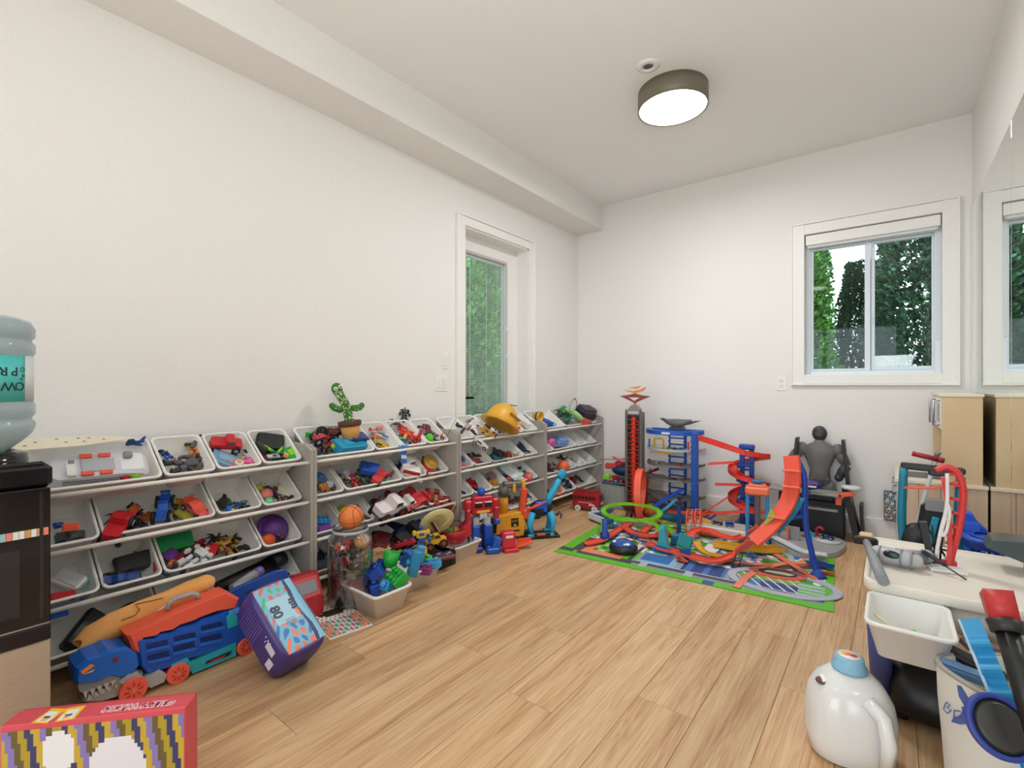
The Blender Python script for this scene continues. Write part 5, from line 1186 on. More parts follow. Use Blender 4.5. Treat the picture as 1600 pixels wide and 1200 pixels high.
# ---------------------------------------------------------------- things between pack and shelf
def YZ(name, lab, cat, key, pts, x0, x1, part='panel', shrink=.97):
    ys = [atx(a, b, x1) for a, b in pts]; cy = sum(p.y for p in ys)/len(ys)
    t = thing(name, lab, cat, None, ((x0+x1)/2, cy, 0)); emit(G().at((-(x0+x1)/2, -cy, 0)).m(key).prism([(p.y, p.z) for p in ys], x0, x1, 'x', shrink), part, t); return t
t = YZ('toy_slide', 'long blue plastic toy panel standing behind nappy pack', 'toy', '#1a50a8', [(360, 925), (372, 918), (430, 893), (448, 889), (451, 900), (440, 915), (442, 972), (366, 1000)], -2.235, -2.215)
emit(G().m('#123c88').box((.012, .02, .20), (.004, .22, .008)).box((.012, .03, .12), (.004, .2, .008)), 'rib', t)
t = thing('toy_cash_register', 'red toy laptop box with grey screen behind nappy pack', 'toy', None, (-2.19, 1.165, 0))
emit(G().m('#b82834').prism([(-.04, 0), (.05, 0), (.05, .10), (.0, .20), (-.04, .20)], -.095, .10, 'y', .96), 'case', t)
emit(G().m('#d85058').box((.032, .0, .148), (.004, .17, .09), .001, (0, -.44, 0)), 'frame', t); emit(G().m('#8a8c90').box((.035, .0, .15), (.004, .145, .055), .001, (0, -.44, 0)), 'screen', t)
def quad_on_floor(t, pts, h=.003):
    w = [atz(*p) for p in pts]; c = sum(w, Vector())/4; dxv = ((w[1]-w[0])+(w[2]-w[3])); a = math.atan2(dxv.y, dxv.x)
    return c, a, (((w[1]-w[0]).length+(w[2]-w[3]).length)/2), (((w[3]-w[0]).length+(w[2]-w[1]).length)/2)
c, a, w_, h_ = quad_on_floor(None, [(520, 1001), (583, 975), (526, 934), (462, 950)])
t = thing('childrens_magazine', 'colourful children\'s magazine lying on the floor beside white block tub', 'magazine', None, c, (0, 0, a))
emit(G().m('paper').box((0, 0, .003), (w_, h_, .006)), 'pages', t)
def mg(u, v):
    if .50 < v < .66 and (.18 < u < .9 and (abs(v-.58) < .03 or .3 < u < .75)): return '#2c2420'
    if v > .84: return '#f08860' if u < .6 else '#d8a890'
    if ((u-.2)/.13)**2+((v-.78)/.09)**2 < 1: return '#a86890'
    if v < .40:
        k = math.sin(u*31)*math.cos(v*27+u*9)
        return '#f09070' if (u < .25 or u > .8) and k < .3 else ('#3aa0a0' if k > .4 else '#b84878' if k < -.5 else '#58a060' if .1 < k < .3 else '#e8d8c8')
    return '#efe6da' if math.sin(u*60)*math.sin(v*50) < .6 else '#5a4a48'
print_panel('cover_print', t, w_*.97, h_*.97, 60, 60, mg, Matrix.Translation((0, 0, .0065)))
c, a, w_, h_ = quad_on_floor(None, [(474, 952), (512, 938), (496, 924), (460, 930)])
t = thing('picture_booklet', 'dark red booklet with yellow shapes peeking out behind the magazine', 'booklet', None, c+Vector((-.03, .02, 0)), (0, 0, a))
emit(G().m('paper').box((0, 0, .002), (w_, h_, .004)), 'pages', t)
print_panel('cover_print', t, w_*.97, h_*.97, 16, 12, lambda u, v: '#e8b030' if math.sin(u*16)*math.sin(v*12) > .3 and u < .6 else ('#f0e0e0' if u > .9 else '#8c1c34'), Matrix.Translation((0, 0, .0046)))
# ---------------------------------------------------------------- clear jar with small toys, ball on top
JX, JY, JR = -2.160, 1.425, .112
t = thing('clear_toy_jar', 'tall clear plastic jar full of small toys beside white block tub', 'jar', None, (JX, JY, 0))
emit(G().m('clear_plastic').lathe([(.001, .003), (JR*.92, .002), (JR, .02), (JR, .30), (JR*.93, .335), (JR*.74, .355), (JR*.74, .385), (JR*.78, .39), (JR*.70, .39), (JR*.70, .352), (JR*.90, .325), (JR*.97, .30), (JR*.97, .02), (.001, .006)], n=40, caps=False), 'jar_wall', t)
emit(G().m('lgrey').lathe([(JR*.775, .362), (JR*.80, .366), (JR*.80, .372), (JR*.775, .376)], n=40, caps=False), 'neck_ring', t)
rnd = random.Random(12); n_in = 0; CN = {'dark': 'black', 'navy': 'navy', 'red': 'red', 'maroon': 'maroon', 'lorange': 'orange', 'dgreen': 'dark green', 'grey': 'grey', 'yellow': 'yellow', 'black': 'jet black', 'teal': 'teal'}
seen = {}
for lvl in range(7):
    for k in range(6):
        z = .03+lvl*.041; u = 2*PI*(k/6+lvl*.13); r = .066+.005*math.sin(k+lvl); col = rnd.choice(['dark', 'dark', 'black', 'navy', 'red', 'maroon', 'lorange', 'dgreen', 'grey', 'yellow', 'teal'][:8+lvl//2])
        ks = ('upper', 'middle', 'lower')[2-min(2, lvl//3)] if lvl < 6 else 'upper'
        dd = (math.cos(u)*.83-math.sin(u)*.55, math.cos(u)*.55+math.sin(u)*.83); lab = 'small %s toy, %s%s of the %s layer inside the clear jar' % (CN[col], 'front' if dd[0] > 0 else 'rear', ' left' if dd[1] < -.5 else ' right' if dd[1] > .5 else ' middle', ('bottom', 'second', 'third', 'fourth', 'fifth', 'sixth', 'top')[lvl]); gp = 'small toys inside the clear jar'
        kind = rnd.randrange(3)
        if kind == 0: s_ = ball(.021, col, lab)
        elif kind == 1: s_ = car(.062, col, 'dark', 'race', lab=lab)
        else: s_ = claw(.075, col, col, lab, k+lvl*5)
        s_['group'] = gp; s_.matrix_world = Matrix.Translation((JX+r*math.cos(u), JY+r*math.sin(u), z-.018)) @ rot(rnd.uniform(-30, 30), rnd.uniform(-30, 30), math.degrees(u)+90)
for lab, c, z, sz, cc in (('tangled red ribbon toy at the top of the clear jar', (-.0, -.045), .262, .11, '#e07060'), ('pale orange ball at the top right inside the clear jar', (.045, .04), .27, .075, '#e8a858'), ('green toy near the top of the clear jar', (-.035, .0), .25, .08, '#3a7a68')):
    s_ = claw(sz, cc, cc, lab, 9) if 'ball' not in lab else ball(sz/2, cc, lab); s_.matrix_world = Matrix.Translation((JX+c[0], JY+c[1], z)) @ rot(10, 0, 40)
t = ball(.060, '#e8803c', 'orange and black mini basketball on top of the clear jar', 'brown', 'mini_basketball'); t.matrix_world = Matrix.Translation((JX, JY, .3815)) @ rot(18, 12, 30)
# ---------------------------------------------------------------- floor tubs
def tub(x, y, rz, n, lab, z=0):
    o = bpy.data.objects.new('storage_tub', BINM[n]); COL.objects.link(o); o['category'] = 'tub'; o['label'] = lab; o['group'] = 'white tubs standing on the floor'
    o.matrix_world = Matrix.Translation((x, y, z+BD)) @ Matrix.Diagonal((1, 1, 1, 1)) @ rot(0, 0, rz); return o
tub(-2.015, 1.475, 90, 1, 'white tub of big coloured blocks on the floor beside jar').matrix_world = Matrix.Translation((-2.015, 1.475, .118)) @ rot(0, 0, 90) @ Matrix.Scale(1.2, 4)
tub(-2.08, 1.765, 0, 1, 'white tub of blocks between block tub and black crate').matrix_world = Matrix.Translation((-2.085, 1.765, .108)) @ rot(0, 0, 90) @ rot(0, 0, -90) @ Matrix.Scale(1.1, 4)
tub(-2.19, 2.24, 0, 1, 'white tub holding the red basket on floor')
def onz(t, px, py, z, ang=0, lie=(0, 0, 0)): return put(t, px, py, (0, 0, 1), (0, 0, z), Rz(ang) @ rot(*lie), 0)
BK = lambda *a, **k: brick(*a, **k)
for (L, w_, h_, c, nx, ny, px, py, z, ang, lie, lab) in (
    (.055, .045, .04, 'green', 1, 1, 548, 893, .09, 20, (50, 0, 0), 'small green block with one stud at tub left'),
    (.14, .05, .04, '#f0a030', 4, 1, 567, 893, .09, -58, (55, 0, 0), 'long orange-yellow block leaning in the block tub'),
    (.13, .05, .045, 'red', 3, 1, 563, 913, .06, -55, (40, 0, 0), 'long red block below the orange-yellow block'),
    (.05, .045, .05, '#3a98d8', 1, 1, 551, 920, .05, 30, (50, 0, 0), 'sky blue block at the front left of block tub'),
    (.13, .07, .05, '#1c48a8', 4, 2, 590, 890, .11, -48, (35, 0, 0), 'large royal blue block with eight studs'),
    (.06, .05, .05, '#1c48a8', 1, 1, 586, 917, .05, -30, (10, 0, 0), 'royal blue cube near front of block tub'),
    (.11, .08, .05, 'green', 3, 2, 621, 902, .09, -15, (40, 0, 0), 'large green block with six round studs'),
    (.05, .05, .04, '#38a0e0', 1, 1, 603, 915, .07, 10, (60, 0, 0), 'light blue round stud block in front of green block'),
    (.08, .05, .04, 'coral', 2, 1, 628, 912, .06, 30, (0, 0, 0), 'coral block at right rim of the block tub')):
    onz(brick(L, w_, h_, c, nx, ny, lab), px, py, z, ang, lie)
t = cup(.045, .075, '#22a83a', 'green flared bucket block on top of the block tub'); onz(t, 612, 873, .15, 0, (-12, 0, 0))
t = thing('paper_card', 'cream pointed card with red writing standing behind block tub', 'card'); emit(G().m('#e8c890').prism([(-.05, 0), (.05, 0), (.055, .10), (.035, .075), (0, .09), (-.045, .08)], -.001, .001), 'card', t)
g = G().m('red'); text_geo(g, 'CAR', .03, Vector((-.01, -.0015, .055)), (PI/2, 0, 0), .001); emit(g, 'lettering', t); put(t, 593, 866, (0, 0, 1), (0, 0, .13), Rz(58), 0)
for (L, w_, h_, c, nx, ny, px, py, z, ang, lie, lab) in (
    (.13, .05, .05, '#2888b8', 1, 1, 648, 880, .10, 60, (0, -75, 0), 'tall teal-blue block standing in second tub'),
    (.09, .045, .045, '#2868b8', 2, 1, 636, 872, .11, 20, (0, -60, 0), 'blue two-stud block at left of second tub'),
    (.09, .04, .04, '#40a0d0', 1, 1, 656, 866, .13, 60, (0, -80, 0), 'slim cyan block standing beside the tall one'),
    (.07, .045, .04, '#8c3c78', 2, 1, 664, 889, .08, 30, (0, 0, 0), 'plum block at the front of second tub'),
    (.09, .045, .04, '#40a0d8', 2, 1, 676, 880, .09, 30, (0, -10, 0), 'sky blue ridged block at right rim of second tub'),
    (.05, .04, .04, 'lorange', 1, 1, 660, 878, .08, 0, (20, 0, 0), 'small orange block inside second tub'),
    (.05, .04, .04, '#58c030', 1, 1, 668, 873, .10, 40, (20, 0, 0), 'small lime block inside second tub'),
    (.12, .03, .02, 'red', 3, 1, 634, 848, .16, 35, (0, -15, 0), 'flat red beam sticking up behind the blue blocks')):
    onz(brick(L, w_, h_, c, nx, ny, lab), px, py, z, ang, lie)
t = robot(.19, '#e8b838', '#3858a8', '#2860a8', 'yellow and blue toy builder robot standing behind second tub', 5); onz(t, 658, 846, .10, 60)
t = car(.13, '#e0b030', 'dark', 'truck', monster=True, lab='yellow toy monster truck with big black wheels above the crate', hub='#a03828'); onz(t, 681, 846, .11, 60, (0, -10, 0))
t = thing('black_crate', 'low black plastic crate on floor beside red basket tub', 'crate', None, (-2.19, 2.02, 0))
g = G().m('black'); g.box((0, 0, .004), (.15, .20, .008)); 
for s in (-1, 1): g.box((s*.078, 0, .05), (.008, .216, .10), .002).box((0, s*.104, .05), (.148, .008, .10), .002)
emit(g, 'tray', t); g = G().m('dark')
for k in range(3): g.box((.083, -.07+.07*k, .05), (.003, .006, .08))
emit(g, 'rib', t)
t = boxtoy(.12, .08, .02, '#7a3838', 'dark red patterned box lying in black crate', 'toy', 'toy_box', '#3a4a6a', 'salmon'); onz(t, 694, 868, .075, 70)
t = boxtoy(.14, .12, .07, 'black', 'black toy case inside the black crate', 'toy', 'toy_box', 'dark'); t.matrix_world = Matrix.Translation((-2.19, 2.02, .01))
# red basket, hat, striped card
t = thing('strawberry_basket', 'red strawberry-shaped toy basket with black handle in floor tub', 'toy basket')
emit(G().m('#b81c28').loft([[Vector((math.cos(u)*r*(1.25), math.sin(u)*r, z)) for u in [2*PI*k/24 for k in range(24)]] for r, z in ((.045, 0), (.062, .03), (.075, .09), (.069, .09), (.055, .03), (.04, .006))], caps=True), 'bowl', t)
emit(G().m('#c82834').prism([(.05, .02), (.105, .05), (.10, .15), (.04, .10)], -.05, .05, shrink=.8), 'lid_half', t)
emit(G().m('#3a1418').tube([(math.cos(u)*.082-.01, -.02, .075+math.sin(u)*.075) for u in [PI*k/12 for k in range(13)]], .004, 6), 'handle', t)
g = G().m('#e8b0a0')
for k in range(14): u = k*.9; g.sph((math.cos(u)*.088*.95, math.sin(u)*.068, .03+.04*(k % 3)/2), .003, 5, 4)
emit(g, 'seed_dots', t); onz(t, 713, 829, .07, 60)
t = wedge(.05, .04, .04, '#58b050', 'green', 'green toy pear slice in the strawberry basket', 'toy_fruit'); onz(t, 701, 826, .14, 30)
t = wedge(.05, .04, .03, '#f0b060', 'lorange', 'pale orange toy slice in the strawberry basket', 'toy_fruit'); onz(t, 713, 825, .14, 80)
t = hat(.075, .05, '#e8dca0', 'pale yellow straw toy hat leaning behind the strawberry basket', 'toy_sun_hat', 'toy hat', 1.45); put(t, 683, 815, (0, 0, 1), (0, 0, .17), Rz(60) @ rot(-55, -10, 0), 0)
t = boxtoy(.085, .04, .006, '#6a2028', 'maroon and cream striped card behind the straw hat', 'card', 'striped_card', 'cream'); put(t, 680, 825, (0, 0, 1), (0, 0, .19), Rz(60) @ rot(-20, 60, 0), 0)
# ---------------------------------------------------------------- robots and machines in front of the door shelf
t = thing('truck_robot', 'red and blue toy truck robot standing on floor by white tub', 'toy robot', None, (-2.17, 2.43, 0), (0, 0, math.radians(62)))
emit(G().m('#c01c30').box((0, 0, .29), (.15, .09, .10), .012).box((0, -.01, .345), (.13, .07, .03), .01), 'chest', t)
g = G().m('black:g')
for s in (-1, 1): g.box((s*.034, -.046, .305), (.052, .006, .036), .002)
emit(g, 'window', t); g = G().m('#e8b838').box((0, -.047, .262), (.09, .004, .016)).m('lgrey').box((0, -.047, .235), (.05, .006, .03)); emit(g, 'grille', t)
emit(G().m('#2050b8').sph((0, -.005, .385), (.028, .026, .03), 12, 8).box((0, -.028, .385), (.03, .008, .012)), 'head', t)
for s in (-1, 1):
    emit(G().m('#c01c30').box((s*.095, 0, .30), (.05, .07, .075), .012).m('#b02838').box((s*.10, -.02, .235), (.034, .045, .09), .008).m('#2050b8').box((s*.10, -.035, .185), (.036, .045, .035), .006), 'arm', t)
    lg = emit(G().m('lgrey').box((s*.04, 0, .19), (.045, .05, .06), .006).m('#1c50b0').box((s*.045, 0, .10), (.06, .08, .14), .01).m('#1a3a90').box((s*.047, -.02, .018), (.068, .12, .036), .01), 'leg', t)
    for z in (.07, .17): emit(G().m('black').cyl((s*.076, .01, z), (s*.092, .01, z), .024, n=14).m('#b8d040').cyl((s*.092, .01, z), (s*.0925, .01, z), .018, n=12).m('black').cyl((s*.092, .01, z), (s*.094, .01, z), .012, n=12), 'wheel', lg)
t = thing('toy_excavator', 'big yellow toy construction machine on its side with black windows', 'toy excavator', None, (-2.17, 2.70, 0), (0, 0, math.radians(58)))
emit(G().m('#e8a430').prism([(-.16, .02), (.12, .02), (.14, .10), (.12, .20), (-.10, .17), (-.16, .12)], -.045, .045, 'y', .94), 'body', t)
emit(G().m('dark:g').prism([(-.145, .06), (-.09, .06), (-.085, .13), (-.12, .13)], -.047, .047, 'y').prism([(-.13, .03), (-.06, .03), (-.05, .05), (-.12, .05)], -.047, .047), 'window', t)
g = G().m('black').box((.05, -.0465, .125), (.055, .003, .06)).m('#e8a430'); text_geo(g, 'CAT', .024, Vector((.05, -.0484, .135)), (PI/2, 0, 0), .001); g.m('#e8a430').prism([(.035, .100), (.065, .100), (.05, .118)], -.0492, -.048); g.m('black').box((.05, -.0465, .065), (.07, .003, .01)); emit(g, 'badge', t)
emit(G().m('#e8a430').cyl((-.01, .03, .17), (-.01, .03, .335), .034, n=18), 'tower', t)
emit(G().m('#5c5c58').cyl((-.01, .03, .30), (-.01, .03, .37), .040, .036, 18).box((.06, .03, .38), (.15, .06, .045), .01), 'tower_cap', t)
emit(G().m('#e8a430').box((.135, .02, .375), (.028, .05, .07), .006), 'end_bracket', t); emit(G().m('#e8a430').box((.06, .02, .36), (.02, .066, .06), .004), 'middle_bracket', t)
emit(G().m('#e05030').box((.12, -.02, .26), (.045, .05, .20), .012, (0, .12, 0)).box((.14, -.02, .17), (.07, .055, .08), .012), 'orange_arm', t)
t = thing('toy_fire_robot', 'small red and blue folded rescue toy lying in front of the excavator', 'toy robot', None, (-2.02, 2.50, 0), (0, 0, math.radians(58)))
emit(G().m('#d03040').box((.02, 0, .075), (.09, .07, .11), .01).box((.03, -.03, .012), (.10, .06, .024), .004), 'cab', t)
emit(G().m('white').box((.02, -.036, .10), (.05, .003, .016)), 'label', t)
emit(G().m('#2058b8').box((-.06, 0, .055), (.055, .06, .09), .01, (0, .3, 0)).box((-.09, -.02, .02), (.09, .05, .035), .01), 'leg', t)
emit(G().m('#e85838').box((.13, 0, .03), (.13, .05, .012), .003, (0, -.18, 0)).box((.15, .03, .045), (.10, .006, .03)), 'ramp', t)
# cyan dragon robot
t = thing('dragon_robot', 'cyan long-necked toy dragon robot with black body on a black base', 'toy dragon', None, (-2.02, 2.90, 0), (0, 0, math.radians(52)))
emit(G().m('#1c1c20').box((0, 0, .009), (.27, .15, .018), .003).box((0, -.055, .03), (.12, .05, .03), .004), 'base', t); emit(G().m('#e06040').box((-.01, -.078, .034), (.06, .006, .014), .001), 'base_panel', t)
emit(G().m('#22242c').sph((.01, 0, .205), (.085, .05, .06), 14, 10).box((-.03, 0, .16), (.08, .06, .06), .012), 'body', t); emit(G().m('#1c50c0').box((-.0, -.045, .235), (.09, .02, .05), .01).box((.03, -.05, .20), (.03, .012, .03), .004), 'armour', t)
g = G().m('#2ea8d4')
pts = [(.05, 0, .22), (.085, 0, .29), (.125, 0, .35), (.155, 0, .41)]
g.tube(pts, [.030, .027, .024, .020], 10); emit(g, 'neck', t)
emit(G().m('#2ea8d4').box((.175, 0, .445), (.055, .04, .065), .01, (0, .7, 0)).m('#1870a0').box((.19, 0, .43), (.02, .044, .04), .004, (0, .7, 0)), 'head', t)
for x, s, d in ((-.06, -1, -.03), (-.05, 1, -.02), (.07, -1, .02), (.07, 1, .03)):
    emit(G().m('#2ea8d4').tube([(x, s*.03, .18), (x+d, s*.055, .11), (x+d*.3, s*.055, .03)], [.026, .022, .016], 9).box((x+d*.3-.01, s*.055, .026), (.05, .035, .018), .005), 'leg', t)
emit(G().m('#8a8c90').tube([(-.07, 0, .18), (-.12, 0, .15), (-.14, 0, .10)], [.02, .012, .006], 8), 'tail', t)
emit(G().m('#e85838').tube([(-.10, -.03, .20), (-.04, -.05, .235), (.04, -.045, .26)], [.010, .012, .008], 8), 'blade', t)
emit(G().m('#4a4a50').tube([(.13, 0, .14), (.155, 0, .165), (.17, 0, .14), (.16, 0, .115)], [.012, .012, .010, .004], 8), 'claw', t)
# red double bus
t = thing('toy_bus', 'dark red toy bus with white hubs on floor by the corner shelf', 'toy bus', None, (-2.10, 3.76, 0), (0, 0, math.radians(12)))
emit(G().m('#a81c28').prism([(-.125, .03), (.125, .03), (.128, .09), (.115, .15), (.10, .165), (-.11, .165), (-.125, .15)], -.055, .055, 'y', .93), 'body', t)
emit(G().m('#8c1420').box((0, 0, .17), (.20, .09, .014), .004), 'roof', t)
g = G().m('#4a1820:g')
for k in range(6): g.box((-.095+k*.033, 0, .118), (.026, .112, .032), .001)
g.box((.122, 0, .118), (.012, .09, .036), .001); emit(g, 'window', t)
g = G().m('white'); g.box((-.01, -.0555, .078), (.12, .002, .004)).box((.128, 0, .075), (.004, .07, .02), .001).box((.05, -.0555, .062), (.05, .002, .012)); emit(g, 'white_trim', t)
for x in (-.075, .075):
    for s in (-1, 1): wheel(t, x, s*.05, .026, .026, .02, 'white', 'lgrey')
# ribbed grey case and small things around it
t = thing('ribbed_toy_case', 'grey ribbed carry case full of small cars behind the red bus', 'toy case', None, (-1.96, 3.98, 0), (0, 0, math.radians(20)))
emit(G().m('#8a8884').prism([(-.13, 0), (.15, 0), (.13, .20), (-.12, .22)], -.05, .05, 'y', .97), 'shell', t)
g = G().m('#a8a6a0')
for k in range(12): g.box((-.105+k*.019, -.052, .12), (.007, .006, .15), .001, (0, .1, 0))
emit(g, 'rib', t); emit(G().m('#3a4a6a').box((0, 0, .225), (.2, .08, .02), .004), 'insert', t)
for k, c in enumerate(('#3870a0', '#a83830', '#58a0b0', '#c06048')):
    s_ = car(.05, c, 'dark', 'sport', lab=('steel blue', 'brick red', 'pale teal', 'rust orange')[k] + ' toy car on top of the grey ribbed case'); s_.matrix_world = Matrix.Translation((-2.03+k*.045, 3.955+k*.016, .232)) @ rot(0, 0, 100)
def floor_at(t, x, y, z=0, rx=0, ry=0, rz=0): t.matrix_world = Matrix.Translation((x, y, z)) @ rot(rx, ry, rz); return t
t = thing('orange_play_bin', 'orange-red plastic play case in the corner behind the garage tower', 'toy box', None, (-1.90, 4.20, 0)); emit(G().m('#d84828').prism([(-.12, 0), (.13, 0), (.15, .24), (-.14, .24)], -.09, .09, 'y', .96), 'shell', t); emit(G().m('#e85c38').box((.005, 0, .245), (.30, .19, .014), .004), 'rim', t)
floor_at(robot(.17, '#2c50a0', '#c03030', '#30303c', 'blue and red toy robot on top of the orange case', 45), -1.90, 4.18, .255, 0, 0, 20)
t = thing('toy_helicopter', 'red and dark blue toy spider helicopter on top of the ribbed case', 'toy helicopter', None, (-1.96, 4.10, .255)); t.rotation_euler = (0, 0, .3)
emit(G().m('#1c3868').sph((.03, 0, .07), (.10, .05, .055), 14, 9), 'cabin', t); emit(G().m('#d03038').box((-.07, 0, .10), (.12, .05, .05), .014).sph((.0, 0, .125), (.045, .04, .03), 10, 7), 'engine', t)
emit(G().m('#4a90c0:g').sph((.08, 0, .085), (.05, .042, .04), 10, 7), 'canopy', t)
for k in range(4): emit(G().m('#d03038').box((-.02+math.cos(k*PI/2+.4)*.08, math.sin(k*PI/2+.4)*.08, .165), (.15, .028, .006), .002, (0, 0, k*PI/2+.4)), 'rotor_blade', t)
for s in (-1, 1): emit(G().m('#b83038').tube([(-.08, s*.04, .0), (.1, s*.04, .0), (.12, s*.04, .015)], .006, 6), 'skid', t)
floor_at(rod(.26, .012, '#1f8090', 'teal', 'teal plastic pole leaning across the orange case'), -1.79, 4.0, .24, 0, 14, -8)
floor_at(rod(.20, .012, '#b83040', 'dred', 'red plastic pole sticking up from orange case'), -1.72, 4.20, .30, 0, -25, 20)
floor_at(rod(.16, .012, 'sky', 'cyan', 'sky blue plastic pole beside the teal one'), -1.74, 4.25, .26, 0, -70, 10)
floor_at(brick(.06, .05, .05, 'lime', 2, 2, 'lime block on the corner of the ribbed case'), -2.06, 4.04, .235, 0, 0, 20)
floor_at(dino(.26, '#5c2a24', '#6c342c', 'dark brown toy dinosaur beside the garage tower'), -1.68, 3.72, 0, 0, 0, -30)
floor_at(wedge(.16, .10, .05, '#2868a0', '#3878b0', 'blue toy ramp on floor behind the red bus'), -1.95, 3.80, 0, 0, 0, 100)
floor_at(brick(.09, .05, .035, '#40b030', 3, 2, 'green block on top of orange case'), -1.80, 4.15, .255, 0, 0, 40)
t = thing('toy_launcher', 'blue and grey toy launcher base on floor left of the green loop', 'toy launcher', None, (-1.83, 3.50, 0), (0, 0, math.radians(-25)))
emit(G().m('#2c5c98').box((0, 0, .028), (.20, .10, .05), .01), 'base', t); emit(G().m('#d8dce0').box((0, -.054, .04), (.20, .014, .05), .004).box((-.10, 0, .04), (.014, .11, .05), .004), 'rail', t); emit(G().m('#1c3c70').box((.01, .005, .056), (.15, .06, .012), .003), 'deck', t)
floor_at(boxtoy(.24, .16, .03, '#8c8c80', 'grey flat toy garage base under the green loop', 'toy', 'toy_box', '#a0a890', '#b8c040'), -1.58, 3.62, 0, 0, 0, 15)
# ---------------------------------------------------------------- garage tower set
t = thing('toy_garage', 'tall blue multi-level toy car garage with grey lift tower', 'toy garage', None, (-1.5, 4.05, 0))
OX, OY = -1.5, 4.05
def L2(g): g.at((-OX, -OY, 0)); return g
tx, ty = -1.745, 3.95
g = L2(G()).m('#66625c')
for s in (-1, 1): g.box((tx+s*.066, ty, .44), (.022, .07, .86), .004).box((tx+s*.066, ty-.03, .46), (.012, .012, .86))
g.box((tx, ty+.035, .43), (.12, .012, .84)); emit(g, 'tower_frame', t)
g = L2(G()).m('#d83828')
zz = .04; k = 0
while zz < .83: g.box((tx, ty-.005, zz), (.105, .055, .004), 0, (0, .22 if k % 2 else -.05, 0)); g.box((tx+.0, ty-.02, zz+.014), (.030, .02, .032), .002); zz += .036; k += 1
emit(g, 'lift_rack', t, 'orange-red lift rack')
g = L2(G()).m('#8a8680').prism([(tx-.075, .84), (tx+.075, .84), (tx+.05, .90), (tx+.02, .93), (tx-.02, .93), (tx-.05, .90)], ty-.03, ty+.03, 'y', .9); g.m('lgrey').box((tx, ty-.032, .865), (.09, .004, .02)); emit(g, 'tower_cap', t)
g = L2(G()).m('#8a4038').prism([(tx-.14, 1.005), (tx-.06, 1.015), (tx, 1.03), (tx+.06, 1.015), (tx+.14, 1.005), (tx+.05, .97), (tx, .945), (tx-.05, .97)], ty-.012, ty+.012, 'y', .9)
g.m('#e0d8d0').prism([(tx-.05, .995), (tx+.05, .995), (tx, .965)], ty-.014, ty+.014, 'y').m('#e85030').cyl((tx, ty, .92), (tx, ty, .95), .012)
g.m('#e88848').prism([(tx-.10, 1.06), (tx-.02, 1.05), (tx+.04, 1.06), (tx+.10, 1.085), (tx+.07, 1.05), (tx, 1.03), (tx-.06, 1.045)], ty-.008, ty+.008, 'y').prism([(tx-.07, 1.075), (tx+.02, 1.07), (tx+.06, 1.095), (tx+.0, 1.085)], ty-.006, ty+.006, 'y'); emit(g, 'dragon_emblem', t, 'orange flying dragon ornament')
for (x_, y_, z1, w_) in ((-1.245, 3.98, .715, .05), (-1.42, 4.28, .70, .022), (-1.56, 4.28, .70, .014)):
    g = L2(G()).m('#1850a8').box((x_, y_, z1/2), (w_, w_*.9, z1), .004)
    for k in range(14): g.box((x_-w_/2-.003, y_, .06+k*.045), (.008, w_*.5, .012))
    emit(g, 'post', t)
g = L2(G()).m('#1850a8')
for k in range(12): g.box((-1.49, 4.28, .08+k*.055), (.14, .012, .012))
emit(g, 'ladder_rung', t)
def deck(z, key, r0=.10):
    g = L2(G()).m(key); cx, cy = -1.47, 4.20; pts = []
    for k in range(21): u = PI+PI*k/20; pts.append((cx+math.cos(u)*.245, cy+math.sin(u)*.27))
    for k in range(15): u = 2*PI-PI*k/14; pts.append((cx+math.cos(u)*r0, cy+math.sin(u)*r0*.8))
    rr = []
    for k in range(21):
        u = PI+PI*k/20; o1 = Vector((cx+math.cos(u)*.245, cy+math.sin(u)*.27, z)); i1 = Vector((cx+math.cos(u)*r0, cy+math.sin(u)*r0*.8, z)); d_ = Vector((0, 0, .010))
        rr.append([i1, o1, o1+Vector((0, 0, .020)), o1+Vector((-math.cos(u)*.006, -math.sin(u)*.006, .020)), o1+Vector((-math.cos(u)*.006, -math.sin(u)*.006, .008)), i1+Vector((0, 0, .008))])
    g.loft(rr, smooth=False); return emit(g, 'deck', t)
dk = [deck(z, k) for z, k in ((.15, '#6f6d6c'), (.30, '#777472'), (.42, '#75726e'), (.55, '#b8b8b8'))]
g = L2(G()).m('#1c58b8'); rr = []
for k in range(25):
    u = PI+PI*k/24; c_ = (-1.47, 4.16); o1 = Vector((c_[0]+math.cos(u)*.245, c_[1]+math.sin(u)*.22, .685)); i1 = Vector((c_[0]+math.cos(u)*.19, c_[1]+math.sin(u)*.16, .685))
    rr.append([i1, o1, o1+Vector((0, 0, .034)), i1+Vector((0, 0, .034))])
g.loft(rr, smooth=False); g.box((-1.49, 4.27, .70), (.46, .03, .03), .004); emit(g, 'top_ring', t, 'blue upper ring'); g = L2(G()).m('white').box((-1.47, 3.938, .702), (.07, .004, .016), .001); emit(g, 'ring_badge', t)
g = L2(G()).m('#1c6a80').box((-1.46, 4.06, .02), (.52, .40, .04), .012); emit(g, 'base', t)
g = L2(G()).m('#e8b838').tube([(-1.60, 4.02, .56), (-1.60, 4.02, .635), (-1.585, 4.02, .645), (-1.535, 4.02, .645), (-1.52, 4.02, .635), (-1.52, 4.02, .56)], .009, 8); emit(g, 'yellow_arch', t)
g = L2(G()).m('#e0a838').box((-1.48, 3.955, .545), (.13, .02, .03), .008).m('#d03028').box((-1.31, 4.02, .60), (.012, .012, .07), .002).m('#2868b8').box((-1.655, 4.05, .60), (.012, .012, .07), .002); emit(g, 'deck_fittings', t)
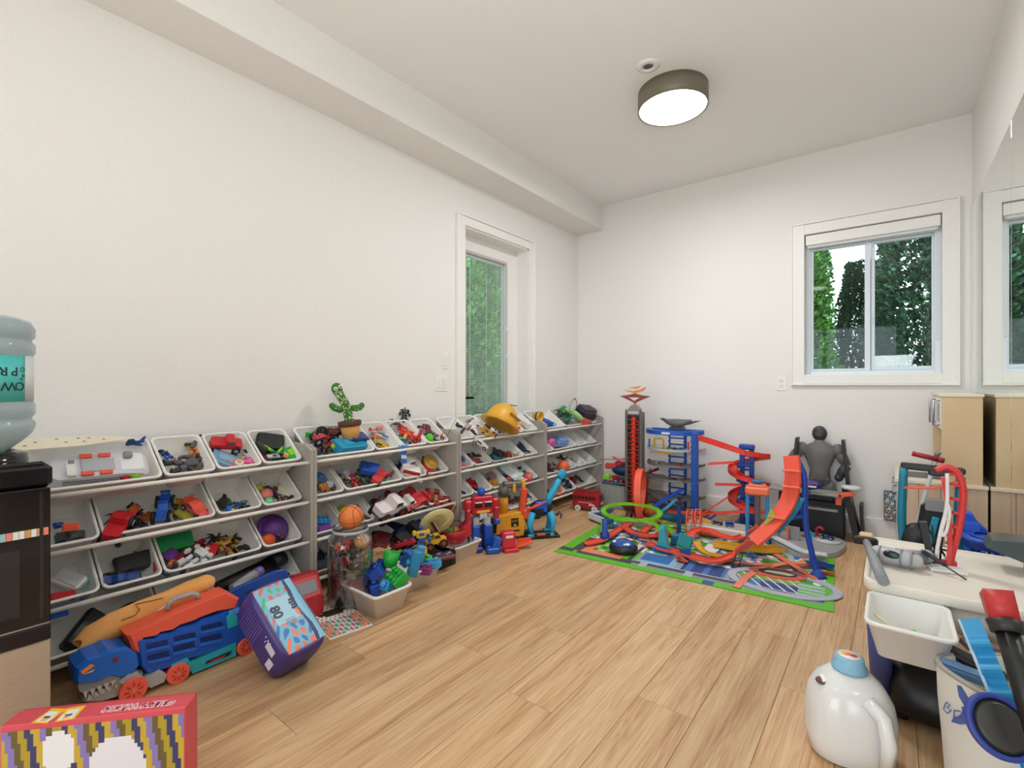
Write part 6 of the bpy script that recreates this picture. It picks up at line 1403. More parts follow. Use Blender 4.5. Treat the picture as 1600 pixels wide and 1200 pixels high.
cz_ = [('#3c7a38', -1.45, 4.0, .562), ('#202020', -1.40, 3.98, .562), ('#2060b0', -1.355, 4.0, .562), ('#a03030', -1.37, 4.0, .432), ('#5c3c38', -1.42, 3.98, .312), ('#884038', -1.34, 4.0, .312), ('#303440', -1.36, 3.97, .162), ('#888c90', -1.56, 3.99, .432)]
for k, (c, x_, y_, z_) in enumerate(cz_):
    s_ = car(.062, c, 'dark', 'sport', lab='%s toy car parked on the %s garage deck' % (('green', 'black', 'blue', 'red', 'brown', 'rusty red', 'slate', 'silver')[k], {.562: 'top', .432: 'third', .312: 'second', .162: 'lowest'}[z_])); floor_at(s_, x_, y_, z_, 0, 0, 10+k*13)
t = thing('toy_jet', 'grey eagle-shaped toy jet on top of the blue garage ring', 'toy aircraft', None, (-1.44, 4.13, .722), (0, 0, 0))
emit(G().m('#6c6866').loft([[Vector((x, math.cos(u)*r*1.2, .05+dz+math.sin(u)*r)) for u in [2*PI*k/10 for k in range(10)]] for x, r, dz in ((-.13, .008, .04), (-.09, .022, .015), (0, .042, 0), (.06, .03, .01), (.12, .010, .03))]), 'body', t)
emit(G().m('#5a5654').prism([(-.15, .09), (-.05, .055), (.05, .06), (.20, .085), (.10, .045), (-.05, .03)], -.03, .03, 'y', .7), 'wing', t); emit(G().m('#484644').box((0, 0, .012), (.12, .07, .024), .006), 'stand', t)
# red spiral track on blue posts
def path(pts, n=6):
    """smooth Catmull-Rom through points"""
    P = [Vector(p) for p in pts]; out = []
    for i in range(len(P)-1):
        p0 = P[max(i-1, 0)]; p1 = P[i]; p2 = P[i+1]; p3 = P[min(i+2, len(P)-1)]
        for k in range(n):
            u = k/n; out.append(.5*((2*p1)+(-p0+p2)*u+(2*p0-5*p1+4*p2-p3)*u*u+(-p0+3*p1-3*p2+p3)*u**3))
    return out+[P[-1]]
t = thing('spiral_track', 'red plastic spiral race track winding down blue posts behind mat', 'toy race track', None, (-.9, 4.12, 0))
def L3(g): g.at((.9, -4.12, 0)); return g
sp = [(-1.24, 4.02, .66), (-1.12, 4.0, .635), (-.98, 3.98, .60), (-.86, 4.0, .565)]
for k in range(1, 26):
    u = -.8+k*.5; sp.append((-.88+math.cos(u)*.115, 4.14+math.sin(u)*.13, .565-.0175*k))
g = L3(G()).m('#e83c30').strip(path(sp, 4), .070, .004, .032); emit(g, 'spiral_lane', t)
g = L3(G()).m('#e84838').strip(path([(-1.13, 3.95, .475), (-1.05, 3.96, .487), (-.95, 3.98, .50)], 4), .05, .004, .014); emit(g, 'exit_lane', t)
g = L3(G()).m('#e84030').strip(path([(-1.08, 3.95, .32), (-1.0, 3.97, .325), (-.9, 3.99, .33)], 4), .05, .004, .014); emit(g, 'exit_lane', t)
for x_, y_ in ((-.925, 4.13), (-.86, 4.15)):
    g = L3(G()).m('#1848a0').box((x_, y_, .31), (.034, .034, .62), .004); emit(g, 'post', t)
g = L3(G()).m('#1848a0')
for k in range(11): g.box((-.893, 4.14, .05+k*.055), (.05, .022, .016), .002)
emit(g, 'ladder_rungs', t)
for z_ in (.20, .36, .48): emit(L3(G()).m('#1848a0').box((-.893, 4.08, z_), (.12, .05, .03), .006), 'lane_bracket', t)
g = L3(G()).m('#1848a0')
g.box((-.893, 4.14, .615), (.11, .06, .04), .01); emit(g, 'top_cap', t); emit(L3(G()).m('#1848a0').box((-.893, 4.14, .012), (.16, .16, .024), .006), 'base', t)
# long loose tracks behind the mat
def track(name, lab, key, pts, w=.045, lip=.012, n=5, th=.003, up=None, tilt=None):
    P = path(pts, n); c = sum(P, Vector())/len(P); c.z = 0; t = thing(name, lab, 'toy race track', None, c)
    emit(G().at(-c).m(key).strip(P, w, th, lip, tilt=tilt), 'lane', t); return t
track('toy_track', 'thin orange-red track rising from floor towards the spiral post', '#e84c38', [(-1.28, 3.86, .02), (-1.15, 3.88, .10), (-.98, 3.93, .24)], .03, .008)
track('toy_track', 'blue track piece sloping over the orange tracks right of garage', '#1c48a8', [(-1.22, 3.78, .012), (-1.10, 3.82, .07), (-1.04, 3.84, .115)], .035, .01)
track('toy_track', 'long orange track running from garage base to the lift table', '#e84c34', [(-1.40, 3.80, .09), (-1.15, 3.86, .10), (-.9, 3.92, .14), (-.72, 3.96, .16)], .05, .012)
track('toy_track', 'blue track leaning up against the lowest garage deck', '#1c4cb0', [(-1.44, 3.62, .16), (-1.38, 3.74, .21), (-1.30, 3.86, .27)], .04, .01)
t = thing('white_box_lid', 'long white cardboard tray behind the mat strewn with small toys', 'box', None, (-.98, 3.80, 0), (0, 0, math.radians(4)))
emit(G().m('#dcd6cc').box((0, 0, .03), (.50, .22, .06), .006), 'tray', t); emit(G().m('#c8c2b6').box((0, 0, .061), (.46, .18, .003)), 'inner', t)
floor_at(car(.06, '#2868c0', 'navy', 'van', lab='tiny blue toy van on the white cardboard tray'), -.93, 3.77, .063, 0, 0, 20)
floor_at(car(.08, '#4a3c60', 'dark', 'race', lab='small purple-grey toy racer on the white cardboard tray'), -1.02, 3.78, .063, 0, 0, 170)
floor_at(car(.05, '#5c3c34', 'dark', 'sport', lab='tiny brown toy car on the white cardboard tray'), -.80, 3.80, .063, 0, 0, 70)
floor_at(wedge(.10, .05, .03, '#e8a848', 'tan', 'orange-tan toy wedge on the white cardboard tray'), -1.10, 3.79, .063, 0, 0, 10)
# lift table with cyan legs
t = thing('lift_table', 'orange-topped toy lift stand on tall cyan legs', 'toy stand', None, (-.735, 3.72, 0), (0, 0, .15))
for sx in (-1, 1):
    emit(G().m('#2888c0').box((sx*.062, 0, .17), (.024, .05, .34), .004), 'leg', t)
emit(G().m('#f07850').box((0, 0, .365), (.155, .10, .06), .014).box((0, 0, .40), (.11, .08, .02), .006), 'top', t); emit(G().m('#66625e').box((0, .01, .17), (.034, .03, .33), .004), 'column', t)
emit(G().m('#2070b0').sph((.0, 0, .425), (.04, .022, .014), 12, 6), 'blue_car_pad', t); emit(G().m('black').box((.0, .03, .05), (.08, .06, .10), .004), 'motor_box', t)
# ---------------------------------------------------------------- play mat
MA = math.radians(1.5)
mc = Vector((-1.0, 3.24, 0)); MW, MH = 1.54, 1.08
A_, B_ = atz(865, 862), atz(1303, 958); dxm = (B_-A_).normalized(); MW = (B_-A_).length; dym = Vector((-dxm.y, dxm.x, 0)); mc = (A_+B_)/2+dym*MH/2; MA = math.atan2(dxm.y, dxm.x)
t = thing('play_mat', 'green-edged play mat printed with roads and race tracks on floor', 'play mat', None, (mc.x, mc.y, 0), (0, 0, MA))
emit(G().m('#58a838:c').box((0, 0, .002), (MW, MH, .004)), 'mat_sheet', t)
def matcol(u, v):
    x, y = u*MW, v*MH
    G_, RD, OR, BL = '#62c022', '#4a4a50', '#f08c62', '#2a4a8c'
    if y < .055 or x > MW-.04 or y > MH-.05: return '#2c5c98' if .93 < x < .99 and y < .055 else G_
    if x < .075 and y > .12: return G_
    if x < .42 and y < .40:
        if y < .05+.05 and x > .10: return RD if x > .13 else G_
        if y < .10: return RD
        if x < .14: return RD
        if y < .17: return OR
        if x < .20 and y > .1: return OR
        k = math.sin(x*55)*math.sin(y*48+x*9)
        return '#2c8a28' if k > .25 else '#8cc838' if k > -.45 else '#b8ccc0'
    if x < .50 and y < .40: return RD if abs(x-.47) < .012 or y < .12 else G_ if y < .3 else '#e8e8ea'
    if y < .14: return '#b4b8c0' if (int(x*22) % 6 == 0 or y > .125) else RD if y > .09 else '#8a94a0'
    if y < .32:
        if .52 < x < .74: return '#2f72b8' if (x-.52) < .18 and y > .17 else '#8cb8dc'
        if .78 < x < 1.02: return BL if int(x*30) % 3 else '#4a78c0'
        if x > 1.38: return '#a8c8dc' if int(y*40) % 2 else '#88b848'
        if x > 1.05: return '#e8e2e8' if (x*17+y*11) % 1 < .2 else '#3c86b8' if y < .24 and x < 1.2 else '#88a850' if y > .24 else BL
        return '#9aa0a8'
    k = math.sin(x*14)*math.cos(y*17+x*5)
    q_ = math.sin(x*41+y*13)*math.cos(y*37)
    if abs(math.sin(x*4.2+.6)*.16+.56-y) < .035: return RD
    if abs(math.sin(x*3.1+2)*.20+.62-y) < .030: return OR
    if q_ > .72: return '#f4f0ee'
    if k > .45: return '#3e9a34'
    if k > .15: return '#e8e4e0' if q_ < 0 else '#f09478'
    if k > -.2: return '#3468a8' if q_ < .1 else '#8ab4d4'
    if k > -.6: return '#b8bcc4'
    return '#5ca83c'
print_panel('printed_picture', t, MW-.004, MH-.004, 240, 170, matcol, Matrix.Translation((0, 0, .0045)))
# raised ovals and flat tracks on the mat
def on(px, py, z=.01): p = atz(px, py, z); return p
def ovalstrip(name, lab, key, c, a, b, w, rz, z, nm='lane', lip=.006):
    P = [Vector((math.cos(u)*a, math.sin(u)*b, 0)) for u in [2*PI*k/48 for k in range(49)]]
    t = thing(name, lab, 'toy race track', None, (c.x, c.y, z), (0, 0, rz)); emit(G().m(key).strip(P, w, .004, lip), nm, t); return t
ovalstrip('oval_track', 'pale grey oval race track lying on near right corner of mat', '#b8bac6', atz(1222, 913), .255, .17, .045, MA+.0, .006)
tr = track
tr('flat_track', 'orange flat strip of track running across the oval on the mat', '#f07c50', [on(1212, 866, .014), on(1240, 884, .013), on(1274, 905, .012)], .035, .004)
tr('flat_track', 'salmon-orange flat track curving into the right oval', '#f08a68', [on(1150, 918, .008), on(1172, 898, .008), on(1195, 888, .008), on(1225, 881, .008), on(1262, 880, .008)], .04, .004)
t = thing('race_car_plaque', 'orange printed race oval plate with white car picture on the mat', 'toy', None, atz(1215, 898)+Vector((0, 0, .005)), (0, 0, MA+.1))
emit(G().m('#e8604c').lathe([(.001, 0), (.15, 0), (.15, .006), (.001, .006)], n=36), 'plate', t); t.scale = (1, .55, 1)
emit(G().m('#404048').lathe([(.001, .0065), (.10, .0065), (.10, .0075), (.001, .0075)], n=30), 'inner_plate', t)
emit(G().m('#e8dcb8').prism([(-.07, -.03), (.06, -.05), (.085, .0), (.02, .03), (-.05, .02)], .008, .010, 'z'), 'car_picture', t)
# tall drop ramp with blue post
bp = atz(1277, 902); by = bp.y
t = thing('drop_ramp_tower', 'tall orange drop ramp held by curved blue post, right side of mat', 'toy race track', None, (bp.x, bp.y, .004))
def L4(g): g.at((-bp.x, -bp.y, -.004)); return g
yy = lambda px, py, y: aty(px, py, y)
post = [yy(1243, 712, by), yy(1250, 728, by), yy(1257, 748, by), yy(1258, 800, by), yy(1260, 826, by), yy(1268, 862, by), bp+Vector((0, 0, .01))]
emit(L4(G()).m('#1c48b0').tube(path(post, 4), .016, 8), 'post', t)
emit(L4(G()).m('#1c48b0').tube([yy(1257, 806, by), yy(1240, 809, by), yy(1224, 813, by)], .011, 8).tube([yy(1258, 803, by), yy(1236, 790, by+.1)], .011, 8), 'brace', t)
emit(L4(G()).m('#1c48b0').lathe([(.001, .004), (.05, .004), (.03, .02), (.016, .05)], (bp.x, bp.y, 0), 16), 'post_foot', t)
rp = [yy(1235, 712, by-.01), yy(1237, 735, by-.03), yy(1236, 760, by-.04), yy(1229, 785, by-.05), yy(1214, 808, by-.08), yy(1196, 828, by-.12), yy(1176, 845, by-.16)]
emit(L4(G()).m('coral').strip(path(rp, 5), .088, .006, .020, side=(.85, -.35, 0)), 'ramp_lane', t, 'wide coral drop ramp')
for k in (1, 2, 4): emit(L4(G()).m('#f06c50').box(rp[k]+Vector((0, -.012, 0)), (.095, .03, .010), .002), 'clip_band', t)
emit(L4(G()).m('#2a90b8').strip(path([yy(1246, 775, by-.02), yy(1236, 795, by-.03), yy(1222, 812, by-.05), yy(1208, 828, by-.07)], 4), .07, .005, .016, side=(.85, -.35, 0)), 'cyan_ramp', t, 'cyan toothed ramp behind')
g = L4(G()).m('#2a90b8')
for k in range(5):
    p = yy(1249-k*9, 778+k*11, by-.03); g.prism([(p.x, p.z), (p.x+.03, p.z+.005), (p.x+.012, p.z-.03)], p.y-.006, p.y+.006)
emit(g, 'ramp_tooth', t)
emit(L4(G()).m('#a8c040').prism([(yy(1192, 823, by-.1).x, yy(1192, 823, by-.1).z), (yy(1212, 808, by-.1).x, yy(1212, 808, by-.1).z), (yy(1205, 792, by-.1).x, yy(1205, 792, by-.1).z)], by-.102, by-.098), 'lime_flag', t)
tr('curved_track', 'coral track sweeping from drop ramp to front of mat', 'coral', [yy(1176, 845, by-.16), on(1150, 866, .035), on(1122, 878, .03), on(1096, 876, .03), on(1072, 868, .03), on(1040, 860, .025), on(1010, 850, .02)], .055, .016)
tr('curved_track', 'coral track curving behind the yellow track to small arches', 'coral', [yy(1190, 824, by-.1), on(1172, 834, .05), on(1150, 843, .04), on(1125, 838, .04), on(1103, 829, .05), on(1084, 832, .05), on(1078, 842, .04)], .055, .016)
tr('curved_track', 'thin orange track lying along the back of the mat', '#e85c38', [on(1085, 832, .012), on(1120, 838, .012), on(1165, 842, .012)], .04, .01)
# yellow tracks
tr('yellow_track', 'long straight yellow track across middle of mat', '#e0a830', [on(1116, 852, .02), on(1150, 858, .02), on(1190, 861, .02), on(1222, 861, .02)], .075, .03)
tr('yellow_track', 'yellow curved track beside the teal sign', '#e0a830', [on(1088, 846, .05), on(1092, 856, .03), on(1105, 866, .015), on(1128, 870, .012)], .045, .012)
tr('white_track', 'white racing lane with small pictures beside yellow track', '#e8e4e4', [on(1098, 868, .008), on(1110, 860, .008), on(1118, 852, .008)], .09, .006)
t = thing('track_trestle', 'dark blue lattice trestle leg under the coral track', 'toy', None, atz(1152, 888)+Vector((0, 0, .005)), (0, 0, .3))
g = G().m('#20305c')
for s in (-1, 1): g.tube([(s*.018-.01, 0, 0), (s*.018+.012, 0, .085)], .0035, 5)
for k in range(4): g.tube([(-.028+.005*k, 0, .01+.02*k), (.012+.005*k, 0, .026+.02*k)], .0025, 5)
emit(g, 'lattice', t); emit(G().m('#20305c').box((-.005, 0, .003), (.06, .03, .006)), 'foot', t)
# grey-white launch ramp ship
t = thing('grey_race_base', 'grey and white curved race base at back right of mat', 'toy race track', None, (0, 0, 0))
c0 = atz(1255, 860)
t.location = (c0.x, c0.y, 0)
def L5(g): g.at((-c0.x, -c0.y, 0)); return g
outl = [on(1190, 838, 0), on(1215, 858, 0), on(1250, 872, 0), on(1295, 874, 0), on(1318, 864, 0), on(1318, 852, 0), on(1285, 842, 0), on(1250, 838, 0)]
pp = path(outl+[outl[0]], 4)[:-1]; zt = .035
g = L5(G()).m('#a8a8a8').loft([[Vector((p.x, p.y, .004)) for p in pp], [Vector((p.x, p.y, zt)) for p in pp]], smooth=False); emit(g, 'base', t)
emit(L5(G()).m('#dce0e4').strip(path([on(1198, 834, .05), on(1225, 848, .045), on(1255, 862, .042), on(1292, 868, .04)], 5), .05, .004, .01), 'white_lane', t)
c1 = atz(1292, 853); emit(L5(G()).m('#c4c8ca').lathe([(.001, .036), (.085, .036), (.085, .046), (.001, .046)], (c1.x, c1.y, 0), 32), 'turntable', t)
p = on(1224, 842, .036); g = L5(G()).m('#f07850')
for s in (-1, 1): g.box((p.x+s*.026, p.y, .075), (.012, .02, .08))
g.box((p.x, p.y, .118), (.064, .022, .012)); emit(g, 'gate', t)
emit(L5(G()).m('#90949a').box((p.x+.06, p.y+.03, .08), (.07, .01, .09), .002), 'backboard', t)
s_ = car(.085, '#1c4890', 'navy', 'race', lab='dark blue toy racer parked on the grey turntable'); floor_at(s_, c1.x, c1.y, .047, 0, 0, 170)
t = thing('red_clamp', 'red hooked toy clamp standing beside blue racer', 'toy', None, (c1.x-.06, c1.y+.04, .046)); emit(G().m('#b82c34').tube([(0, 0, 0), (-.005, 0, .05), (.01, 0, .065), (.03, 0, .06), (.034, 0, .045)], .009, 8), 'hook', t); emit(G().m('#b82c34').box((0, 0, .004), (.03, .03, .008)), 'foot', t)
floor_at(wedge(.05, .03, .06, '#2a98a0', 'teal', 'teal toy fin wedge on the grey race base'), c1.x-.09, c1.y+.0, .036, 0, 0, 0)
floor_at(claw(.05, '#a04848', 'grey', 'small red-grey toy creature on the grey race base', 15), c1.x-.14, c1.y+.0, .036, 0, 0, 0)
# green slanted loop
gc = Vector((-1.50, 3.33, 0)); t = thing('green_loop_track', 'lime green raised loop track on blue and cyan pillars, left side of mat', 'toy race track', None, gc)
zl = lambda u: .165+.012*math.sin(u)
P = [Vector((math.cos(u)*.205, math.sin(u)*.19, zl(u))) for u in [-.9+2*PI*k/40*.98 for k in range(38)]]
P = P
ext0 = [atz(1043, 850, .05)-gc, atz(1033, 832, .10)-gc, atz(1022, 820, .14)-gc]
emit(G().m('#7cc820').strip(P+[P[0]], .036, .004, .014), 'loop_lane', t)
emit(G().m('#7cc820').strip(path([P[1], ext0[2], ext0[1], ext0[0]], 5), .036, .004, .014), 'exit_lane', t)
emit(G().m('#7cc820').strip(path([atz(1025, 812, .13)-gc, atz(1040, 822, .08)-gc, atz(1052, 836, .03)-gc], 5), .036, .004, .014), 'exit_lane', t)
p = atz(945, 846)-gc
emit(G().m('#1c48a0').lathe([(.036, .0), (.034, .05), (.020, .07), (.017, .15), (.001, .15)], (p.x, p.y, .005), 14), 'pillar', t); emit(G().m('#7cc820').box((p.x-.018, p.y-.012, .10), (.010, .012, .13), .002), 'pillar_clip', t)
p = atz(1036, 862)-gc
emit(G().m('#40a8b8').prism([(p.x-.045, .03), (p.x+.045, .03), (p.x+.03, .07), (p.x+.014, .17), (p.x-.014, .17), (p.x-.028, .07)], p.y-.02, p.y+.02, 'y', .8), 'pillar', t, 'cyan pillar')
emit(G().m('#1c50b0').box((p.x, p.y, .018), (.13, .09, .026), .008), 'pillar_base', t)
tr('fork_track', 'coral forked track lying inside the green loop, left branch', 'coral', [on(915, 850, .02), on(940, 845, .02), on(960, 833, .02), on(978, 822, .02), on(996, 812, .03)], .05, .012)
tr('fork_track', 'coral forked track curving along front of the green loop', 'coral', [on(975, 824, .022), on(990, 834, .022), on(1015, 838, .022), on(1040, 836, .022), on(1055, 828, .02)], .05, .012)
tr('fork_track', 'coral track branch running back right under the green loop', 'coral', [on(1005, 832, .02), on(1018, 820, .02), on(1030, 812, .02)], .05, .012)
# vertical orange loop
lc = atz(997, 816); t = thing('vertical_loop_track', 'tall narrow orange vertical loop track in front of lift tower', 'toy race track', None, (lc.x, lc.y, 0))
dv = Vector((lc.x, lc.y, 0)).normalized()*.97+Vector((.22, .0, 0)); dv.normalize(); sv = Vector((dv.y, -dv.x, 0))
P = [dv*math.sin(u)*.19 + sv*(.075*u/(2*PI)-.02) + Vector((0, 0, .225-math.cos(u)*.205)) for u in [-.3+(2*PI+.6)*k/44 for k in range(45)]]
g = G().m('#f06040'); rings = []
for k, p in enumerate(P):
    tg = (P[min(k+1, 44)]-P[max(k-1, 0)]).normalized(); up = tg.cross(sv).normalized(); up = -up if up.dot(Vector((0, 0, .225))-p) < 0 else up
    rings.append([p+sv*a+up*b for a, b in ((-.025, 0), (.025, 0), (.025, .012), (.022, .012), (.022, .003), (-.022, .003), (-.022, .012), (-.025, .012))])
g.loft(rings, smooth=False); emit(g, 'loop_lane', t); emit(G().m('#1c48a0').box((0, 0, .012), (.10, .09, .024), .006), 'base', t)
for k, (x_, y_) in enumerate(((1078, 834), (1091, 834))):
    p = atz(x_, y_); t = thing('arch_track', ('left', 'right')[k]+' coral lattice arch track behind the teal sign', 'toy race track', None, (p.x, p.y, .005), (0, 0, .2))
    P = [Vector((.0, math.cos(u)*.06, .09+math.sin(u)*.085)) for u in [PI*q_/12 for q_ in range(13)]]; P = [P[0]-Vector((0, 0, .09))]+P+[P[-1]-Vector((0, 0, .09))]
    g = G().m('#f06848')
    for s in (-1, 1): g.tube([q_+Vector((s*.018, 0, 0)) for q_ in P], .005, 6)
    for q_ in P[1::2]: g.tube([q_-Vector((.018, 0, 0)), q_+Vector((.018, 0, 0))], .0035, 5)
    emit(g, 'arch', t)
# hover ball, blue post, cyan chute, sign
p = atz(974, 863); t = thing('hover_ball', 'black and blue hover soccer disc on front left of mat', 'toy ball', None, (p.x, p.y, .005))
emit(G().m('black').lathe([(.001, 0), (.075, 0), (.093, .018), (.093, .034), (.075, .048), (.001, .05)], n=36), 'bumper_ring', t)
emit(G().m('#2858a0:g').lathe([(.076, .048), (.066, .064), (.035, .078), (.001, .082)], n=30), 'dome', t)
g = G().m('white').sph((-.045, -.03, .066), (.018, .018, .008), 10, 6).sph((.045, -.035, .064), (.018, .018, .008), 10, 6).sph((0, .04, .066), (.018, .018, .008), 10, 6); emit(g, 'white_patch', t)
p = atz(1061, 834); t = thing('blue_post', 'slim dark blue post with black cap standing behind the teal sign', 'toy', None, (p.x, p.y, .005)); emit(G().m('#1c3f98').box((0, 0, .11), (.026, .026, .22), .004), 'shaft', t); emit(G().m('#202028').box((0, 0, .225), (.05, .04, .02), .006), 'cap', t); emit(G().m('#1c3f98').box((0, 0, .006), (.06, .06, .012), .003), 'foot', t)
tr('cyan_chute', 'light cyan chute sloping up from the green loop to blue post', '#48a0d0', [aty(1018, 813, 3.62), aty(1032, 803, 3.62), aty(1046, 793, 3.62), aty(1057, 783, 3.62)], .06, .02)
t = ball(.066, '#b86030', 'brown basketball on floor behind the green loop', 'dark', 'basketball'); floor_at(t, -1.56, 3.86, .001, 20, 10, 0)
p = atz(1070, 874); t = thing('teal_sign', 'tilted teal and lime toy sign block on blue foot in front of mat', 'toy sign', None, (p.x, p.y, .005), (0, 0, .5))
emit(G().m('#208890').box((0, 0, .11), (.085, .03, .085), .012, (-.3, .35, 0)), 'sign_panel', t); emit(G().m('#50b060').box((0, .012, .085), (.085, .03, .07), .012, (-.3, .35, 0)), 'back_panel', t); emit(G().m('#1c58b0').prism([(-.02, 0), (.02, 0), (.03, .06), (-.03, .06)], -.02, .02), 'foot', t)
floor_at(boxtoy(.05, .04, .07, '#1c6898', 'dark blue upright toy box left of the teal sign', 'toy', 'toy_box', '#2888a8'), *atz(1054, 852).xy, .006, 0, 0, 20)
for k, (x_, y_, c, n) in enumerate(((960, 826, '#4878b0', 'slate blue'), (1066, 880, '#d05038', 'orange-red'), (1175, 872, '#2a60a8', 'bright blue'), (990, 842, '#285898', 'deep blue'))):
    p = atz(x_, y_); floor_at(car(.07, c, 'dark', 'sport', lab='%s toy car on the play mat near %s' % (n, ('the green loop', 'the teal sign', 'the yellow track', 'the coral fork')[k])), p.x, p.y, .008, 0, 0, (30, -10, 8, 160)[k])
tr('blue_ramp_strip', 'blue and red striped strip at far right edge of mat', '#1c4c98', [on(1262, 878, .02), on(1285, 884, .02), on(1303, 888, .02)], .05, .014)
tr('red_ramp_strip', 'red strip lying below blue strip at right mat edge', '#c83838', [on(1272, 893, .008), on(1290, 896, .008), on(1304, 899, .008)], .03, .006)
# ---------------------------------------------------------------- black play case and large grey figure
t = thing('black_play_case', 'tall black folding toy play case against far wall', 'toy case', None, (-.40, 4.22, 0))
def L6(g): g.at((.40, -4.22, 0)); return g
emit(L6(G()).m('black').box((-.43, 4.20, .135), (.34, .20, .27), .006), 'lower_case', t)
emit(L6(G()).m('black').prism([(-.20, 0), (-.16, 0), (-.235, .37), (-.275, .37)], 4.12, 4.30, 'y'), 'side_door', t)
emit(L6(G()).m('#1c1c1e').prism([(-.165, 0), (-.145, 0), (-.155, .26), (-.175, .26)], 4.16, 4.30, 'y'), 'side_door', t)
emit(L6(G()).m('#8a8884').box((-.47, 4.12, .222), (.36, .18, .016), .004), 'grey_shelf', t); emit(L6(G()).m('#9a9894').box((-.50, 4.08, .335), (.44, .16, .016), .004), 'grey_shelf', t)
emit(L6(G()).m('#1a1a1c').box((-.50, 4.16, .28), (.34, .06, .10)), 'shelf_back', t)
emit(L6(G()).m('#f06840').box((-.255, 4.03, .345), (.12, .02, .03), .004, (0, -.3, 0)).box((-.285, 4.03, .31), (.035, .02, .08), .004), 'orange_latch', t)
emit(L6(G()).m('#dfe4e6').lathe([(.001, 0), (.05, 0), (.062, .012), (.05, .02), (.001, .02)], (-.215, 4.06, .385), 8), 'white_octagon', t)
for s, x0 in ((-1, -.60), (1, -.24)):
    emit(L6(G()).m('black').prism([(x0-.012, .33), (x0+.012, .33), (x0-s*.035+.010, .70), (x0-s*.035-.010, .70)], 4.24, 4.33, 'y'), 'wing_panel', t)
t2 = thing('oval_sign', 'small blue oval sign with red lettering on the black play case', 'toy sign', None, (-.455, 3.985, .40), (PI/2, 0, .05)); 
emit(G().m('#184898').lathe([(.001, 0), (.06, 0), (.06, .006), (.001, .006)], n=28), 'plate', t2); t2.scale = (1.25, .62, 1)
g = G().m('#e04830'); text_geo(g, 'ILLA', .045, Vector((0, .018, .007)), (0, 0, 0), .002, 'CENTER', .001); g.m('white').box((0, -.022, .007), (.07, .018, .002)); emit(g, 'lettering', t2)
emit(G().m('dgrey').box((0, -.07, .003), (.014, .09, .004)), 'stem', t2)
t = figure(.80, '#6e6c6a', '#38383a', '#4c4a4a', bulk=1.12, pose=2, lab='large plain grey toy figure standing against far wall behind black case', name='large_toy_figure')
t.matrix_world = Matrix.Translation((-.425, 4.315, .002)) @ Matrix.Diagonal((.93, .50, .985, 1))
# large toy figure is wide and shallow
# ---------------------------------------------------------------- toy kitchen
KX0, KX1, KY0, KY1 = .030, .414, 3.64, 4.36
t = thing('play_kitchen', 'birch play kitchen with white-doored oven top in far right corner', 'play kitchen', None, (.22, 4.0, 0))
def LK(g): g.at((-.22, -4.0, 0)); return g
def KB(key, lo, hi, nm, bev=.002, lab=None): return emit(bb(LK(G()).m(key), lo, hi, bev), nm, t, lab)
for y0 in (KY0, KY1-.016):
    KB('birch', (.225, y0, .55), (.394, y0+.016, 1.035), 'upper_side')
KB('#e8dcc4', (.215, KY0-.004, 1.035), (.400, KY1+.004, 1.052), 'top_board')
KB('#e8dcc4', (.018, KY0-.01, .532), (.416, KY1+.01, .552), 'worktop')
KB('birch', (.386, KY0+.016, .552), (.394, KY1-.016, 1.035), 'back_board')
KB('birch', (.235, KY0+.016, .835), (.386, KY1-.016, .848), 'shelf_board')
for k in range(4):
    for y0 in (KY0, KY1-.014):
        a = KX0+(KX1-KX0)*k/4; KB('ash', (a+.0008, y0, .0), (a+(KX1-KX0)/4-.0008, y0+.014, .530), 'side_board')
KB('ash', (.40, KY0+.014, .0), (.412, KY1-.014, .53), 'rear_board')
for k in range(2):
    y0 = KY0+.02+k*.34; d = KB('white', (KX0, y0, .06), (KX0+.014, y0+.335, .52), 'cupboard_door'); h = emit(LK(G()).m('silver:m').tube([(KX0, y0+.05, .46), (KX0-.02, y0+.05, .46), (KX0-.02, y0+.28, .46), (KX0, y0+.28, .46)], .005, 8), 'handle', d)
    d = KB('white', (.222, y0, .85), (.236, y0+.335, 1.033), 'oven_door'); emit(LK(G()).m('dark:g').box((.2212, y0+.20, .94), (.002, .2, .11)), 'oven_window', d); emit(LK(G()).m('silver:m').tube([(.222, y0+.05, .87), (.195, y0+.05, .87), (.195, y0+.05, 1.01), (.222, y0+.05, 1.01)], .006, 8), 'handle', d)
emit(LK(G()).m('black:m').tube([(.30, KY0+.02, .80), (.30, KY1-.02, .80)], .005, 8), 'hanging_rail', t)
for k in range(3):
    y0 = 3.75+k*.16; emit(LK(G()).m('black').tube([(.30, y0, .80), (.30, y0, .775), (.285, y0, .76), (.27, y0, .77), (.272, y0, .785)], .004, 6), 'hook', t)
emit(LK(G()).m('grey:m').tube([(.30, 3.86, .55), (.30, 3.86, .66), (.285, 3.86, .70), (.25, 3.86, .71), (.22, 3.86, .69), (.215, 3.86, .66)], .013, 10), 'tap', t)
emit(LK(G()).m('dgrey').box((.17, 3.86, .548), (.2, .24, .012), .004), 'sink', t)
emit(LK(G()).m('dgrey').lathe([(.001, 0), (.07, 0), (.07, .006), (.001, .006)], (.16, 4.18, .552), 24), 'hob_ring', t)
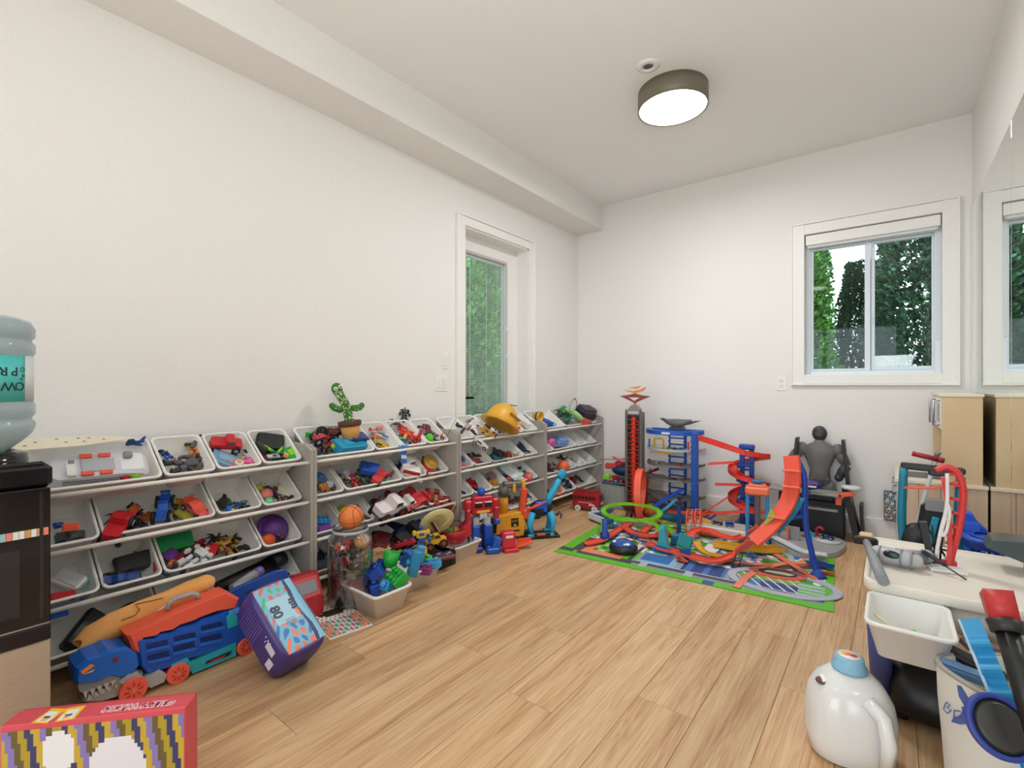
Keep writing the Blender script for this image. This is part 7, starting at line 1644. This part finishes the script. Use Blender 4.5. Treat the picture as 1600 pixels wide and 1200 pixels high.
# colourful game box against the wall
p = aty(1397, 787, 4.36)
t = thing('picture_card_box', 'small black-edged toy packaging card against far wall left of play kitchen', 'toy box', None, (p.x, 4.366, .137)); emit(G().m('dark').box((0, 0, .105), (.115, .03, .21), .002), 'carton', t)
print_panel('front_print', t, .105, .20, 22, 36, lambda u, v: (lambda k: '#3a6ab8' if k > .4 else '#d8c860' if k > .1 else '#384a3a' if k > -.3 else '#c85838' if v < .35 and k > -.6 else '#c0ccd8')(math.sin(u*13+v*4)*math.cos(v*19-u*5)), Matrix.Translation((0, -.0156, .105)) @ rot(90, 0, 0))
# ---------------------------------------------------------------- teal framed hoop toy
t = thing('teal_frame_toy', 'tall teal framed toy with black top bar behind the white play table', 'toy', None, (.165, 3.12, 0))
def LF(g): g.at((-.165, -3.12, 0)); return g
yf = 3.12; W0 = aty(1413, 730, yf); W1 = aty(1502, 745, yf)
for w_, zt in ((W0, W0.z), (W1, W1.z)):
    emit(LF(G()).m('#1c84a0').tube(path([(w_.x, yf, .0), (w_.x+.006, yf, .2), (w_.x-.010, yf, .42), (w_.x-.002, yf, zt)], 4), .018, 8), 'post', t)
emit(LF(G()).m('#2c2e32').box(((W0.x+W1.x)/2, yf, W0.z+.005), (W1.x-W0.x+.03, .035, .032), .008, (0, .03, 0)).box((W0.x+.13, yf-.01, W0.z-.012), (.08, .04, .03), .008), 'top_bar', t)
emit(LF(G()).m('#f05830').strip([(W0.x, yf-.02, W0.z-.10), (W0.x+.10, yf-.03, W0.z-.09), (W0.x+.20, yf-.03, W0.z-.05), (W1.x-.02, yf-.02, W1.z-.03)], .05, .006), 'orange_band', t)
emit(LF(G()).m('#e84828').box((W0.x+.04, yf+.02, .33), (.08, .02, .035), .004), 'orange_bar', t)
emit(LF(G()).m('#1c84a0').box(((W0.x+W1.x)/2, yf, .03), (W1.x-W0.x+.04, .20, .05), .012), 'base_frame', t)
emit(LF(G()).m('#26262a').box((W0.x+.10, yf, .40), (.10, .07, .24), .02, (0, .12, 0)).sph((W0.x+.05, yf+.0, .33), (.07, .04, .09), 12, 8), 'motor_body', t)
emit(LF(G()).m('#20a0c0').box((W0.x+.105, yf-.05, .405), (.026, .02, .13), .004, (0, .18, 0)), 'cyan_slider', t)
emit(LF(G()).m('grey').box((W0.x+.115, yf-.045, .525), (.075, .02, .06), .004), 'grey_head', t)
emit(LF(G()).m('#28282c').box((W0.x+.09, yf, .20), (.15, .12, .16), .02), 'lower_body', t)
floor_at(rod(.13, .013, '#a01c28', 'dred', 'dark red handle bar grip sticking out above the teal frame'), *aty(1449, 718, 3.30)[:], 0, 12, 0)
emit(G().m('lgrey').tube([(.03, 0, 0), (.03, 0, -.735)], .01, 8), 'stem', bpy.data.objects[[o.name for o in COL.objects if o.get('label', '').startswith('dark red handle')][0]])
# ---------------------------------------------------------------- blue octagonal toy table
c = aty(1548, 840, 2.92); zt = c.z
t = thing('blue_octagon_stand', 'bright blue eight-sided toy stand behind the white play table', 'toy stand', None, (c.x-.003, 2.92, 0))
emit(G().m('#2458c8').lathe([(.001, zt-.045), (.085, zt-.045), (.088, zt-.02), (.100, zt-.012), (.096, zt), (.001, zt)], n=8), 'top', t)
emit(G().m('#1c48a8').lathe([(.05, zt+.001), (.066, zt+.001), (.064, zt+.008), (.05, zt+.008)], n=24, caps=False), 'raised_ring', t)
for k in range(8):
    u = PI/8+k*PI/4; emit(G().m('#2458c8').box((math.cos(u)*.075, math.sin(u)*.075, (zt-.05)/2), (.018, .018, zt-.05), .003), 'leg', t)
t = thing('blue_toy_tower', 'bright blue angular toy tower on the blue eight-sided stand', 'toy', None, (c.x-.05, 3.03, zt-.04))
emit(G().m('#2458c8').prism([(-.05, 0), (.045, 0), (.05, .05), (.02, .08), (.0, .12), (-.045, .12), (-.04, .06)], -.03, .03, 'y', .9), 'body', t); emit(G().m('#3468d8').box((.0, -.034, .06), (.05, .008, .04), .003), 'panel', t)
emit(G().m('#2458c8').box((0, 0, -(zt-.04)/2), (.05, .05, zt-.04), .004), 'column', t)
# ---------------------------------------------------------------- white play table
TX0, TX1, TY0, TY1, TZ = -.072, .414, 1.975, 2.56, .46
t = thing('play_table', 'white childrens play table on blue-purple tapered legs beside mirror', 'play table', None, ((TX0+TX1)/2, (TY0+TY1)/2, 0))
tcx, tcy = (TX0+TX1)/2, (TY0+TY1)/2; tw, tl = TX1-TX0, TY1-TY0
emit(G().m('#ece4d8').loft([rrect(tw-.02, tl-.02, .03, TZ-.040), rrect(tw, tl, .035, TZ-.030), rrect(tw, tl, .035, TZ-.004), rrect(tw-.006, tl-.006, .033, TZ), rrect(tw-.03, tl-.03, .03, TZ), rrect(tw-.036, tl-.036, .03, TZ-.008)]), 'table_top', t)
emit(G().m('#e2ddd4').loft([rrect(tw-.06, tl-.10, .03, TZ-.13), rrect(tw-.05, tl-.05, .03, TZ-.04)]), 'apron', t)
emit(G().m('dgrey').box((tcx-tcx+.10, -tl/2-.001, TZ-.045), (.05, .004, .008)), 'slot', t)
for sx in (-1, 1):
    for sy in (-1, 1):
        x_, y_ = sx*(tw/2-.045), sy*(tl/2-.06)
        emit(G().m('#4c5590').lathe([(.024, .012), (.040, TZ-.12), (.001, TZ-.12)], (x_, y_, 0), 24).m('black').lathe([(.001, 0), (.026, 0), (.026, .012), (.001, .013)], (x_, y_, 0), 20), 'leg', t)
# tub hung on the front edge
o = tub(.035, 1.845, 0, 1, 'white tub with green piece hanging on front of play table'); o.matrix_world = Matrix.Translation((.040, 1.84, .428)) @ rot(0, 0, 0) @ Matrix.Scale(1.05, 4)
emit(G().m('bin_plastic').box((0, .128, -.006), (.17, .016, .008), .002), 'hook_rail', o)
floor_at(wedge(.06, .05, .03, '#58c850', 'lime', 'bright green plastic piece in tub on play table front'), .035, 1.84, .343, 0, 0, 200)
floor_at(rod(.16, .005, 'cream', 'white', 'thin white rod leaning in tub on play table front'), .0, 1.86, .365, 0, 20, -30)
floor_at(claw(.03, '#384868', 'dark', 'tiny dark toy at right end of table-front tub', 77), .10, 1.80, .343)
def tab(px, py, z=TZ-.007): return atz(px, py, z)
# grey spatula, silver toy, blade, red bow-like frame
p = tab(1364, 872, .49); t = thing('toy_hammer', 'grey-handled toy hammer with tan and black head on table edge', 'toy hammer', None, p)
q0, q1 = tab(1353, 845, .50)-p, tab(1380, 908, .478)-p
emit(G().m('#8e9296').tube([q0, (q0+q1)/2, q1], [.012, .016, .017], 10), 'handle', t); emit(G().m('#1c1a1a').box(q0+Vector((0, .0, .0)), (.075, .03, .028), .012, (0, 0, .15)), 'guard', t); emit(G().m('#d8b888').box(q0+Vector((-.0, .03, .01)), (.045, .04, .026), .010), 'head', t)
p = tab(1400, 882, TZ); t = thing('silver_toy_engine', 'silver toy spaceship engine with black cockpit lying on play table', 'toy spacecraft', None, (p.x, p.y, TZ-.004), (0, 0, math.radians(-8)))
emit(G().m('#b8b8ba').loft([[Vector((x, math.cos(u)*r, .030+math.sin(u)*r)) for u in [2*PI*k/14 for k in range(14)]] for x, r in ((-.07, .018), (-.06, .028), (-.02, .030), (.03, .026), (.065, .022), (.075, .012))]), 'fuselage', t)
emit(G().m('#a8a8aa').cyl((.0, .02, .035), (.07, .07, .035), .022, .018, 14).cyl((.07, .07, .035), (.085, .082, .035), .024, .022, 14), 'engine', t); emit(G().m('#18202a:g').sph((-.01, -.022, .042), (.026, .014, .014), 12, 7).m('#286858').sph((.0, -.028, .042), (.012, .010, .008), 8, 5), 'cockpit', t)
for x in (-.045, .015, .045): emit(G().m('#8c8c90').cyl((x-.003, 0, .030), (x+.003, 0, .030), .031, n=16), 'band', t)
p0, p1 = tab(1442, 862, TZ+.05), tab(1510, 905, TZ)
t = thing('dark_blade', 'thin dark blue and black toy blade lying on play table', 'toy sword', None, (p1.x, p1.y, TZ-.006)); 
emit(G().m('#1c2c3c').strip([p0-Vector((p1.x, p1.y, TZ-.006)), (p0*.45+p1*.55)-Vector((p1.x, p1.y, TZ-.006))], .022, .004), 'blade', t); emit(G().m('#5c4438').tube([(p0*.5+p1*.5)-Vector((p1.x, p1.y, TZ-.006)), Vector((0, 0, .004))], .003, 6), 'stick', t)
yr = 2.30
t = thing('red_net_frame', 'red curved racket-like frame with white cords standing on play table', 'toy racket', None, (.20, yr, TZ-.006))
def LR(g): g.at((-.20, -yr, -(TZ-.006))); return g
A = [aty(a, b, yr) for a, b in ((1462, 735), (1482, 730), (1500, 745), (1505, 775), (1502, 805), (1496, 835), (1488, 862), (1484, 884))]
emit(LR(G()).m('#d83838').tube(path(A, 4), .011, 8), 'outer_frame', t)
A2 = [aty(a, b, yr-.01) for a, b in ((1478, 745), (1484, 780), (1487, 815), (1488, 850), (1486, 884))]
emit(LR(G()).m('#d84848:g').strip(path(A2, 4), .022, .014, side=(0, 1, 0)), 'inner_frame', t)
g = LR(G()).m('#d84040')
for (a, b, c_, d) in ((1479, 755, 1503, 760), (1484, 778, 1505, 782), (1486, 800, 1503, 804), (1488, 822, 1499, 826), (1488, 845, 1494, 849), (1480, 740, 1496, 742)): g.tube([aty(a, b, yr-.004), aty(c_, d, yr-.004)], .006, 6)
emit(g, 'cross_bars', t)
emit(LR(G()).m('#d83838').box(aty(1466, 878, yr), (.10, .02, .022), .004, (0, -.05, 0)), 'bottom_bar', t)
emit(LR(G()).m('#eeeae6').tube(path([aty(a, b, yr-.02) for a, b in ((1480, 740), (1480, 780), (1478, 800), (1470, 830), (1462, 870))], 4), .006, 6).tube(path([aty(a, b, yr-.02) for a, b in ((1480, 785), (1484, 800), (1480, 825), (1474, 838), (1472, 828), (1478, 808))], 4), .005, 6), 'white_cord', t)
g = LR(G()).m('#1a1a1c')
for a, b, c_, d in ((1446, 820, 1482, 878), (1450, 878, 1480, 826), (1446, 850, 1484, 862), (1456, 820, 1462, 880), (1474, 818, 1468, 882)): g.tube([aty(a, b, yr), aty(c_, d, yr)], .0035, 5)
emit(g, 'black_cord', t)
emit(LR(G()).m('#26262a').prism([(aty(1436, 815, yr).x, aty(1436, 815, yr).z), (aty(1448, 815, yr).x, aty(1448, 815, yr).z), (aty(1462, 893, yr).x, TZ-.004), (aty(1450, 893, yr).x, TZ-.004)], yr-.012, yr+.012), 'black_strut', t)
g = LR(G()).m('white')
for k, ch in enumerate('BTL'):
    p = aty(1480, 842+k*13, yr-.017); text_geo(g, ch, .022, p, (PI/2, 0, 0), .001, 'CENTER', .001)
emit(g, 'lettering', t)
t = boxtoy(.10, .05, .012, 'white', 'small white plastic wrapper on play table under the red frame', 'toy', 'toy_wrapper', '#e8ecee'); floor_at(t, *tab(1480, 893).xy, TZ-.007, 0, 0, 10)
t = thing('reflected_table_board', 'dark teal board on added post, standing in for a reflected table edge', 'board', None, (.35, 2.42, TZ-.006))
emit(G().m('slate').prism([(-.085, .075), (.066, .02), (.066, .12), (-.07, .105)], -.06, .06, 'y', .98), 'board', t); emit(G().m('dgrey').box((.03, 0, .02), (.03, .03, .04)), 'post', t)  # stand-in: a table's mirror reflection built as a solid board, post added
# ---------------------------------------------------------------- milk jug in the foreground
t = thing('toy_milk_jug', 'white plastic toy milk jug with blue cap standing on floor in foreground', 'toy jug', None, (-.098, 1.766, 0), (0, 0, math.radians(20)))
R_ = [(.088, .0), (.108, .012), (.114, .06), (.113, .13), (.104, .180), (.082, .218), (.055, .242), (.040, .250)]
emit(G().m('#e8e8e6:g').loft([[Vector((math.copysign(abs(math.cos(u))**.75, math.cos(u))*r, math.copysign(abs(math.sin(u))**.75, math.sin(u))*r*.85, z)) for u in [2*PI*k/40 for k in range(40)]] for r, z in R_]), 'jug', t)
emit(G().m('#e8e8e6:g').tube([(.02, -.075, .20), (.05, -.105, .175), (.055, -.125, .12), (.05, -.118, .05)], [.02, .02, .019, .016], 12), 'handle', t)
emit(G().m('#8cc0dc').lathe([(.046, .250), (.047, .258), (.040, .262), (.037, .285), (.034, .289), (.001, .290)], n=32), 'cap', t)
g = G().m('white').lathe([(.001, .2905), (.030, .2905), (.030, .2912), (.001, .2912)], n=28).m('lorange').sph((-.006, .004, .2915), (.014, .011, .0015), 10, 5).m('yellow').sph((-.012, .007, .2925), (.009, .007, .001), 10, 5).m('red').sph((.010, -.004, .2925), (.010, .008, .001), 10, 5); emit(g, 'cap_sticker', t)
g = G().m('#6a4444').sph((-.074, -.026, .214), (.022, .018, .010), 14, 6).m('white').box((-.076, -.029, .223), (.010, .026, .004), 0, (.3, -.3, 0)); emit(g, 'round_label', t)
# ---------------------------------------------------------------- canvas basket with long toys
BX, BY, BR, BH = .245, 1.66, .150, .385
t = thing('canvas_basket', 'off-white canvas basket with blue print in the right foreground', 'basket', None, (BX, BY, 0))
rr = [(.12, .0), (.135, .08), (.142, .2), (.150, .30), (.152, .38), (.150, .388), (.142, .386), (.138, .30), (.13, .1), (.11, .02)]
emit(G().m('#dcdad2:c').loft([[Vector((math.cos(u)*r*(1+.02*math.sin(3*u)), math.sin(u)*r, z+.012*math.sin(2*u)*(z/.38))) for u in [2*PI*k/40 for k in range(40)]] for r, z in rr]), 'canvas', t)
emit(G().m('#a8a298:c').tube([(math.cos(u)*.150*(1+.02*math.sin(3*u)), math.sin(u)*.15, .386+.012*math.sin(2*u)) for u in [2*PI*k/40 for k in range(40)]], .006, 6, True), 'rim_piping', t)
def bpt(px, py, off=.001):
    d = ray(px, py); o = EYE-Vector((BX, BY, 0)); r = .143+off; a = d.x*d.x+d.y*d.y; b = o.x*d.x+o.y*d.y; c_ = o.x*o.x+o.y*o.y-r*r; s = (-b-math.sqrt(max(b*b-a*c_, 0)))/a; return EYE+d*s-Vector((BX, BY, 0))
def decal(g, pts):
    ps = [bpt(*p, .008) for p in pts]; n = len(ps); c_ = sum(ps, Vector())/n; c_ = Vector((c_.x, c_.y, 0)).normalized()*Vector((ps[0].x, ps[0].y, 0)).length*1.0+Vector((0, 0, c_.z)); g.add(ps+[c_], [(i, (i+1) % n, n) for i in range(n)])
g = G().m('#4860a8'); decal(g, [(1495, 1070), (1502, 1072), (1512, 1088), (1520, 1104), (1516, 1108), (1506, 1102), (1498, 1088)]); decal(g, [(1502, 1104), (1514, 1102), (1528, 1108), (1530, 1130), (1500, 1132), (1486, 1128), (1490, 1120), (1504, 1118)]); emit(g, 'blue_print', t)
g = G().m('#5868a8')
def outl_(pts): g.tube([bpt(*p, .009) for p in pts], .0014, 5)
outl_([(1478, 1098), (1474, 1108), (1480, 1115), (1486, 1110), (1480, 1106), (1484, 1102), (1479, 1097)]); outl_([(1491, 1110), (1490, 1120), (1498, 1120), (1504, 1114), (1498, 1111), (1491, 1110)]); emit(g, 'letter_print', t)
t = thing('saw_edged_bar', 'sky blue wavy plastic bar leaning out of the canvas basket', 'toy', None, (BX, BY, .0))
def PT(px, py, dist): return EYE+ray(px, py)*dist-Vector((BX, BY, 0))
a0, a1 = PT(1516, 968, 1.20), PT(1592, 1150, 1.06); a1 = a1+(a1-a0)*.35
dx = (a1-a0).normalized(); L = (a1-a0).length; N_ = 60; top = []
view = (a0+Vector((BX, BY, 0))-EYE).normalized(); sd = dx.cross(view).normalized(); nn = dx.cross(sd).normalized(); nn = -nn if nn.dot(view) > 0 else nn
g = G().m('#38a0d8'); rings = []
for k in range(N_+1):
    u = k/N_; wv = .013*math.sin(u*6.2*2*PI+1) if u > .12 else .0; c_ = a0+dx*L*u+nn*wv
    rings.append([c_+sd*a+nn*b for a, b in ((-.019, -.012), (.019, -.012), (.019, .010), (-.019, .010))])
g.loft(rings, smooth=False); emit(g, 'bar', t)
emit(G().m('#c0d4ec').loft([[a0+dx*L*k/8+sd*a+nn*b for a, b in ((-.024, -.016), (-.018, -.016), (-.018, .006), (-.024, .006))] for k in range(9)], smooth=False), 'side_edge', t, 'pale blue side edge')
t = thing('foam_tube', 'black foam-handled tube with red square end leaning out of canvas basket', 'toy sword', None, (BX, BY, .0))
b0, b1 = PT(1556, 925, 1.10), PT(1612, 1120, .98); b1 = b1+(b1-b0)*.25; dx = (b1-b0).normalized()
emit(G().m('#1a1a1a').cyl(b0+dx*.07, b1, .021, .019, 16), 'tube', t)
emit(G().m('#c83838').cyl(b0, b0+dx*.062, .036, .033, 4), 'end_block', t, 'red square end'); emit(G().m('dark').cyl(b0+dx*.060, b0+dx*.085, .032, .028, 12), 'collar', t)
t = thing('round_lid', 'dark round lid with blue rim at the front of the canvas basket', 'lid', None, PT(1560, 1135, 1.03)+Vector((BX, BY, 0)))
t.rotation_euler = (math.radians(58), 0, math.radians(30)); emit(G().m('#3448a0').lathe([(.001, 0), (.062, 0), (.062, .010), (.052, .012), (.052, .008), (.001, .008)], n=36), 'rim', t); emit(G().m('#3c3a3a').lathe([(.001, .009), (.051, .009), (.040, .014), (.001, .016)], n=30), 'disc', t)
for lab, col, lo, px, py, dd, ang in (('dusty blue plastic bar lying inside canvas basket', '#6088b8', .13, 1510, 1046, 1.24, 10), ('pale lilac plastic plate inside canvas basket', '#a8a8d8', .06, 1478, 1030, 1.30, 40), ('black toy part inside the canvas basket', 'black', .13, 1520, 1030, 1.28, -20), ('grey-brown toy part at back of canvas basket', '#7a6e72', .09, 1530, 1005, 1.36, 30)):
    t = boxtoy(lo, .035, .02, col, lab, 'toy', 'toy_part'); p = EYE+ray(px, py)*dd; floor_at(t, p.x, p.y, p.z-.02, 10, 12, ang)
# under the table: black ride-on seat, blue car
t = thing('black_toy_seat', 'black moulded toy seat under the play table behind canvas basket', 'toy', None, (.13, 2.08, 0))
emit(G().m('#161618').loft([[Vector((x, y*(1-.25*abs(x)/.12), z)) for y, z in ((-.10, .05), (-.06, .02), (.08, .02), (.12, .06), (.11, .16), (.04, .20), (-.05, .17), (-.11, .10))] for x in (-.13, -.09, 0, .09, .13)], smooth=True), 'shell', t)
for s in (-1, 1): emit(G().m('black').cyl((s*.10-.014, -.02, .045), (s*.10+.014, -.02, .045), .045, n=18), 'wheel', t)
t = disc(.055, .03, 'black', 'dark', 'black disc on floor under play table by its rear left leg'); floor_at(t, .04, 2.32, 0)
floor_at(car(.20, '#2450a8', 'navy', 'race', lab='blue toy car under the right side of play table'), .30, 2.25, 0, 0, 0, 70)
floor_at(boxtoy(.12, .08, .05, '#a0a8b0', 'grey plastic toy box under the right side of play table', 'toy', 'toy_box', 'grey'), .30, 2.02, 0, 0, 0, 20)
